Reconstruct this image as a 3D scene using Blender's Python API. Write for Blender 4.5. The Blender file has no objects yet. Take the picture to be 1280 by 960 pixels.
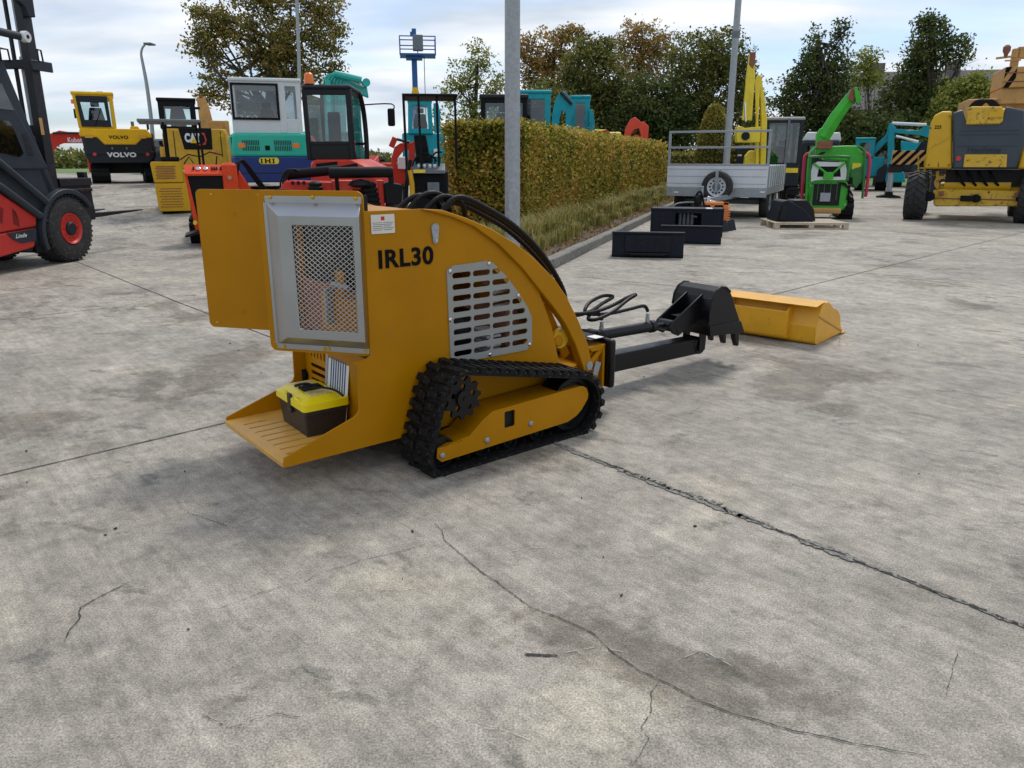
import bpy, bmesh, math, random
import numpy as np
from mathutils import Matrix, Vector, Euler
R = math.radians
SC = bpy.context.scene
COL = SC.collection
rnd = random.Random(7)

# ------------------------------------------------------------------ camera, sky, sun, exposure
FPX, CH, TH = 962.0, 1.3, R(16.34)
cd = bpy.data.cameras.new('camera'); cam = bpy.data.objects.new('camera', cd); COL.objects.link(cam)
cam.location = (0, 0, CH); cam.rotation_euler = (R(90) - TH, 0, 0)
cd.sensor_width = 36; cd.lens = FPX / 1280 * 36; cd.clip_end = 3000; cd.clip_start = 0.05
SC.camera = cam
SUN_EL, SUN_AZ = R(56), R(20)            # azimuth clockwise from +Y
w = bpy.data.worlds.new('World'); SC.world = w; w.use_nodes = True
nt = w.node_tree; nt.nodes.clear(); N = nt.nodes.new; Lk = nt.links.new
sky = N('ShaderNodeTexSky'); sky.sky_type = 'NISHITA'; sky.sun_disc = False
sky.sun_elevation = SUN_EL; sky.sun_rotation = SUN_AZ; sky.air_density = 1.0
bg1 = N('ShaderNodeBackground'); bg1.inputs[1].default_value = 0.10
skm = N('ShaderNodeMix'); skm.data_type = 'RGBA'; skm.blend_type = 'MULTIPLY'; skm.inputs[0].default_value = 1; skm.inputs[7].default_value = (.80, .93, 1.15, 1); Lk(sky.outputs[0], skm.inputs[6]); Lk(skm.outputs[2], bg1.inputs[0])
tc = N('ShaderNodeTexCoord'); sep = N('ShaderNodeSeparateXYZ'); Lk(tc.outputs['Generated'], sep.inputs[0])
def wm(op, a, b=None):
    m = N('ShaderNodeMath'); m.operation = op
    for i, v in enumerate((a, b)):
        if v is None: continue
        if isinstance(v, (int, float)): m.inputs[i].default_value = v
        else: Lk(v, m.inputs[i])
    return m.outputs[0]
zc = wm('ADD', wm('MAXIMUM', sep.outputs[2], 0.0), 0.16)
cmb = N('ShaderNodeCombineXYZ'); Lk(wm('DIVIDE', sep.outputs[0], zc), cmb.inputs[0]); Lk(wm('MULTIPLY', wm('DIVIDE', sep.outputs[1], zc), 1.7), cmb.inputs[1])
n1 = N('ShaderNodeTexNoise'); n1.inputs['Scale'].default_value = 0.55; n1.inputs['Detail'].default_value = 7; n1.inputs['Roughness'].default_value = .52
n1.inputs['Distortion'].default_value = .35; Lk(cmb.outputs[0], n1.inputs['Vector'])
r1 = N('ShaderNodeValToRGB'); e = r1.color_ramp.elements
e[0].position = .34; e[0].color = (.10, .10, .10, 1); e[1].position = .56; e[1].color = (1, 1, 1, 1); Lk(n1.outputs[0], r1.inputs[0])
n2 = N('ShaderNodeTexNoise'); n2.inputs['Scale'].default_value = 1.1; n2.inputs['Detail'].default_value = 6; Lk(cmb.outputs[0], n2.inputs['Vector'])
r2 = N('ShaderNodeValToRGB'); e = r2.color_ramp.elements
e[0].position = .36; e[0].color = (.50, .57, .66, 1); e[1].position = .62; e[1].color = (.80, .82, .85, 1); Lk(n2.outputs[0], r2.inputs[0])
bg2 = N('ShaderNodeBackground'); bg2.inputs[1].default_value = .93; Lk(r2.outputs[0], bg2.inputs[0])
mx = N('ShaderNodeMixShader'); Lk(r1.outputs[0], mx.inputs[0]); Lk(bg1.outputs[0], mx.inputs[1]); Lk(bg2.outputs[0], mx.inputs[2])
wo = N('ShaderNodeOutputWorld'); Lk(mx.outputs[0], wo.inputs[0])
sd = bpy.data.lights.new('sun', 'SUN'); sd.energy = 1.5; sd.angle = R(12); sd.color = (1, .95, .87)
so = bpy.data.objects.new('sun', sd); COL.objects.link(so)
sv = Vector((math.sin(SUN_AZ) * math.cos(SUN_EL), math.cos(SUN_AZ) * math.cos(SUN_EL), math.sin(SUN_EL)))
so.rotation_euler = (-sv).to_track_quat('-Z', 'Y').to_euler(); so.location = sv * 50
SC.view_settings.view_transform = 'Standard'; SC.view_settings.look = 'None'
SC.view_settings.exposure = 0.45; SC.view_settings.gamma = 1

# ------------------------------------------------------------------ materials
def mat(name, col, rough=.5, metal=0, var=.12, vs=6.0, bump=0, bs=60., dirt=None, dirt_amt=.0, coat=0, emis=None, spec=.5, alt=None):
    m = bpy.data.materials.new(name); m.use_nodes = True; t = m.node_tree; b = t.nodes['Principled BSDF']
    b.inputs['Roughness'].default_value = rough; b.inputs['Metallic'].default_value = metal; b.inputs['Coat Weight'].default_value = coat
    b.inputs['Specular IOR Level'].default_value = spec
    b.inputs['Base Color'].default_value = (*col, 1)
    tcn = t.nodes.new('ShaderNodeTexCoord')
    if var or dirt or alt:
        nz = t.nodes.new('ShaderNodeTexNoise'); nz.inputs['Scale'].default_value = vs; nz.inputs['Detail'].default_value = 6; nz.inputs['Roughness'].default_value = .6
        t.links.new(tcn.outputs['Object'], nz.inputs['Vector'])
        rp = t.nodes.new('ShaderNodeValToRGB'); rp.color_ramp.elements[0].position = .3; rp.color_ramp.elements[1].position = .7
        a = alt or tuple(c * (1 + var) for c in col)
        rp.color_ramp.elements[0].color = (*[c * (1 - var) for c in col], 1); rp.color_ramp.elements[1].color = (*a, 1)
        t.links.new(nz.outputs[0], rp.inputs[0]); last = rp.outputs[0]
        if dirt:
            n3 = t.nodes.new('ShaderNodeTexNoise'); n3.inputs['Scale'].default_value = vs * 2.3; n3.inputs['Detail'].default_value = 9; n3.inputs['Roughness'].default_value = .72
            t.links.new(tcn.outputs['Object'], n3.inputs['Vector'])
            r3 = t.nodes.new('ShaderNodeValToRGB'); r3.color_ramp.elements[0].position = .62 - dirt_amt * .25; r3.color_ramp.elements[1].position = .72 - dirt_amt * .2
            t.links.new(n3.outputs[0], r3.inputs[0])
            mm = t.nodes.new('ShaderNodeMix'); mm.data_type = 'RGBA'; t.links.new(r3.outputs[0], mm.inputs[0]); t.links.new(last, mm.inputs[6]); mm.inputs[7].default_value = (*dirt, 1)
            last = mm.outputs[2]
        t.links.new(last, b.inputs['Base Color'])
        mr = t.nodes.new('ShaderNodeMapRange'); mr.inputs[3].default_value = max(0, rough - .08); mr.inputs[4].default_value = min(1, rough + .12)
        t.links.new(nz.outputs[0], mr.inputs[0]); t.links.new(mr.outputs[0], b.inputs['Roughness'])
    if bump:
        nb = t.nodes.new('ShaderNodeTexNoise'); nb.inputs['Scale'].default_value = bs; nb.inputs['Detail'].default_value = 4
        t.links.new(tcn.outputs['Object'], nb.inputs['Vector'])
        bp = t.nodes.new('ShaderNodeBump'); bp.inputs['Strength'].default_value = bump; bp.inputs['Distance'].default_value = .01
        t.links.new(nb.outputs[0], bp.inputs['Height']); t.links.new(bp.outputs[0], b.inputs['Normal'])
    m.use_fake_user = False
    return m
def glass(name, tint=(.75, .85, .85), amt=.75):
    m = bpy.data.materials.new(name); m.use_nodes = True; t = m.node_tree; t.nodes.clear()
    o = t.nodes.new('ShaderNodeOutputMaterial'); tr = t.nodes.new('ShaderNodeBsdfTransparent'); tr.inputs[0].default_value = (*tint, 1)
    gl = t.nodes.new('ShaderNodeBsdfGlossy'); gl.inputs['Roughness'].default_value = .03; gl.inputs[0].default_value = (.9, .95, 1, 1)
    fr = t.nodes.new('ShaderNodeFresnel'); fr.inputs[0].default_value = 1.5
    ad = t.nodes.new('ShaderNodeMath'); ad.operation = 'ADD'; ad.inputs[1].default_value = .05; t.links.new(fr.outputs[0], ad.inputs[0])
    mxx = t.nodes.new('ShaderNodeMixShader'); t.links.new(ad.outputs[0], mxx.inputs[0]); t.links.new(tr.outputs[0], mxx.inputs[1]); t.links.new(gl.outputs[0], mxx.inputs[2]); t.links.new(mxx.outputs[0], o.inputs[0])
    return m
def leafmat(name, cols, rough=.55):
    m = bpy.data.materials.new(name); m.use_nodes = True; t = m.node_tree; b = t.nodes['Principled BSDF']; b.inputs['Roughness'].default_value = rough
    b.inputs['Specular IOR Level'].default_value = .3
    g = t.nodes.new('ShaderNodeNewGeometry'); rp = t.nodes.new('ShaderNodeValToRGB'); rp.color_ramp.interpolation = 'LINEAR'
    el = rp.color_ramp.elements
    while len(el) < len(cols): el.new(.5)
    for i, c in enumerate(cols): el[i].position = i / (len(cols) - 1); el[i].color = (*c, 1)
    tcn = t.nodes.new('ShaderNodeTexCoord'); nz = t.nodes.new('ShaderNodeTexNoise'); nz.inputs['Scale'].default_value = .9; nz.inputs['Detail'].default_value = 3
    t.links.new(tcn.outputs['Object'], nz.inputs['Vector'])
    ma = t.nodes.new('ShaderNodeMath'); ma.operation = 'MULTIPLY_ADD'; ma.inputs[1].default_value = .8
    mb = t.nodes.new('ShaderNodeMath'); mb.operation = 'MULTIPLY_ADD'; mb.inputs[1].default_value = 1.2; mb.inputs[2].default_value = -.5
    t.links.new(nz.outputs[0], mb.inputs[0]); t.links.new(g.outputs['Random Per Island'], ma.inputs[0]); t.links.new(mb.outputs[0], ma.inputs[2])
    t.links.new(ma.outputs[0], rp.inputs[0]); t.links.new(rp.outputs[0], b.inputs['Base Color'])
    ts = t.nodes.new('ShaderNodeBsdfTranslucent'); t.links.new(rp.outputs[0], ts.inputs[0])
    ms = t.nodes.new('ShaderNodeMixShader'); ms.inputs[0].default_value = .38
    t.links.new(b.outputs[0], ms.inputs[1]); t.links.new(ts.outputs[0], ms.inputs[2]); t.links.new(ms.outputs[0], t.nodes['Material Output'].inputs[0])
    return m
M = dict(
 loader=mat('loader_yellow_paint', (.43, .182, .0), .40, var=.09, vs=2.5, bump=.02, bs=90, spec=.17, dirt=(.33, .165, .02), dirt_amt=.05),
 loader_lit=mat('loader_yellow_lit_step', (.62, .33, .06), .42, var=.10, vs=9, dirt=(.42, .3, .16), dirt_amt=.15),  # loader paint lightened for the light on the step top, plus dirt
 bucket_y=mat('bucket_yellow_paint', (.70, .34, .008), .38, var=.08, vs=7, dirt=(.35, .2, .05), dirt_amt=.1),
 rubber=mat('track_rubber', (.006, .006, .006), .62, var=.3, vs=25, bump=.6, bs=60, dirt=(.055, .05, .044), dirt_amt=.3, spec=.2),
 tyre=mat('tyre_rubber', (.02, .02, .02), .75, var=.25, vs=12, bump=.3, bs=50, dirt=(.10, .09, .08), dirt_amt=.3),
 black=mat('black_paint', (.004, .004, .005), .36, var=.2, vs=8, spec=.32),
 blackm=mat('black_plastic', (.004, .004, .005), .6, var=.2, vs=14, bump=.06, spec=.22),
 bpaint=mat('blue_black_steel', (.006, .009, .016), .5, var=.25, vs=7, dirt=(.06, .055, .05), dirt_amt=.05, spec=.25),
 hose=mat('hose_rubber', (.004, .004, .004), .5, var=.2, vs=20, spec=.25),
 steel=mat('stainless_sheet', (.40, .405, .415), .30, metal=.9, var=.06, vs=3, bump=.02, bs=30),
 galv=mat('galvanised_steel', (.34, .36, .375), .5, metal=.35, var=.16, vs=22, bump=.03, dirt=(.2, .21, .22), dirt_amt=.2),
 galvd=mat('galvanised_dark', (.15, .17, .19), .5, metal=.3, var=.15, vs=14),
 grille=mat('grey_grille_paint', (.30, .30, .27), .5, metal=.1, var=.06, vs=10),
 alu=mat('aluminium_board', (.68, .70, .72), .45, metal=.1, var=.06, vs=4),
 chrome=mat('chrome', (.75, .75, .75), .12, metal=1, var=0),
 wire=mat('mesh_wire', (.50, .48, .45), .45, metal=.3, var=.1, vs=40),
 dark=mat('dark_recess', (.01, .01, .01), .8, var=.1),
 ink=mat('black_lettering', (.004, .004, .005), .6, var=0, spec=.1),
 white=mat('white_paint', (.72, .73, .72), .4, var=.06, vs=6),
 cabwhite=mat('cab_offwhite', (.60, .64, .64), .4, var=.05, vs=4),
 paper=mat('paper', (.78, .78, .75), .7, var=.04),
 ivory=mat('label_paper', (.70, .66, .58), .6, var=.05),
 bluef=mat('blue_print', (.03, .08, .22), .6, var=.1),
 tby=mat('toolbox_yellow', (.86, .68, .0), .35, var=.03, coat=.1),
 tbb=mat('toolbox_black', (.022, .019, .018), .42, var=.15, vs=30, bump=.05, bs=200),
 red=mat('red_paint', (.56, .032, .014), .42, var=.1, vs=4, spec=.3, dirt=(.2, .03, .02), dirt_amt=.05),
 lred=mat('forklift_red', (.55, .03, .02), .42, var=.1, vs=3),
 pinkred=mat('faded_red', (.74, .06, .025), .45, var=.12, vs=6),
 orange=mat('orange_red_paint', (.72, .062, .010), .42, var=.12, vs=5, spec=.3, dirt=(.30, .06, .03), dirt_amt=.15),
 orangetool=mat('orange_tool', (.75, .22, .04), .45, var=.1),
 fgrey=mat('forklift_grey', (.028, .036, .045), .5, var=.12, vs=5, bump=.05, spec=.3),
 mast=mat('mast_black', (.008, .009, .011), .5, var=.3, vs=6, dirt=(.07, .06, .05), dirt_amt=.15),
 vyel=mat('excavator_yellow', (.80, .45, .003), .42, var=.08, vs=3, spec=.3, dirt=(.42, .26, .03), dirt_amt=.12),
 cgrey=mat('counterweight_grey', (.014, .018, .024), .5, var=.15, vs=4, spec=.3),
 catyel=mat('tan_yellow', (.60, .34, .03), .45, var=.12, vs=4, spec=.3, dirt=(.30, .19, .06), dirt_amt=.15),
 tan=mat('weathered_tan', (.50, .27, .075), .55, var=.15, vs=4, dirt=(.25, .15, .06), dirt_amt=.2),
 mustard=mat('mustard_paint', (.62, .35, .012), .45, var=.1, vs=4, spec=.3, dirt=(.33, .20, .04), dirt_amt=.15),
 teal=mat('teal_paint', (.002, .30, .36), .4, var=.12, vs=4, spec=.35, dirt=(.03, .16, .18), dirt_amt=.18),
 cteal=mat('turquoise_paint', (.02, .42, .36), .4, var=.08, vs=3, coat=.15),
 ihig=mat('green_cowl', (.005, .42, .29), .35, var=.05, vs=3, coat=.2),
 ihib=mat('blue_cowl', (.003, .025, .16), .4, var=.1, vs=3),
 lemon=mat('lemon_paint', (.80, .62, .03), .4, var=.08, vs=4, dirt=(.4, .3, .03), dirt_amt=.1),
 amber=mat('amber_lens', (.85, .20, .02), .25, var=0),
 green=mat('green_paint', (.035, .40, .015), .4, var=.15, vs=4, dirt=(.05, .2, .03), dirt_amt=.15),
 dgreen=mat('dark_green_paint', (.03, .17, .03), .5, var=.2, vs=8),
 rust=mat('rusty_paint', (.25, .09, .05), .7, var=.3, vs=12),
 magenta=mat('crimson_tube', (.55, .03, .08), .4, var=.1),
 wood=mat('pallet_wood', (.48, .40, .29), .75, var=.2, vs=18, bump=.2),
 hyel=mat('lift_yellow', (.66, .38, .006), .42, var=.06, vs=3, dirt=(.06, .04, .02), dirt_amt=.06),
 hyelw=mat('lift_yellow_worn', (.66, .40, .025), .5, var=.1, vs=5, dirt=(.05, .035, .025), dirt_amt=.35),
 hblue=mat('slate_cover', (.032, .045, .062), .38, var=.12, vs=3, coat=.1),
 blue=mat('lift_blue', (.01, .10, .32), .45, var=.1),
 concrete_k=mat('kerb_concrete', (.20, .19, .165), .85, var=.25, vs=9, bump=.5, bs=40, dirt=(.06, .065, .04), dirt_amt=.4),
 bark=mat('bark', (.055, .045, .035), .9, var=.3, vs=6, bump=.6, bs=14),
 soil=mat('soil_and_litter', (.07, .05, .032), .95, var=.4, vs=14, bump=.8, bs=30, dirt=(.2, .13, .06), dirt_amt=.4),
 roof=mat('slate_roof', (.075, .07, .07), .8, var=.2, vs=2),
 brick=mat('building_wall', (.16, .13, .115), .85, var=.15, vs=2),
 crack=mat('crack_dark', (.022, .020, .018), .95, var=.4, vs=40),  # own dark brown of the slab joints
 crackl=mat('hairline_crack', (.045, .042, .036), .95, var=.4, vs=40),
 glass=glass('cab_glass'), dimglass=glass('dimmed_cab_glass', (.45, .52, .54)), dglass=glass('tinted_glass', (.25, .3, .32)), mglass=glass('cab_glass_grey', (.55, .62, .62)),
)

# ------------------------------------------------------------------ mesh helpers
class MB:
    def __init__(s): s.v = []; s.f = []
    def add(s, vs, fs):
        o = len(s.v); s.v += [tuple(v) for v in vs]; s.f += [[i + o for i in f] for f in fs]; return s
    def box(s, x0, x1, y0, y1, z0, z1, m=None):
        vs = [Vector((x, y, z)) for z in (z0, z1) for y in (y0, y1) for x in (x0, x1)]
        if m is not None: vs = [m @ v for v in vs]
        flip = (x1 < x0) ^ (y1 < y0) ^ (z1 < z0)
        fs = [(0, 2, 3, 1), (4, 5, 7, 6), (0, 1, 5, 4), (2, 6, 7, 3), (0, 4, 6, 2), (1, 3, 7, 5)]
        if flip: fs = [f[::-1] for f in fs]
        return s.add(vs, fs)
    def rbox(s, c, d, rot=(0, 0, 0)):
        m = Matrix.Translation(c) @ Euler(rot).to_matrix().to_4x4()
        return s.box(-d[0] / 2, d[0] / 2, -d[1] / 2, d[1] / 2, -d[2] / 2, d[2] / 2, m)
    def bar(s, p, q, w, h, up=(0, 0, 1)):
        p, q = Vector(p), Vector(q); d = q - p; L = d.length; d.normalize(); u = Vector(up)
        x = d.cross(u)
        if x.length < 1e-4: x = d.cross(Vector((0, 1, 0)))
        x.normalize(); z = x.cross(d).normalized()
        m = Matrix((x, d, z)).transposed().to_4x4(); m.translation = p
        return s.box(-w / 2, w / 2, 0, L, -h / 2, h / 2, m)
    def prism(s, pts, ax, a0, a1):
        n = len(pts)
        def P(p, a):
            return (a, p[0], p[1]) if ax == 'x' else ((p[0], a, p[1]) if ax == 'y' else (p[0], p[1], a))
        area = sum(pts[i][0] * pts[(i + 1) % n][1] - pts[(i + 1) % n][0] * pts[i][1] for i in range(n))
        if area < 0: pts = pts[::-1]
        lo, hi = min(a0, a1), max(a0, a1)
        vs = [P(p, lo) for p in pts] + [P(p, hi) for p in pts]
        fs = [list(range(n))[::-1], list(range(n, 2 * n))] + [[i, (i + 1) % n, n + (i + 1) % n, n + i] for i in range(n)]
        if ax == 'y': fs = [f[::-1] for f in fs]
        return s.add(vs, fs)
    def loft(s, rings, cap=True):
        n = len(rings[0]); vs = [v for r in rings for v in r]; fs = []
        for k in range(len(rings) - 1):
            for i in range(n): fs.append([k * n + i, k * n + (i + 1) % n, (k + 1) * n + (i + 1) % n, (k + 1) * n + i])
        if cap: fs += [list(range(n))[::-1], [(len(rings) - 1) * n + i for i in range(n)]]
        return s.add(vs, fs)
    def tube(s, pts, r, n=8, smooth=0, closed=False):
        P = [Vector(p) for p in pts]
        if smooth:
            Q = []; m = len(P)
            for i in range(m - 1):
                p0, p1, p2, p3 = P[max(i - 1, 0)], P[i], P[i + 1], P[min(i + 2, m - 1)]
                for k in range(smooth):
                    t = k / smooth
                    Q.append(.5 * ((2 * p1) + (p2 - p0) * t + (2 * p0 - 5 * p1 + 4 * p2 - p3) * t * t + (3 * p1 - p0 - 3 * p2 + p3) * t ** 3))
            P = Q + [P[-1]]
        rr = r if hasattr(r, '__len__') else [r] * len(P)
        if len(rr) != len(P): rr = list(np.interp(np.linspace(0, 1, len(P)), np.linspace(0, 1, len(rr)), rr))
        rings = []; up = None
        for i, p in enumerate(P):
            d = (P[min(i + 1, len(P) - 1)] - P[max(i - 1, 0)])
            if d.length < 1e-6: d = Vector((0, 0, 1))
            d.normalize()
            if up is None: up = Vector((0, 0, 1)) if abs(d.z) < .9 else Vector((1, 0, 0))
            x = d.cross(up); x.normalize(); up = x.cross(d).normalized()
            rings.append([p + (x * math.cos(2 * math.pi * k / n) + up * math.sin(2 * math.pi * k / n)) * rr[i] for k in range(n)])
        return s.loft(rings)
    def cyl(s, p, q, r, r2=None, n=20): return s.tube([p, q], [r, r if r2 is None else r2], n)
    def sph(s, c, r, n=12, sq=(1, 1, 1)):
        rings = []
        for i in range(1, n):
            a = math.pi * i / n
            rings.append([(c[0] + r * sq[0] * math.sin(a) * math.cos(b), c[1] + r * sq[1] * math.sin(a) * math.sin(b), c[2] - r * sq[2] * math.cos(a)) for b in [2 * math.pi * k / (2 * n) for k in range(2 * n)]])
        return s.loft(rings)
    def lathe(s, c, ax, prof, n=36):
        c = Vector(c); ax = Vector(ax).normalized(); u = ax.cross(Vector((0, 0, 1)))
        if u.length < .1: u = Vector((1, 0, 0))
        u.normalize(); v = ax.cross(u)
        rings = [[c + ax * a + (u * math.cos(2 * math.pi * k / n) + v * math.sin(2 * math.pi * k / n)) * r for k in range(n)] for r, a in prof]
        return s.loft(rings)
    def build(s, name, m, parent=None, bevel=0, seg=2, label=None, ang=35):
        me = bpy.data.meshes.new(name); me.from_pydata(s.v, [], s.f); me.update()
        bm = bmesh.new(); bm.from_mesh(me); bmesh.ops.recalc_face_normals(bm, faces=bm.faces); bm.to_mesh(me); bm.free()
        return link(name, me, m, parent, bevel, seg, label, ang)
def link(name, me, m, parent=None, bevel=0, seg=2, label=None, ang=35):
    me.materials.clear()
    me.materials.append(M[m] if isinstance(m, str) else m)
    me.polygons.foreach_set('use_smooth', [True] * len(me.polygons)); me.set_sharp_from_angle(angle=R(ang))
    o = bpy.data.objects.new(name, me); COL.objects.link(o); o.parent = parent
    if bevel:
        b = o.modifiers.new('bevel', 'BEVEL'); b.width = bevel; b.segments = seg; b.limit_method = 'ANGLE'; b.angle_limit = R(40)
    if label: o['label'] = label
    return o
def tag(o, label, cat, group=None):
    o['label'] = label; o['category'] = cat
    if group: o['group'] = group
    return o
def thing(name, label, cat, loc=(0, 0, 0), rot=0, group=None):
    o = bpy.data.objects.new(name, None); COL.objects.link(o); o.location = loc; o.rotation_euler = (0, 0, rot)
    return tag(o, label, cat, group)
def plate(loops, t, bev=0.0):
    """2-D outline (first loop) with holes, thickness t, in local XY; returns a mesh"""
    cu = bpy.data.curves.new('outline', 'CURVE'); cu.dimensions = '2D'; cu.fill_mode = 'BOTH'; cu.extrude = t / 2; cu.bevel_depth = bev; cu.bevel_resolution = 1
    cu.offset = -bev
    for lp in loops:
        sp = cu.splines.new('POLY'); sp.points.add(len(lp) - 1)
        for i, p in enumerate(lp): sp.points[i].co = (p[0], p[1], 0, 1)
        sp.use_cyclic_u = True
    o = bpy.data.objects.new('tmp', cu); me = bpy.data.meshes.new_from_object(o); bpy.data.objects.remove(o); bpy.data.curves.remove(cu)
    return me
MXZ = lambda y: Matrix(((1, 0, 0, 0), (0, 0, -1, y), (0, 1, 0, 0), (0, 0, 0, 1)))      # local XY -> XZ plane at y, front towards -y
def text_mesh(s, w, h, depth=.002, bold=.0, shear=0, squeeze=True):
    cu = bpy.data.curves.new('lettering', 'FONT'); cu.body = s; cu.extrude = depth / 2; cu.offset = bold; cu.shear = shear; cu.align_x = 'LEFT'; cu.space_character = 1.08
    o = bpy.data.objects.new('tmp', cu); me = bpy.data.meshes.new_from_object(o); bpy.data.objects.remove(o); bpy.data.curves.remove(cu)
    co = np.empty(len(me.vertices) * 3); me.vertices.foreach_get('co', co); co = co.reshape(-1, 3)
    mn, mxx = co.min(0), co.max(0)
    co[:, 0] = (co[:, 0] - mn[0]) / (mxx[0] - mn[0]) * w; co[:, 1] = (co[:, 1] - mn[1]) / (mxx[1] - mn[1]) * h
    me.vertices.foreach_set('co', co.ravel()); me.update(); return me
def text(s, x, z, w, h, y, m, parent, name='lettering', bold=.02, shear=0):
    me = text_mesh(s, w, h, .003, bold, shear); me.transform(Matrix.Translation((x, 0, z)) @ MXZ(y)); return link(name, me, m, parent)
def rrect(x0, y0, x1, y1, r, n=5):
    pts = []
    for cx, cy, a in ((x1 - r, y1 - r, 0), (x0 + r, y1 - r, 90), (x0 + r, y0 + r, 180), (x1 - r, y0 + r, 270)):
        for k in range(n + 1): b = R(a + 90 * k / n); pts.append((cx + r * math.cos(b), cy + r * math.sin(b)))
    return pts
def slot(x0, x1, z, r): return rrect(x0, z - r, x1, z + r, r * .98, 4)
def S(x): x = max(0, min(1, x)); return x * x * (3 - 2 * x)
KX = lambda y: .5 + .323 * (y - 9.6)
def gz(x, y): return .6 * S((y - 12) / 10) * S((KX(max(y, 9)) - 2.2 - x) / 3.2)
# a view ray for laying things out at their real distance
cT, sT = math.cos(TH), math.sin(TH)
def ray(x, y):
    u = (x - 640) / FPX; v = (y - 480) / FPX; return Vector((u, cT - v * sT, -sT - v * cT))
class Kit:
    """a local frame standing on the ground: X along heading rot, Y away; p() gives local coords of a sight line on plane Y=d"""
    def __init__(k, px, Y, rot=None, py=200, z=None, X=None):
        r = ray(px, py); k.X = r.x / r.y * Y if X is None else X; k.Y = Y
        k.z = gz(k.X, Y) if z is None else z
        k.rot = -math.atan2(k.X, Y) if rot is None else R(rot)
        k.u = Vector((math.cos(k.rot), math.sin(k.rot), 0)); k.n = Vector((-math.sin(k.rot), math.cos(k.rot), 0)); k.o = Vector((k.X, k.Y, k.z))
    def thing(k, name, label, cat, group=None): k.root = thing(name, label, cat, k.o, k.rot, group); return k.root
    def p(k, x, y, d=0):
        r = ray(x, y); O = Vector((0, 0, CH)); t = (k.o + k.n * d - O).dot(k.n) / r.dot(k.n); q = O + r * t - k.o
        return (q.dot(k.u), q.z)
    def P(k, x, y, d=0): a = k.p(x, y, d); return (a[0], d, a[1])
    def box(k, mb, x0, y0, x1, y1, d0, d1):
        a = k.p((x0 + x1) / 2 if 0 else x0, (y0 + y1) / 2, d0); b = k.p(x1, (y0 + y1) / 2, d0)
        zt = k.p((x0 + x1) / 2, y0, d0)[1]; zb = k.p((x0 + x1) / 2, y1, d0)[1]
        return mb.box(a[0], b[0], d0, d1, zb, zt)
    def poly(k, pts, d): return [k.p(*q, d) for q in pts]
    def B(k, name, m, x0, y0, x1, y1, d0, d1, bevel=.01, parent=None, label=None):
        mb = MB(); k.box(mb, x0, y0, x1, y1, d0, d1); return mb.build(name, m, parent or k.root, bevel, label=label)
    def G(k, name, m, pts, d0, d1, bevel=.01, parent=None, label=None):
        return MB().prism(k.poly(pts, d0), 'y', d0, d1).build(name, m, parent or k.root, bevel, label=label)
    def T(k, name, m, pts, r, parent=None, n=8, smooth=0):
        return MB().tube([k.P(*q) for q in pts], r, n, smooth).build(name, m, parent or k.root)
    def text(k, s, x0, y0, x1, y1, d, m, parent=None, name='lettering', bold=.02, shear=0):
        a = k.p(x0, y1, d); b = k.p(x1, y0, d); return text(s, a[0], a[1], b[0] - a[0], b[1] - a[1], d, m, parent or k.root, name, bold, shear)
# ------------------------------------------------------------------ setting
def leaves(name, C, size, m, parent=None, aspect=.62, seed=1, flat=0.0, origin=(0, 0, 0)):
    g = np.random.default_rng(seed); n = len(C); C = np.asarray(C, float) - np.array(origin)
    a = g.normal(size=(n, 3)); a[:, 2] *= (1 - flat * .6); a /= np.linalg.norm(a, axis=1)[:, None]
    b = g.normal(size=(n, 3)); b -= (b * a).sum(1)[:, None] * a; b /= np.linalg.norm(b, axis=1)[:, None]
    sz = (np.asarray(size) * g.uniform(.65, 1.35, n))[:, None]
    c = np.cross(a, b)
    V = np.stack([C - a * sz * .5, C + b * sz * aspect * .5 + c * sz * .08, C + a * sz * .5, C - b * sz * aspect * .5 + c * sz * .08], 1).reshape(-1, 3)
    me = bpy.data.meshes.new(name); me.vertices.add(4 * n); me.vertices.foreach_set('co', V.astype(np.float32).ravel())
    me.loops.add(4 * n); me.loops.foreach_set('vertex_index', np.arange(4 * n, dtype=np.int32))
    me.polygons.add(n); me.polygons.foreach_set('loop_start', np.arange(0, 4 * n, 4, dtype=np.int32)); me.polygons.foreach_set('loop_total', np.full(n, 4, dtype=np.int32))
    me.update(calc_edges=True); me.validate()
    me.materials.append(m); o = bpy.data.objects.new(name, me); COL.objects.link(o); o.parent = parent; return o
def grid(name, xs, ys, fz, m):
    vs = [(x, y, fz(x, y)) for y in ys for x in xs]; nx = len(xs)
    fs = [(j * nx + i, j * nx + i + 1, (j + 1) * nx + i + 1, (j + 1) * nx + i) for j in range(len(ys) - 1) for i in range(nx - 1)]
    o = MB().add(vs, fs).build(name, m); o['kind'] = 'structure'; return o
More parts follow.
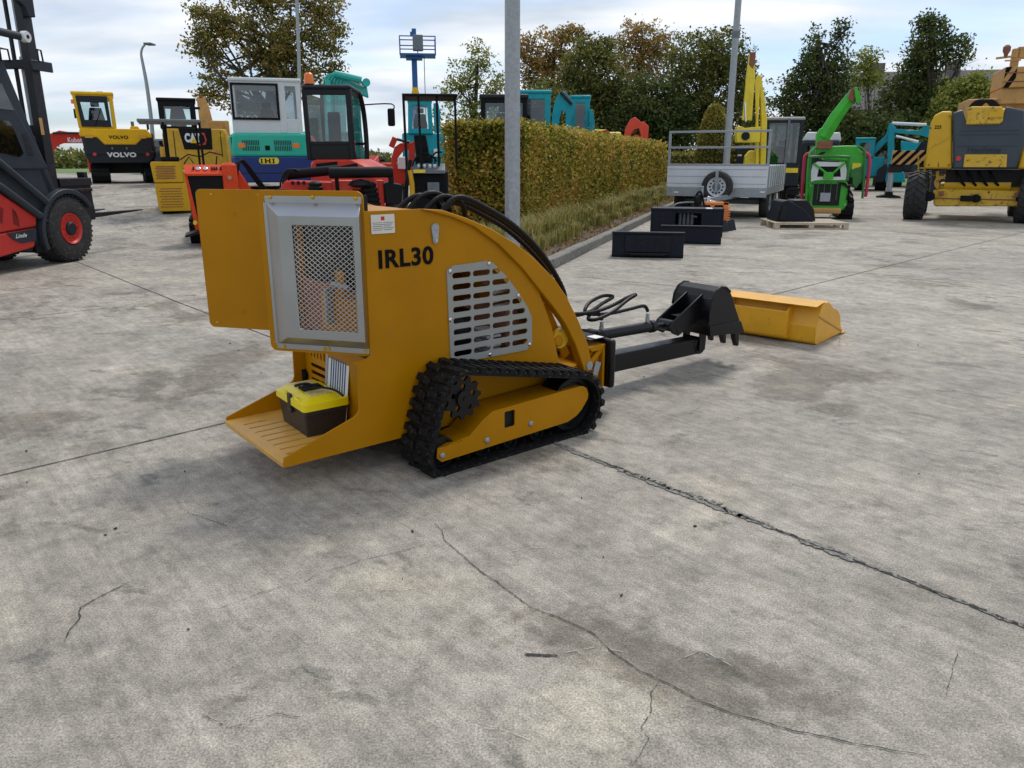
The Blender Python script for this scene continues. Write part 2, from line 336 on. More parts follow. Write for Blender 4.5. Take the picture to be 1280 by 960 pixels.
# concrete
mc = bpy.data.materials.new('yard_concrete'); mc.use_nodes = True; t = mc.node_tree; b = t.nodes['Principled BSDF']; nn_ = t.nodes.new; ll = t.links.new
b.inputs['Specular IOR Level'].default_value = .35
tcn = nn_('ShaderNodeTexCoord')
def noise(scale, det=5, rough=.6, dist=0, mapping=None):
    n = nn_('ShaderNodeTexNoise'); n.inputs['Scale'].default_value = scale; n.inputs['Detail'].default_value = det; n.inputs['Roughness'].default_value = rough; n.inputs['Distortion'].default_value = dist
    if mapping:
        mp = nn_('ShaderNodeMapping'); mp.vector_type = 'TEXTURE'; mp.inputs['Rotation'].default_value = (0, 0, -mapping[0]); mp.inputs['Scale'].default_value = (1 / mapping[1], 1 / mapping[2], 1); mp.inputs['Location'].default_value = (mapping[3], 0, 0)
        ll(tcn.outputs['Object'], mp.inputs[0]); ll(mp.outputs[0], n.inputs['Vector'])
    else: ll(tcn.outputs['Object'], n.inputs['Vector'])
    return n.outputs[0]
def ramp(i, stops):
    r = nn_('ShaderNodeValToRGB'); el = r.color_ramp.elements
    while len(el) < len(stops): el.new(.5)
    for k, (p, c) in enumerate(stops): el[k].position = p; el[k].color = (*(c if hasattr(c, '__len__') else (c, c, c)), 1)
    ll(i, r.inputs[0]); return r.outputs[0]
def mixc(f, a, c, mode='MIX', fac=None):
    m = nn_('ShaderNodeMix'); m.data_type = 'RGBA'; m.blend_type = mode
    if fac is not None: m.inputs[0].default_value = fac
    else: ll(f, m.inputs[0])
    for i, v in ((6, a), (7, c)):
        if isinstance(v, tuple): m.inputs[i].default_value = (*v, 1)
        else: ll(v, m.inputs[i])
    return m.outputs[2]
base = ramp(noise(.38, 4, .6, .5), [(.30, (.262, .234, .196)), (.5, (.318, .288, .241)), (.70, (.372, .340, .276))])
base = mixc(None, base, ramp(noise(1.7, 10, .72, .4), [(.30, .72), (.5, 1.0), (.68, 1.18)]), 'MULTIPLY', 1.0)
base = mixc(None, base, ramp(noise(5.5, 12, .82, .5, (R(50), 1, 1.3, 7)), [(.34, .70), (.5, 1.0), (.64, 1.20)]), 'MULTIPLY', .8)
base = mixc(None, base, ramp(noise(11, 9, .8), [(.32, .62), (.5, 1.0), (.66, 1.28)]), 'MULTIPLY', .9)
st = noise(1.0, 7, .68, .25, (R(49), 2.2, 34, 0)); base = mixc(None, base, ramp(st, [(.34, .66), (.5, 1.0), (.66, 1.26)]), 'MULTIPLY', .45)
st2 = noise(1.0, 7, .66, .4, (R(63), .9, 9, 3)); base = mixc(None, base, ramp(st2, [(.34, .80), (.52, 1.0), (.68, 1.12)]), 'MULTIPLY', .45)
def thr(big, fine, lo, hi, amt):
    a_ = nn_('ShaderNodeMath'); a_.operation = 'MULTIPLY_ADD'; ll(fine, a_.inputs[0]); a_.inputs[1].default_value = amt; ll(big, a_.inputs[2])
    return ramp(a_.outputs[0], [(lo, 0), (hi, 1)])
fine = noise(17, 8, .8)
blot = thr(noise(.95, 5, .6, .6, (0, 1, 1, 11)), fine, .73, .80, .34); base = mixc(blot, base, mixc(None, base, (.62, .60, .57), 'MULTIPLY', 1.0))
blot2 = thr(noise(2.3, 5, .6, .5, (R(25), 1, 1.7, 9)), fine, .80, .88, .38); base = mixc(blot2, base, mixc(None, base, (.56, .58, .58), 'MULTIPLY', 1.0))
lite = thr(noise(1.3, 5, .6, .6, (0, 1, 1.2, 31)), fine, .70, .90, .35); base = mixc(lite, base, mixc(None, base, (1.30, 1.28, 1.20), 'MULTIPLY', 1.0))
spk = ramp(noise(170, 3, .8), [(.34, .42), (.5, 1.0), (.64, 1.55)]); base = mixc(None, base, spk, 'MULTIPLY', .85)
pit = ramp(noise(26, 6, .75), [(.70, 0), (.725, 1)]); base = mixc(pit, base, (.10, .095, .085))
chip = ramp(noise(8, 9, .8, 0, (0, 1, 1, 17)), [(.68, 0), (.71, .5)]); base = mixc(chip, base, (.42, .40, .35))
ll(base, b.inputs['Base Color'])
rr_ = nn_('ShaderNodeMapRange'); rr_.inputs[3].default_value = .62; rr_.inputs[4].default_value = .9; ll(noise(3, 5), rr_.inputs[0]); ll(rr_.outputs[0], b.inputs['Roughness'])
hsum = nn_('ShaderNodeMath'); hsum.operation = 'ADD'; ll(noise(55, 6, .75), hsum.inputs[0]); ll(st, hsum.inputs[1])
bp = nn_('ShaderNodeBump'); bp.inputs['Strength'].default_value = .38; bp.inputs['Distance'].default_value = .006; ll(hsum.outputs[0], bp.inputs['Height']); ll(bp.outputs[0], b.inputs['Normal'])
fx = [-34 + i * .9 for i in range(84)]; fy = [-4 + i * .9 for i in range(48)]
grid('concrete_yard', fx, fy, gz, mc)
YEND = fy[-1]
mgr = mat('field_grass_green', (.11, .17, .035), .9, var=.25, vs=.25, bump=.5, bs=8)
def fz(x, y):
    if y <= YEND: return gz(x, y) - .25
    e = gz(x, YEND) - .012
    return e * (1 - S((y - YEND) / 150)) - 0.9 * S((y - YEND) / 150)
gx = sorted(set([-700, -400, -250, -150, -100, -70, -45] + [-34 + i * 2.7 for i in range(29)] + [55, 80, 120, 200, 350, 700]))
gy = sorted([-60, -20, -4.5, 0, 6, 12, 15, 18, 21, 24, 28, 32, 35, YEND - .01, YEND + .01, 42, 50, 60, 75, 95, 120, 150, 190, 250, 350, 600, 1200])
grid('grass_field', gx, gy, fz, mgr)

def gpt(x, y):
    r = ray(x, y); t = -CH / r.z; return Vector((0, 0, CH)) + r * t
def strip(mb, pts, w0, w1, jit, step=.03, z=.0035, seed=0, gap=0, direct=False):
    g = random.Random(seed); P = [Vector(p).to_3d() if direct else gpt(*p) for p in pts]; path = []
    for a, c in zip(P[:-1], P[1:]):
        n = max(1, int((c - a).length / step))
        for k in range(n): path.append(a.lerp(c, k / n))
    path.append(P[-1]); n = len(path); off = 0; prev = None
    for i, p in enumerate(path):
        d = (path[min(i + 1, n - 1)] - path[max(i - 1, 0)]).normalized(); s = Vector((-d.y, d.x, 0))
        off = off * .75 + g.gauss(0, jit); e = min(1, 8 * min(i, n - 1 - i) / n + .15)
        ww = g.uniform(w0, w1) * e; q = p + s * off; q.z = gz(q.x, q.y) + z
        cur = (q + s * ww / 2, q - s * ww / 2)
        if prev is not None and g.random() > gap: mb.add([prev[0], prev[1], cur[1], cur[0]], [(0, 1, 2, 3)])
        prev = cur
J = MB()
strip(J, [(-6.5, -1.1), (-2.18, 3.04), (2.76, 7.75), (9.42, 14.37), (18, 22.9)], .006, .011, .0006, .05, seed=1, direct=True)
strip(J, [(.23, 3.39), (-3.0, 7.0), (-6.2, 10.7), (-12, 17.4)], .006, .010, .0006, .05, seed=2, direct=True)
strip(J, [(715, 345), (835, 357), (905, 364)], .008, .012, .001, .05, seed=3)
strip(J, [(740, 340), (1070, 341), (1280, 358)], .006, .012, .002, .06, seed=4, gap=.1)
strip(J, [(1050, 287), (1280, 292)], .012, .02, .002, .1, seed=5)
strip(J, [(0, 400), (211, 377)], .006, .012, .002, .06, seed=6, gap=.15)
o = J.build('slab_joint', 'crack'); o['kind'] = 'structure'
J = MB()
strip(J, [(.17, 3.46), (.35, 3.25), (.85, 2.67), (.98, 2.52)], .026, .046, .003, .012, seed=8, direct=True)
strip(J, [(.95, 2.555), (1.15, 2.33), (1.48, 1.94), (2.6, .65)], .012, .024, .002, .012, seed=28, direct=True)
strip(J, [(1.02, 2.47), (1.16, 2.315)], .03, .052, .003, .01, seed=29, direct=True, z=.0042)
strip(J, [(.40, 3.19), (.95, 2.56)], .005, .03, .009, .01, seed=9, direct=True, gap=.45)
mj = mat('broken_joint_rubble', (.050, .046, .040), .95, var=.6, vs=45, dirt=(.26, .25, .22), dirt_amt=.9)
J.build('eroded_joint', mj)['kind'] = 'structure'
J = MB()
strip(J, [(.17, 3.46), (.85, 2.67), (1.48, 1.94), (2.6, .65)], .003, .008, .003, .012, z=.0062, seed=18, direct=True, gap=.25)
strip(J, [(537, 648), (552, 664), (556, 677), (572, 690), (590, 705), (610, 722), (640, 742), (664, 760), (692, 770), (718, 782), (742, 793), (765, 815), (800, 840), (835, 856), (880, 880), (925, 895), (955, 903), (1000, 917), (1070, 930), (1130, 942), (1192, 952)], .0012, .0046, .0011, .010, seed=10)
strip(J, [(80, 803), (86, 790), (100, 775), (101, 760), (128, 745), (165, 727)], .0015, .006, .0012, .01, seed=11)
for i, c in enumerate(([(400, 715), (385, 727), (350, 735), (300, 752), (262, 765)], [(545, 677), (500, 690), (465, 698), (400, 717)], [(824, 852), (812, 868), (815, 890), (803, 910), (812, 925), (800, 945), (790, 960)],
                      [(468, 738), (500, 740), (520, 736)], [(630, 742), (628, 746)], [(1198, 815), (1190, 840), (1183, 870)], [(245, 890), (285, 912), (345, 893), (390, 900)],  [(375, 830), (385, 840), (400, 846)], [(230, 640), (290, 660), (330, 645)],
                      [(950, 465), (975, 458), (1000, 448), (1020, 443)], [(810, 452), (820, 447), (826, 430)], [(850, 385), (870, 370)], [(1050, 420), (1048, 435)], [(880, 505), (860, 520)], [(360, 490), (372, 500), (378, 515)])):
    strip(J, c, .0008, .0026, .0011, .010, seed=20 + i, gap=.12)
strip(J, [(655, 819), (675, 820), (698, 821)], .004, .011, .001, .006, seed=60)
for i in range(46):      # chips and specks of debris
    x, y = rnd.uniform(-2.4, 3.2), rnd.uniform(1.9, 7); a = rnd.uniform(0, 6.28); l = rnd.uniform(.003, .012)
    J.rbox((x, y, .004), (l, l * rnd.uniform(.3, .7), .004), (0, 0, a))
o = J.build('surface_crack', 'crackl'); J = MB()
for i in range(26):
    x0_, y0_ = (rnd.uniform(290, 450), rnd.uniform(470, 560)) if i < 11 else (rnd.uniform(0, 1250), rnd.uniform(430, 940))
    if i < 11: x0_ -= 130; q = [(x0_, y0_), (x0_ + 38, y0_ - 13 - i), (x0_ + 70, y0_ - 32 - i)]
    else: dx = rnd.uniform(20, 90); q = [(x0_, y0_), (x0_ + dx * .5, y0_ + dx * rnd.uniform(-.25, .1)), (x0_ + dx, y0_ + dx * rnd.uniform(-.5, .3))]
    strip(J, q, .0008, .0026, .0004, .012, z=.003, seed=200 + i, gap=.35)
J.build('pale_scratch', mat('pale_scratch', (.46, .44, .39), .9, var=.2))['kind'] = 'structure'; o['kind'] = 'structure'

# kerb, planting bed, ornamental grass
HC = Vector((.16, 12.93, 0)); HD = Vector((.307, .952, 0)); HL = Vector((-.952, .307, 0))
KA = Vector((KX(8.3), 8.3, 0)); KB = Vector((KX(33), 33, 0)); KL = Vector((-1.55, 8.85, 0)); KE = KL + HD * 24
bed = MB().add([(*KA.xy, .085), (*KB.xy, .085), (*KE.xy, .085), (*KL.xy, .085)], [(0, 1, 2, 3)])
bed.build('planting_bed', 'soil')['kind'] = 'structure'
kb = MB()
def kerb(a, c):
    d = c - a; n = int(d.length / 1.0)
    for k in range(n):
        p, q = a.lerp(c, k / n), a.lerp(c, (k + 1) / n - .006 / d.length * 1.0); p.z = q.z = .06 + rnd.uniform(-.004, .004); kb.bar(p, q, .14, .14)
kerb(KA, KB); kerb(KL, KA); kerb(KL + HD * .1, KE)
kb.build('kerb', 'concrete_k', bevel=.02)['kind'] = 'structure'
g = np.random.default_rng(5)
def tufts(n, lo, hi, hmin, hmax, seed):
    g = np.random.default_rng(seed); V = []; 
    for i in range(n):
        s = g.uniform(lo, hi) if hi < 8 else lo + (hi - lo) * g.uniform() ** 1.6
        wdt = .50 * g.uniform() + .14
        c = HC + HD * s - HL * (1.45 * wdt); c.z = .08
        h = g.uniform(hmin, hmax) * (1.15 - .5 * (wdt > .5))
        nb = 34
        for k in range(nb):
            a = g.uniform(0, 6.28); r = g.uniform(.2, 1) * h * .75; bx = c + Vector((g.normal() * .05, g.normal() * .05, 0))
            dv = Vector((math.cos(a), math.sin(a), 0)); sd = Vector((-dv.y, dv.x, 0)) * (.004 + .0016 * (bx.y - 8) * .25)
            m1 = bx + dv * r * .35 + Vector((0, 0, h * g.uniform(.6, .8))); tp = bx + dv * r + Vector((0, 0, h * g.uniform(.75, 1.05)))
            V += [bx - sd, bx + sd, m1 + sd * .8, m1 - sd * .8, m1 - sd * .8, m1 + sd * .8, tp + sd * .1, tp - sd * .1]
    V = np.array([tuple(v) for v in V], np.float32); n = len(V) // 4
    me = bpy.data.meshes.new('ornamental_grass'); me.vertices.add(4 * n); me.vertices.foreach_set('co', V.ravel()); me.loops.add(4 * n); me.loops.foreach_set('vertex_index', np.arange(4 * n, dtype=np.int32))
    me.polygons.add(n); me.polygons.foreach_set('loop_start', np.arange(0, 4 * n, 4, dtype=np.int32)); me.polygons.foreach_set('loop_total', np.full(n, 4, dtype=np.int32)); me.update(calc_edges=True)
    me.materials.append(leafmat('ornamental_grass', [(.07, .11, .016), (.20, .21, .045), (.37, .30, .09), (.50, .39, .18)])); return me
me = tufts(300, -3.4, 17, .20, .42, 3); o = bpy.data.objects.new('ornamental_grass', me); COL.objects.link(o); tag(o, 'strip of dry yellow green ornamental grass between kerb and hedge', 'grass'); o['kind'] = 'stuff'
lit = np.array([tuple(HC + HD * g.uniform(-3.8, 17) - HL * g.uniform(.5, 1.28) + Vector((0, 0, .10))) for _ in range(2600)])
o = leaves('leaf_litter', lit, .05, leafmat('fallen_leaves', [(.10, .05, .02), (.25, .14, .05), (.38, .26, .10)]), seed=4); tag(o, 'fallen brown leaves lying along the kerb', 'leaves'); o['kind'] = 'stuff'

def leafbox(n, L, W, H, size, jit, seed, dens=0.0, round_top=False):
    """points in the skin of a clipped block; local x along L, y along W"""
    g = np.random.default_rng(seed); A = np.array([L * H, L * H, W * H, W * H, L * W]); k = g.choice(5, n, p=A * np.array([1.3, .15, 2.6, .5, 1]) / (A * np.array([1.3, .15, 2.6, .5, 1])).sum())
    f = g.uniform(size=n); f = f ** (1 + dens); x = f * L; y = g.uniform(0, W, n); z = g.uniform(0, H, n)
    y = np.where(k == 0, 0, np.where(k == 1, W, y)); x = np.where(k == 2, 0, np.where(k == 3, L, x)); z = np.where(k == 4, H, z)
    P = np.stack([x, y, z], 1) + g.normal(size=(n, 3)) * jit; P[:, 2] = np.maximum(P[:, 2], .02)
    sc = 1 + dens * 1.1 * f; return P, size * sc
lh = leafmat('beech_hedge_leaf', [(.05, .085, .010), (.19, .20, .022), (.44, .35, .045), (.66, .46, .09), (.50, .23, .07)])
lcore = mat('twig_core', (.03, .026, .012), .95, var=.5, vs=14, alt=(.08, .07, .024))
K_H = math.atan2(HD.y, HD.x)
hg = thing('clipped_hedge', 'long clipped beech hedge in green and autumn yellow, behind the tall lamp post', 'hedge', HC + Vector((0, 0, .085)), K_H)
P, sz = leafbox(78000, 18.5, 1.33, 1.72, .050, .045, 11, 1.0)
g = np.random.default_rng(77); nsp = 700; P2 = np.stack([g.uniform(size=nsp) ** 1.6 * 18.5, g.uniform(0, 1.33, nsp), 1.74 + np.abs(g.normal(size=nsp)) * .07], 1); P = np.concatenate([P, P2]); sz = np.concatenate([sz, np.full(len(P2), .055)])
leaves('foliage', P, sz, lh, hg, seed=12)
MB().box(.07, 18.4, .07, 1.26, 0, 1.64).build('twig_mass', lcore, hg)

# ------------------------------------------------------------------ the yellow mini loader (local: x forward, y to its far side, z up)
LO = Vector((-0.3183, 3.0138, 0)); LR = R(39)
ld = thing('mini_loader', 'yellow tracked mini loader lettered IRL30 with its steel mesh door swung open', 'mini loader', LO, LR)
WID = (.22, .87)
arch = [(-.16, 1.105), (.10, 1.104), (.198, 1.093), (.321, 1.055), (.451, 1.004), (.588, .932), (.708, .853)]
arch_lo = [(.836, .744), (.918, .649), (1.003, .518), (1.076, .383), (1.116, .239)]
inner = [(1.052, .249), (.985, .396), (.916, .509), (.839, .598), (.755, .686), (.636, .811), (.495, .931), (.363, 1.015), (.25, 1.06)]
gr = [(.221, .836), (.253, .854), (.436, .860), (.472, .85), (.541, .79), (.621, .70), (.676, .626), (.706, .568), (.707, .446), (.677, .414), (.255, .415), (.231, .435)]
cx, cz = .45, .63
ghole = [(cx + (x - cx) * .90, cz + (z - cz) * .90) for x, z in gr]
ol = [(-.572, .126), (-.568, .166), (-.257, .269), (-.238, .281), (-.23, .298), (-.226, .46), (-.232, .485), (-.25, .500), (-.19, .505), (-.165, .52)] + \
     [(x, z - .004) for x, z in arch] + [(.755, .686), (.80, .59), (.841, .498), (.882, .35), (.90, .25), (.90, .13)]
for y in (WID[0], WID[1] - .006):
    me = plate([ol, ghole], .006, .0012) ; me.transform(MXZ(y + .003)); link('side_plate', me, 'loader', ld)
sk = MB()      # skin across the top and nose
prof = [(-.155, 1.098)] + [(x, z - .008) for x, z in arch[1:]] + [(.752, .684), (.80, .585), (.838, .495), (.878, .35), (.894, .25), (.894, .135)]
for a, c in zip(prof[:-1], prof[1:]):
    if a[0] > .1 and a[0] < .3: continue
    sk.add([(a[0], .226, a[1]), (c[0], .226, c[1]), (c[0], .864, c[1]), (a[0], .864, a[1])], [(0, 1, 2, 3)])
sk.build('hood', 'loader', ld)
MB().box(-.2, .9, .227, .863, .13, .136).build('belly_plate', 'black', ld)
# rear wall with slots
sl = [rrect(.24, .137, .855, .50, .01)]
for k in range(5): sl.append(rrect(.64 + k * .034, .405, .655 + k * .034, .447, .006, 3)[::1])
for k in range(5): sl.append(rrect(.645, .366 - k * .036 - .009, .80, .366 - k * .036 + .009, .008, 3))
me = plate(sl, .005, .0008); me.transform(Matrix(((0, 0, -1, -.168), (1, 0, 0, 0), (0, 1, 0, 0), (0, 0, 0, 1)))); link('rear_wall', me, 'loader', ld)
MB().lathe((-.172, .86, .30), (-1, 0, 0), [(0.001, 0), (.028, 0), (.028, .02), (.001, .02)], 20).build('rubber_cap', 'blackm', ld)
# engine bay contents
MB().box(-.05, .78, .30, .80, .16, .22).build('engine_tray', 'dark', ld)
eng = MB().box(.20, .50, .40, .70, .22, .50).box(.24, .46, .36, .42, .42, .62)
eng.lathe((.33, .36, .52), (0, -1, 0), [(.001, 0), (.09, 0), (.09, .05), (.05, .07), (.001, .07)]); eng.build('engine', 'black', ld, .008)
for k in range(7): MB().box(.50, .585, .30, .42, .37 + k * .022, .38 + k * .022).build('cylinder_fin', 'white', ld)
for k in range(3): MB().cyl((.54, .3, .62 + .04 * k), (.66, .34, .62 + .04 * k), .014).build('oil_pipe', 'white', ld)
MB().box(.60, .68, .28, .62, .33, .62).cyl((.48, .29, .76), (.58, .40, .70), .02).build('valve_block', 'rust', ld, .004)
MB().box(.24, .30, .28, .33, .40, .74).box(-.10, .12, .42, .74, .50, .78).build('orange_bracket', 'orangetool', ld, .004)
MB().box(-.135, -.125, .25, 1.12, .505, 1.16).build('cavity_shade_panel', 'dark', ld)  # dark sheet standing in for the shade of the open cavity
MB().box(-.158, -.138, .26, .86, .53, .77).build('filter_housing', 'rust', ld, .01); MB().box(-.164, -.150, .30, .66, .56, .73).box(-.166, -.150, .42, .50, .73, .84).build('filter_cover', 'loader', ld, .01)  # housing browned darker: the shade behind the mesh is in its colour
MB().rbox((-.17, .55, .68), (.05, .03, .16)).cyl((-.17, .36, .78), (-.17, .52, .78), .012).build('pump_lever', 'galv', ld, .004)
# grille
loops = [gr]
cols = [(.249, .349), (.360, .456), (.468, .572), (.584, .678)]
rights = [.512, .562, .60, .640, .663, .680, .690, .685]
for r_ in range(8):
    z = .810 - r_ * .0502
    for a, c in cols:
        c2 = min(c, rights[r_] + 0)
        if c2 - a > .03: loops.append(slot(a, c2, z, .0125))
me = plate(loops, .005, .0008); me.transform(MXZ(.2165)); gp = link('side_grille', me, 'grille', ld)
for x, z in ((.238, .832), (.45, .848), (.232, .62), (.62, .685), (.245, .43), (.45, .427), (.69, .44)): MB().lathe((x, .213, z), (0, -1, 0), [(.001, 0), (.009, 0), (.009, .004), (.005, .007), (.001, .007)], 10).build('bolt_head', 'chrome', gp)
text('IRL30', -.106, .870, .262, .076, .2165, 'ink', ld, 'model_lettering', .026)
me = plate([rrect(-.133, 1.011, -.026, 1.086, .003)], .001); me.transform(MXZ(.2155)); lb = link('data_label', me, 'ivory', ld)
lt = MB()
for k in range(5): lt.box(-.127, -.085 + .008 * (k % 2), .2143, .2146, 1.053 - k * .007, 1.0545 - k * .007); lt.box(-.078, -.032 - .006 * (k % 3), .2143, .2146, 1.053 - k * .007, 1.0545 - k * .007)
lt.build('label_print', 'fgrey', lb); MB().box(-.088, -.072, .2143, .2146, 1.063, 1.078).build('label_mark', 'red', lb)
pts = [(.167 + .019 * math.cos(a), 1.020 + .019 * math.sin(a)) for a in [R(-15 + 210 * k / 12) for k in range(13)]] + [(.167 + .012 * math.cos(a), .966 + .012 * math.sin(a)) for a in [R(195 + 150 * k / 8) for k in range(9)]]
me = plate([pts], .006, .001); me.transform(MXZ(.214)); lc = link('latch_plate', me, 'galv', ld)
MB().lathe((.167, .211, 1.021), (0, -1, 0), [(.001, 0), (.011, 0), (.011, .002), (.001, .002)]).build('lock_face', 'steel', lc); MB().lathe((.168, .211, .968), (0, -1, 0), [(.001, 0), (.006, 0), (.006, .005), (.001, .005)], 8).build('bolt_head', 'chrome', lc)
# step platform with slots
loops = [rrect(-.572, .225, -.165, .865, .004)]
for k in range(8): loops.append(rrect(-.53, .285 + k * .066, -.36 if k < 7 else -.42, .285 + k * .066 + .013, .006, 3))
me = plate(loops, .006, .001); me.transform(Matrix.Translation((0, 0, .148))); st_ = link('step_platform', me, 'loader_lit', ld)
MB().prism([(-.575, .126), (-.575, .146), (-.571, .1505), (-.563, .1512), (-.563, .126)], 'y', .226, .864).build('step_lip', 'loader_lit', st_, .002)
# lift arms
for y0 in (.200, .84):
    mb = MB(); mb.prism([(.10, 1.100)] + arch[2:] + arch_lo + inner, 'y', y0, y0 + .052); a_ = mb.build('lift_arm', 'loader', ld, .005)
    MB().cyl((1.085, y0 - .006, .27), (1.085, y0 + .06, .27), .022).build('pivot_pin', 'galv', a_)
MB().box(.84, 1.09, .245, .86, .20, .27).cyl((.90, .23, .42), (.90, .86, .42), .03).build('cross_tube', 'loader', ld, .01)
MB().rbox((.93, .30, .46), (.05, .03, .34), (0, -.5, 0)).build('tilt_linkage', 'loader', ld, .01)
mb = MB(); mb.lathe((.92, .262, .43), (0, -1, 0), [(.001, 0), (.05, 0), (.05, .022), (.001, .022)]); mb.tube([(.78, .33, .75), (.90, .33, .55), (.98, .33, .40)], .022); mb.build('tilt_cylinder', 'mustard', ld)
hh = MB()
for k in range(4): hh.tube([(.80, .30 + .03 * k, .62), (.86 + .01 * k, .29 + .03 * k, .50), (.90, .30, .38), (.97, .31, .33)], .011, 8, 5)
hh.build('front_hoses', 'hose', ld)
# coupler
cp = MB()
cp.prism([(1.10, .36), (1.225, .36), (1.225, .33), (1.13, .33)], 'y', .225, .86).prism([(1.10, .30), (1.20, .34), (1.222, .34), (1.222, .125), (1.20, .125), (1.12, .22)], 'y', .255, .267).prism([(1.10, .30), (1.20, .34), (1.222, .34), (1.222, .125), (1.20, .125), (1.12, .22)], 'y', .79, .802)
cp.box(1.212, 1.228, .225, .86, .125, .36).bar((1.06, .24, .20), (1.215, .24, .34), .016, .03); cp.build('quick_coupler', 'loader', ld, .004)
MB().bar((1.155, .226, .20), (1.18, .226, .27), .01, .04).build('coupler_lever', 'galv', ld, .004)
# tracks
def track(y0, y1, sgn):
    cs = [(.165, .316, .105), (.062, .088, .075), (.825, .15, .137)]   # sprocket, rear idler, front idler (inner radius)
    th = .023
    # outer path (convex hull of circles), clockwise list
    pts = []
    for (cx_, cz_, r_) in cs:
        for k in range(72): a = R(k * 5); pts.append((cx_ + (r_) * math.cos(a), cz_ + r_ * math.sin(a)))
    for zz in (.013 + .0,): pass
    pts = sorted(set(pts))
    def half(ps):
        h = []
        for p in ps:
            while len(h) > 1 and (h[-1][0] - h[-2][0]) * (p[1] - h[-2][1]) - (h[-1][1] - h[-2][1]) * (p[0] - h[-2][0]) <= 0: h.pop()
            h.append(p)
        return h
    hull = half(pts)[:-1] + half(pts[::-1])[:-1]
    # resample
    H = [Vector(p) for p in hull]; L = [0]
    for a, c in zip(H, H[1:] + H[:1]): L.append(L[-1] + (c - a).length)
    tot = L[-1]; n = 44 * 4; P = []
    for i in range(n):
        s_ = tot * i / n; k = max(j for j in range(len(L)) if L[j] <= s_ + 1e-9); k = min(k, len(H) - 1); a, c = H[k], H[(k + 1) % len(H)]
        P.append(a.lerp(c, (s_ - L[k]) / max(1e-6, (c - a).length)))
    Nn = []
    for i in range(n):
        d = P[(i + 1) % n] - P[i - 1]; d.normalize(); Nn.append(Vector((d.y, -d.x)))
    mb = MB(); rings = []
    for i in range(n):
        p, q = P[i], Nn[i]
        def at(h, y): v = p + q * h; return (v.x, y, v.y)
        rings.append([at(0, y0), at(th * .75, y0 - .004 * 0), at(th, y0 + .01), at(th, y1 - .01), at(th * .75, y1), at(0, y1)])
    rings.append(rings[0]); mb.loft(rings, cap=False)
    W_ = y1 - y0
    for i in range(0, n, 4):     # tread lugs, staggered chevrons
        for side, dl in ((0, 0), (1, 2)):
            j = (i + dl) % n; ya, yb = (y0 - .004, y0 + W_ * .46) if side == 0 else (y0 + W_ * .54, y1 + .004)
            def blk(j, h0, h1, wd, yy0, yy1, lean):
                d = Vector((-Nn[j].y, Nn[j].x)); p = P[j]
                vs = []
                for (h, ww) in ((h0, wd), (h1, wd * .72)):
                    for (yy, sh) in ((yy0, 0), (yy1, lean)):
                        for sg in (-1, 1): v = p + Nn[j] * h + d * (sg * ww / 2 + sh); vs.append((v.x, yy, v.y))
                mb.add(vs, [(0, 1, 3, 2), (4, 6, 7, 5), (0, 4, 5, 1), (2, 3, 7, 6), (0, 2, 6, 4), (1, 5, 7, 3)])
            blk(j, th * .6, th + .014, .040, ya, yb, (.010 if side == 0 else -.010))
            if side == 0: blk(j, th * .6, th + .014, .030, y0 - .005, y0 + .028, 0)
        j = (i + 1) % n
        def inn(j):
            d = Vector((-Nn[j].y, Nn[j].x)); p = P[j]; yc = (y0 + y1) / 2; vs = []
            for (h, ww) in ((.002, .016), (-.014, .008)):
                for yy in (yc - .02, yc + .02):
                    for sg in (-1, 1): v = p + Nn[j] * h + d * sg * ww / 2; vs.append((v.x, yy, v.y))
            mb.add(vs, [(0, 1, 3, 2), (4, 6, 7, 5), (0, 4, 5, 1), (2, 3, 7, 6), (0, 2, 6, 4), (1, 5, 7, 3)])
        inn(j)
    tr = mb.build('rubber_track', 'rubber', ld, ang=30)
    ym = (y0 + y1) / 2
    # sprocket with teeth
    yo = y0 + .035 if sgn < 0 else y1 - .035
    pts2 = []
    for k in range(11 * 4):
        a = 2 * math.pi * k / 44; rr2 = .096 if (k % 4) in (0, 1) else .078; pts2.append((.165 + rr2 * math.cos(a), .316 + rr2 * math.sin(a)))
    holes = [[(.165 + .052 * math.cos(b) + .012 * math.cos(a), .316 + .052 * math.sin(b) + .012 * math.sin(a)) for a in [2 * math.pi * q / 12 for q in range(12)]] for b in [2 * math.pi * q / 5 + .3 for q in range(5)]]
    me = plate([pts2] + holes, .012, .001); me.transform(MXZ(yo)); sp = link('drive_sprocket', me, 'black', tr)
    MB().cyl((.165, yo - .02, .316), (.165, ym + .05, .316), .038).cyl((.165, yo - .012, .316), (.165, yo - .024, .316), .010, n=6).build('sprocket_hub', 'black', tr)
    wl = MB()
    for (cx_, cz_, r_) in ((.825, .15, .132), (.062, .088, .07), (.28, .055, .04), (.44, .055, .04), (.60, .055, .04)):
        wl.lathe((cx_, y0 + .05, cz_), (0, 1, 0), [(.001, 0), (r_ * .35, 0), (r_ * .45, .01), (r_ * .8, .012), (r_ * .85, 0), (r_, 0), (r_, W_ - .09), (.001, W_ - .09)], 28)
    wl.build('track_roller', 'black', tr)
    fp = [(.028, .12), (.024, .075), (.048, .052), (.784, .073), (.84, .092), (.876, .118), (.915, .165), (.918, .19), (.905, .222), (.88, .236), (.86, .240), (.324, .223), (.27, .195), (.198, .138), (.15, .122), (.095, .116)]
    win = rrect(.392, .128, .452, .205, .006, 3)
    me = plate([fp, win], .006, .0012); yy = y0 + .035 if sgn < 0 else y1 - .035; me.transform(MXZ(yy)); fr = link('track_frame', me, 'loader', ld)
    fl = MB(); ed = [(.198, .138), (.27, .195), (.324, .223), (.86, .240)]
    y_in = yy + (.15 if sgn < 0 else -.15)
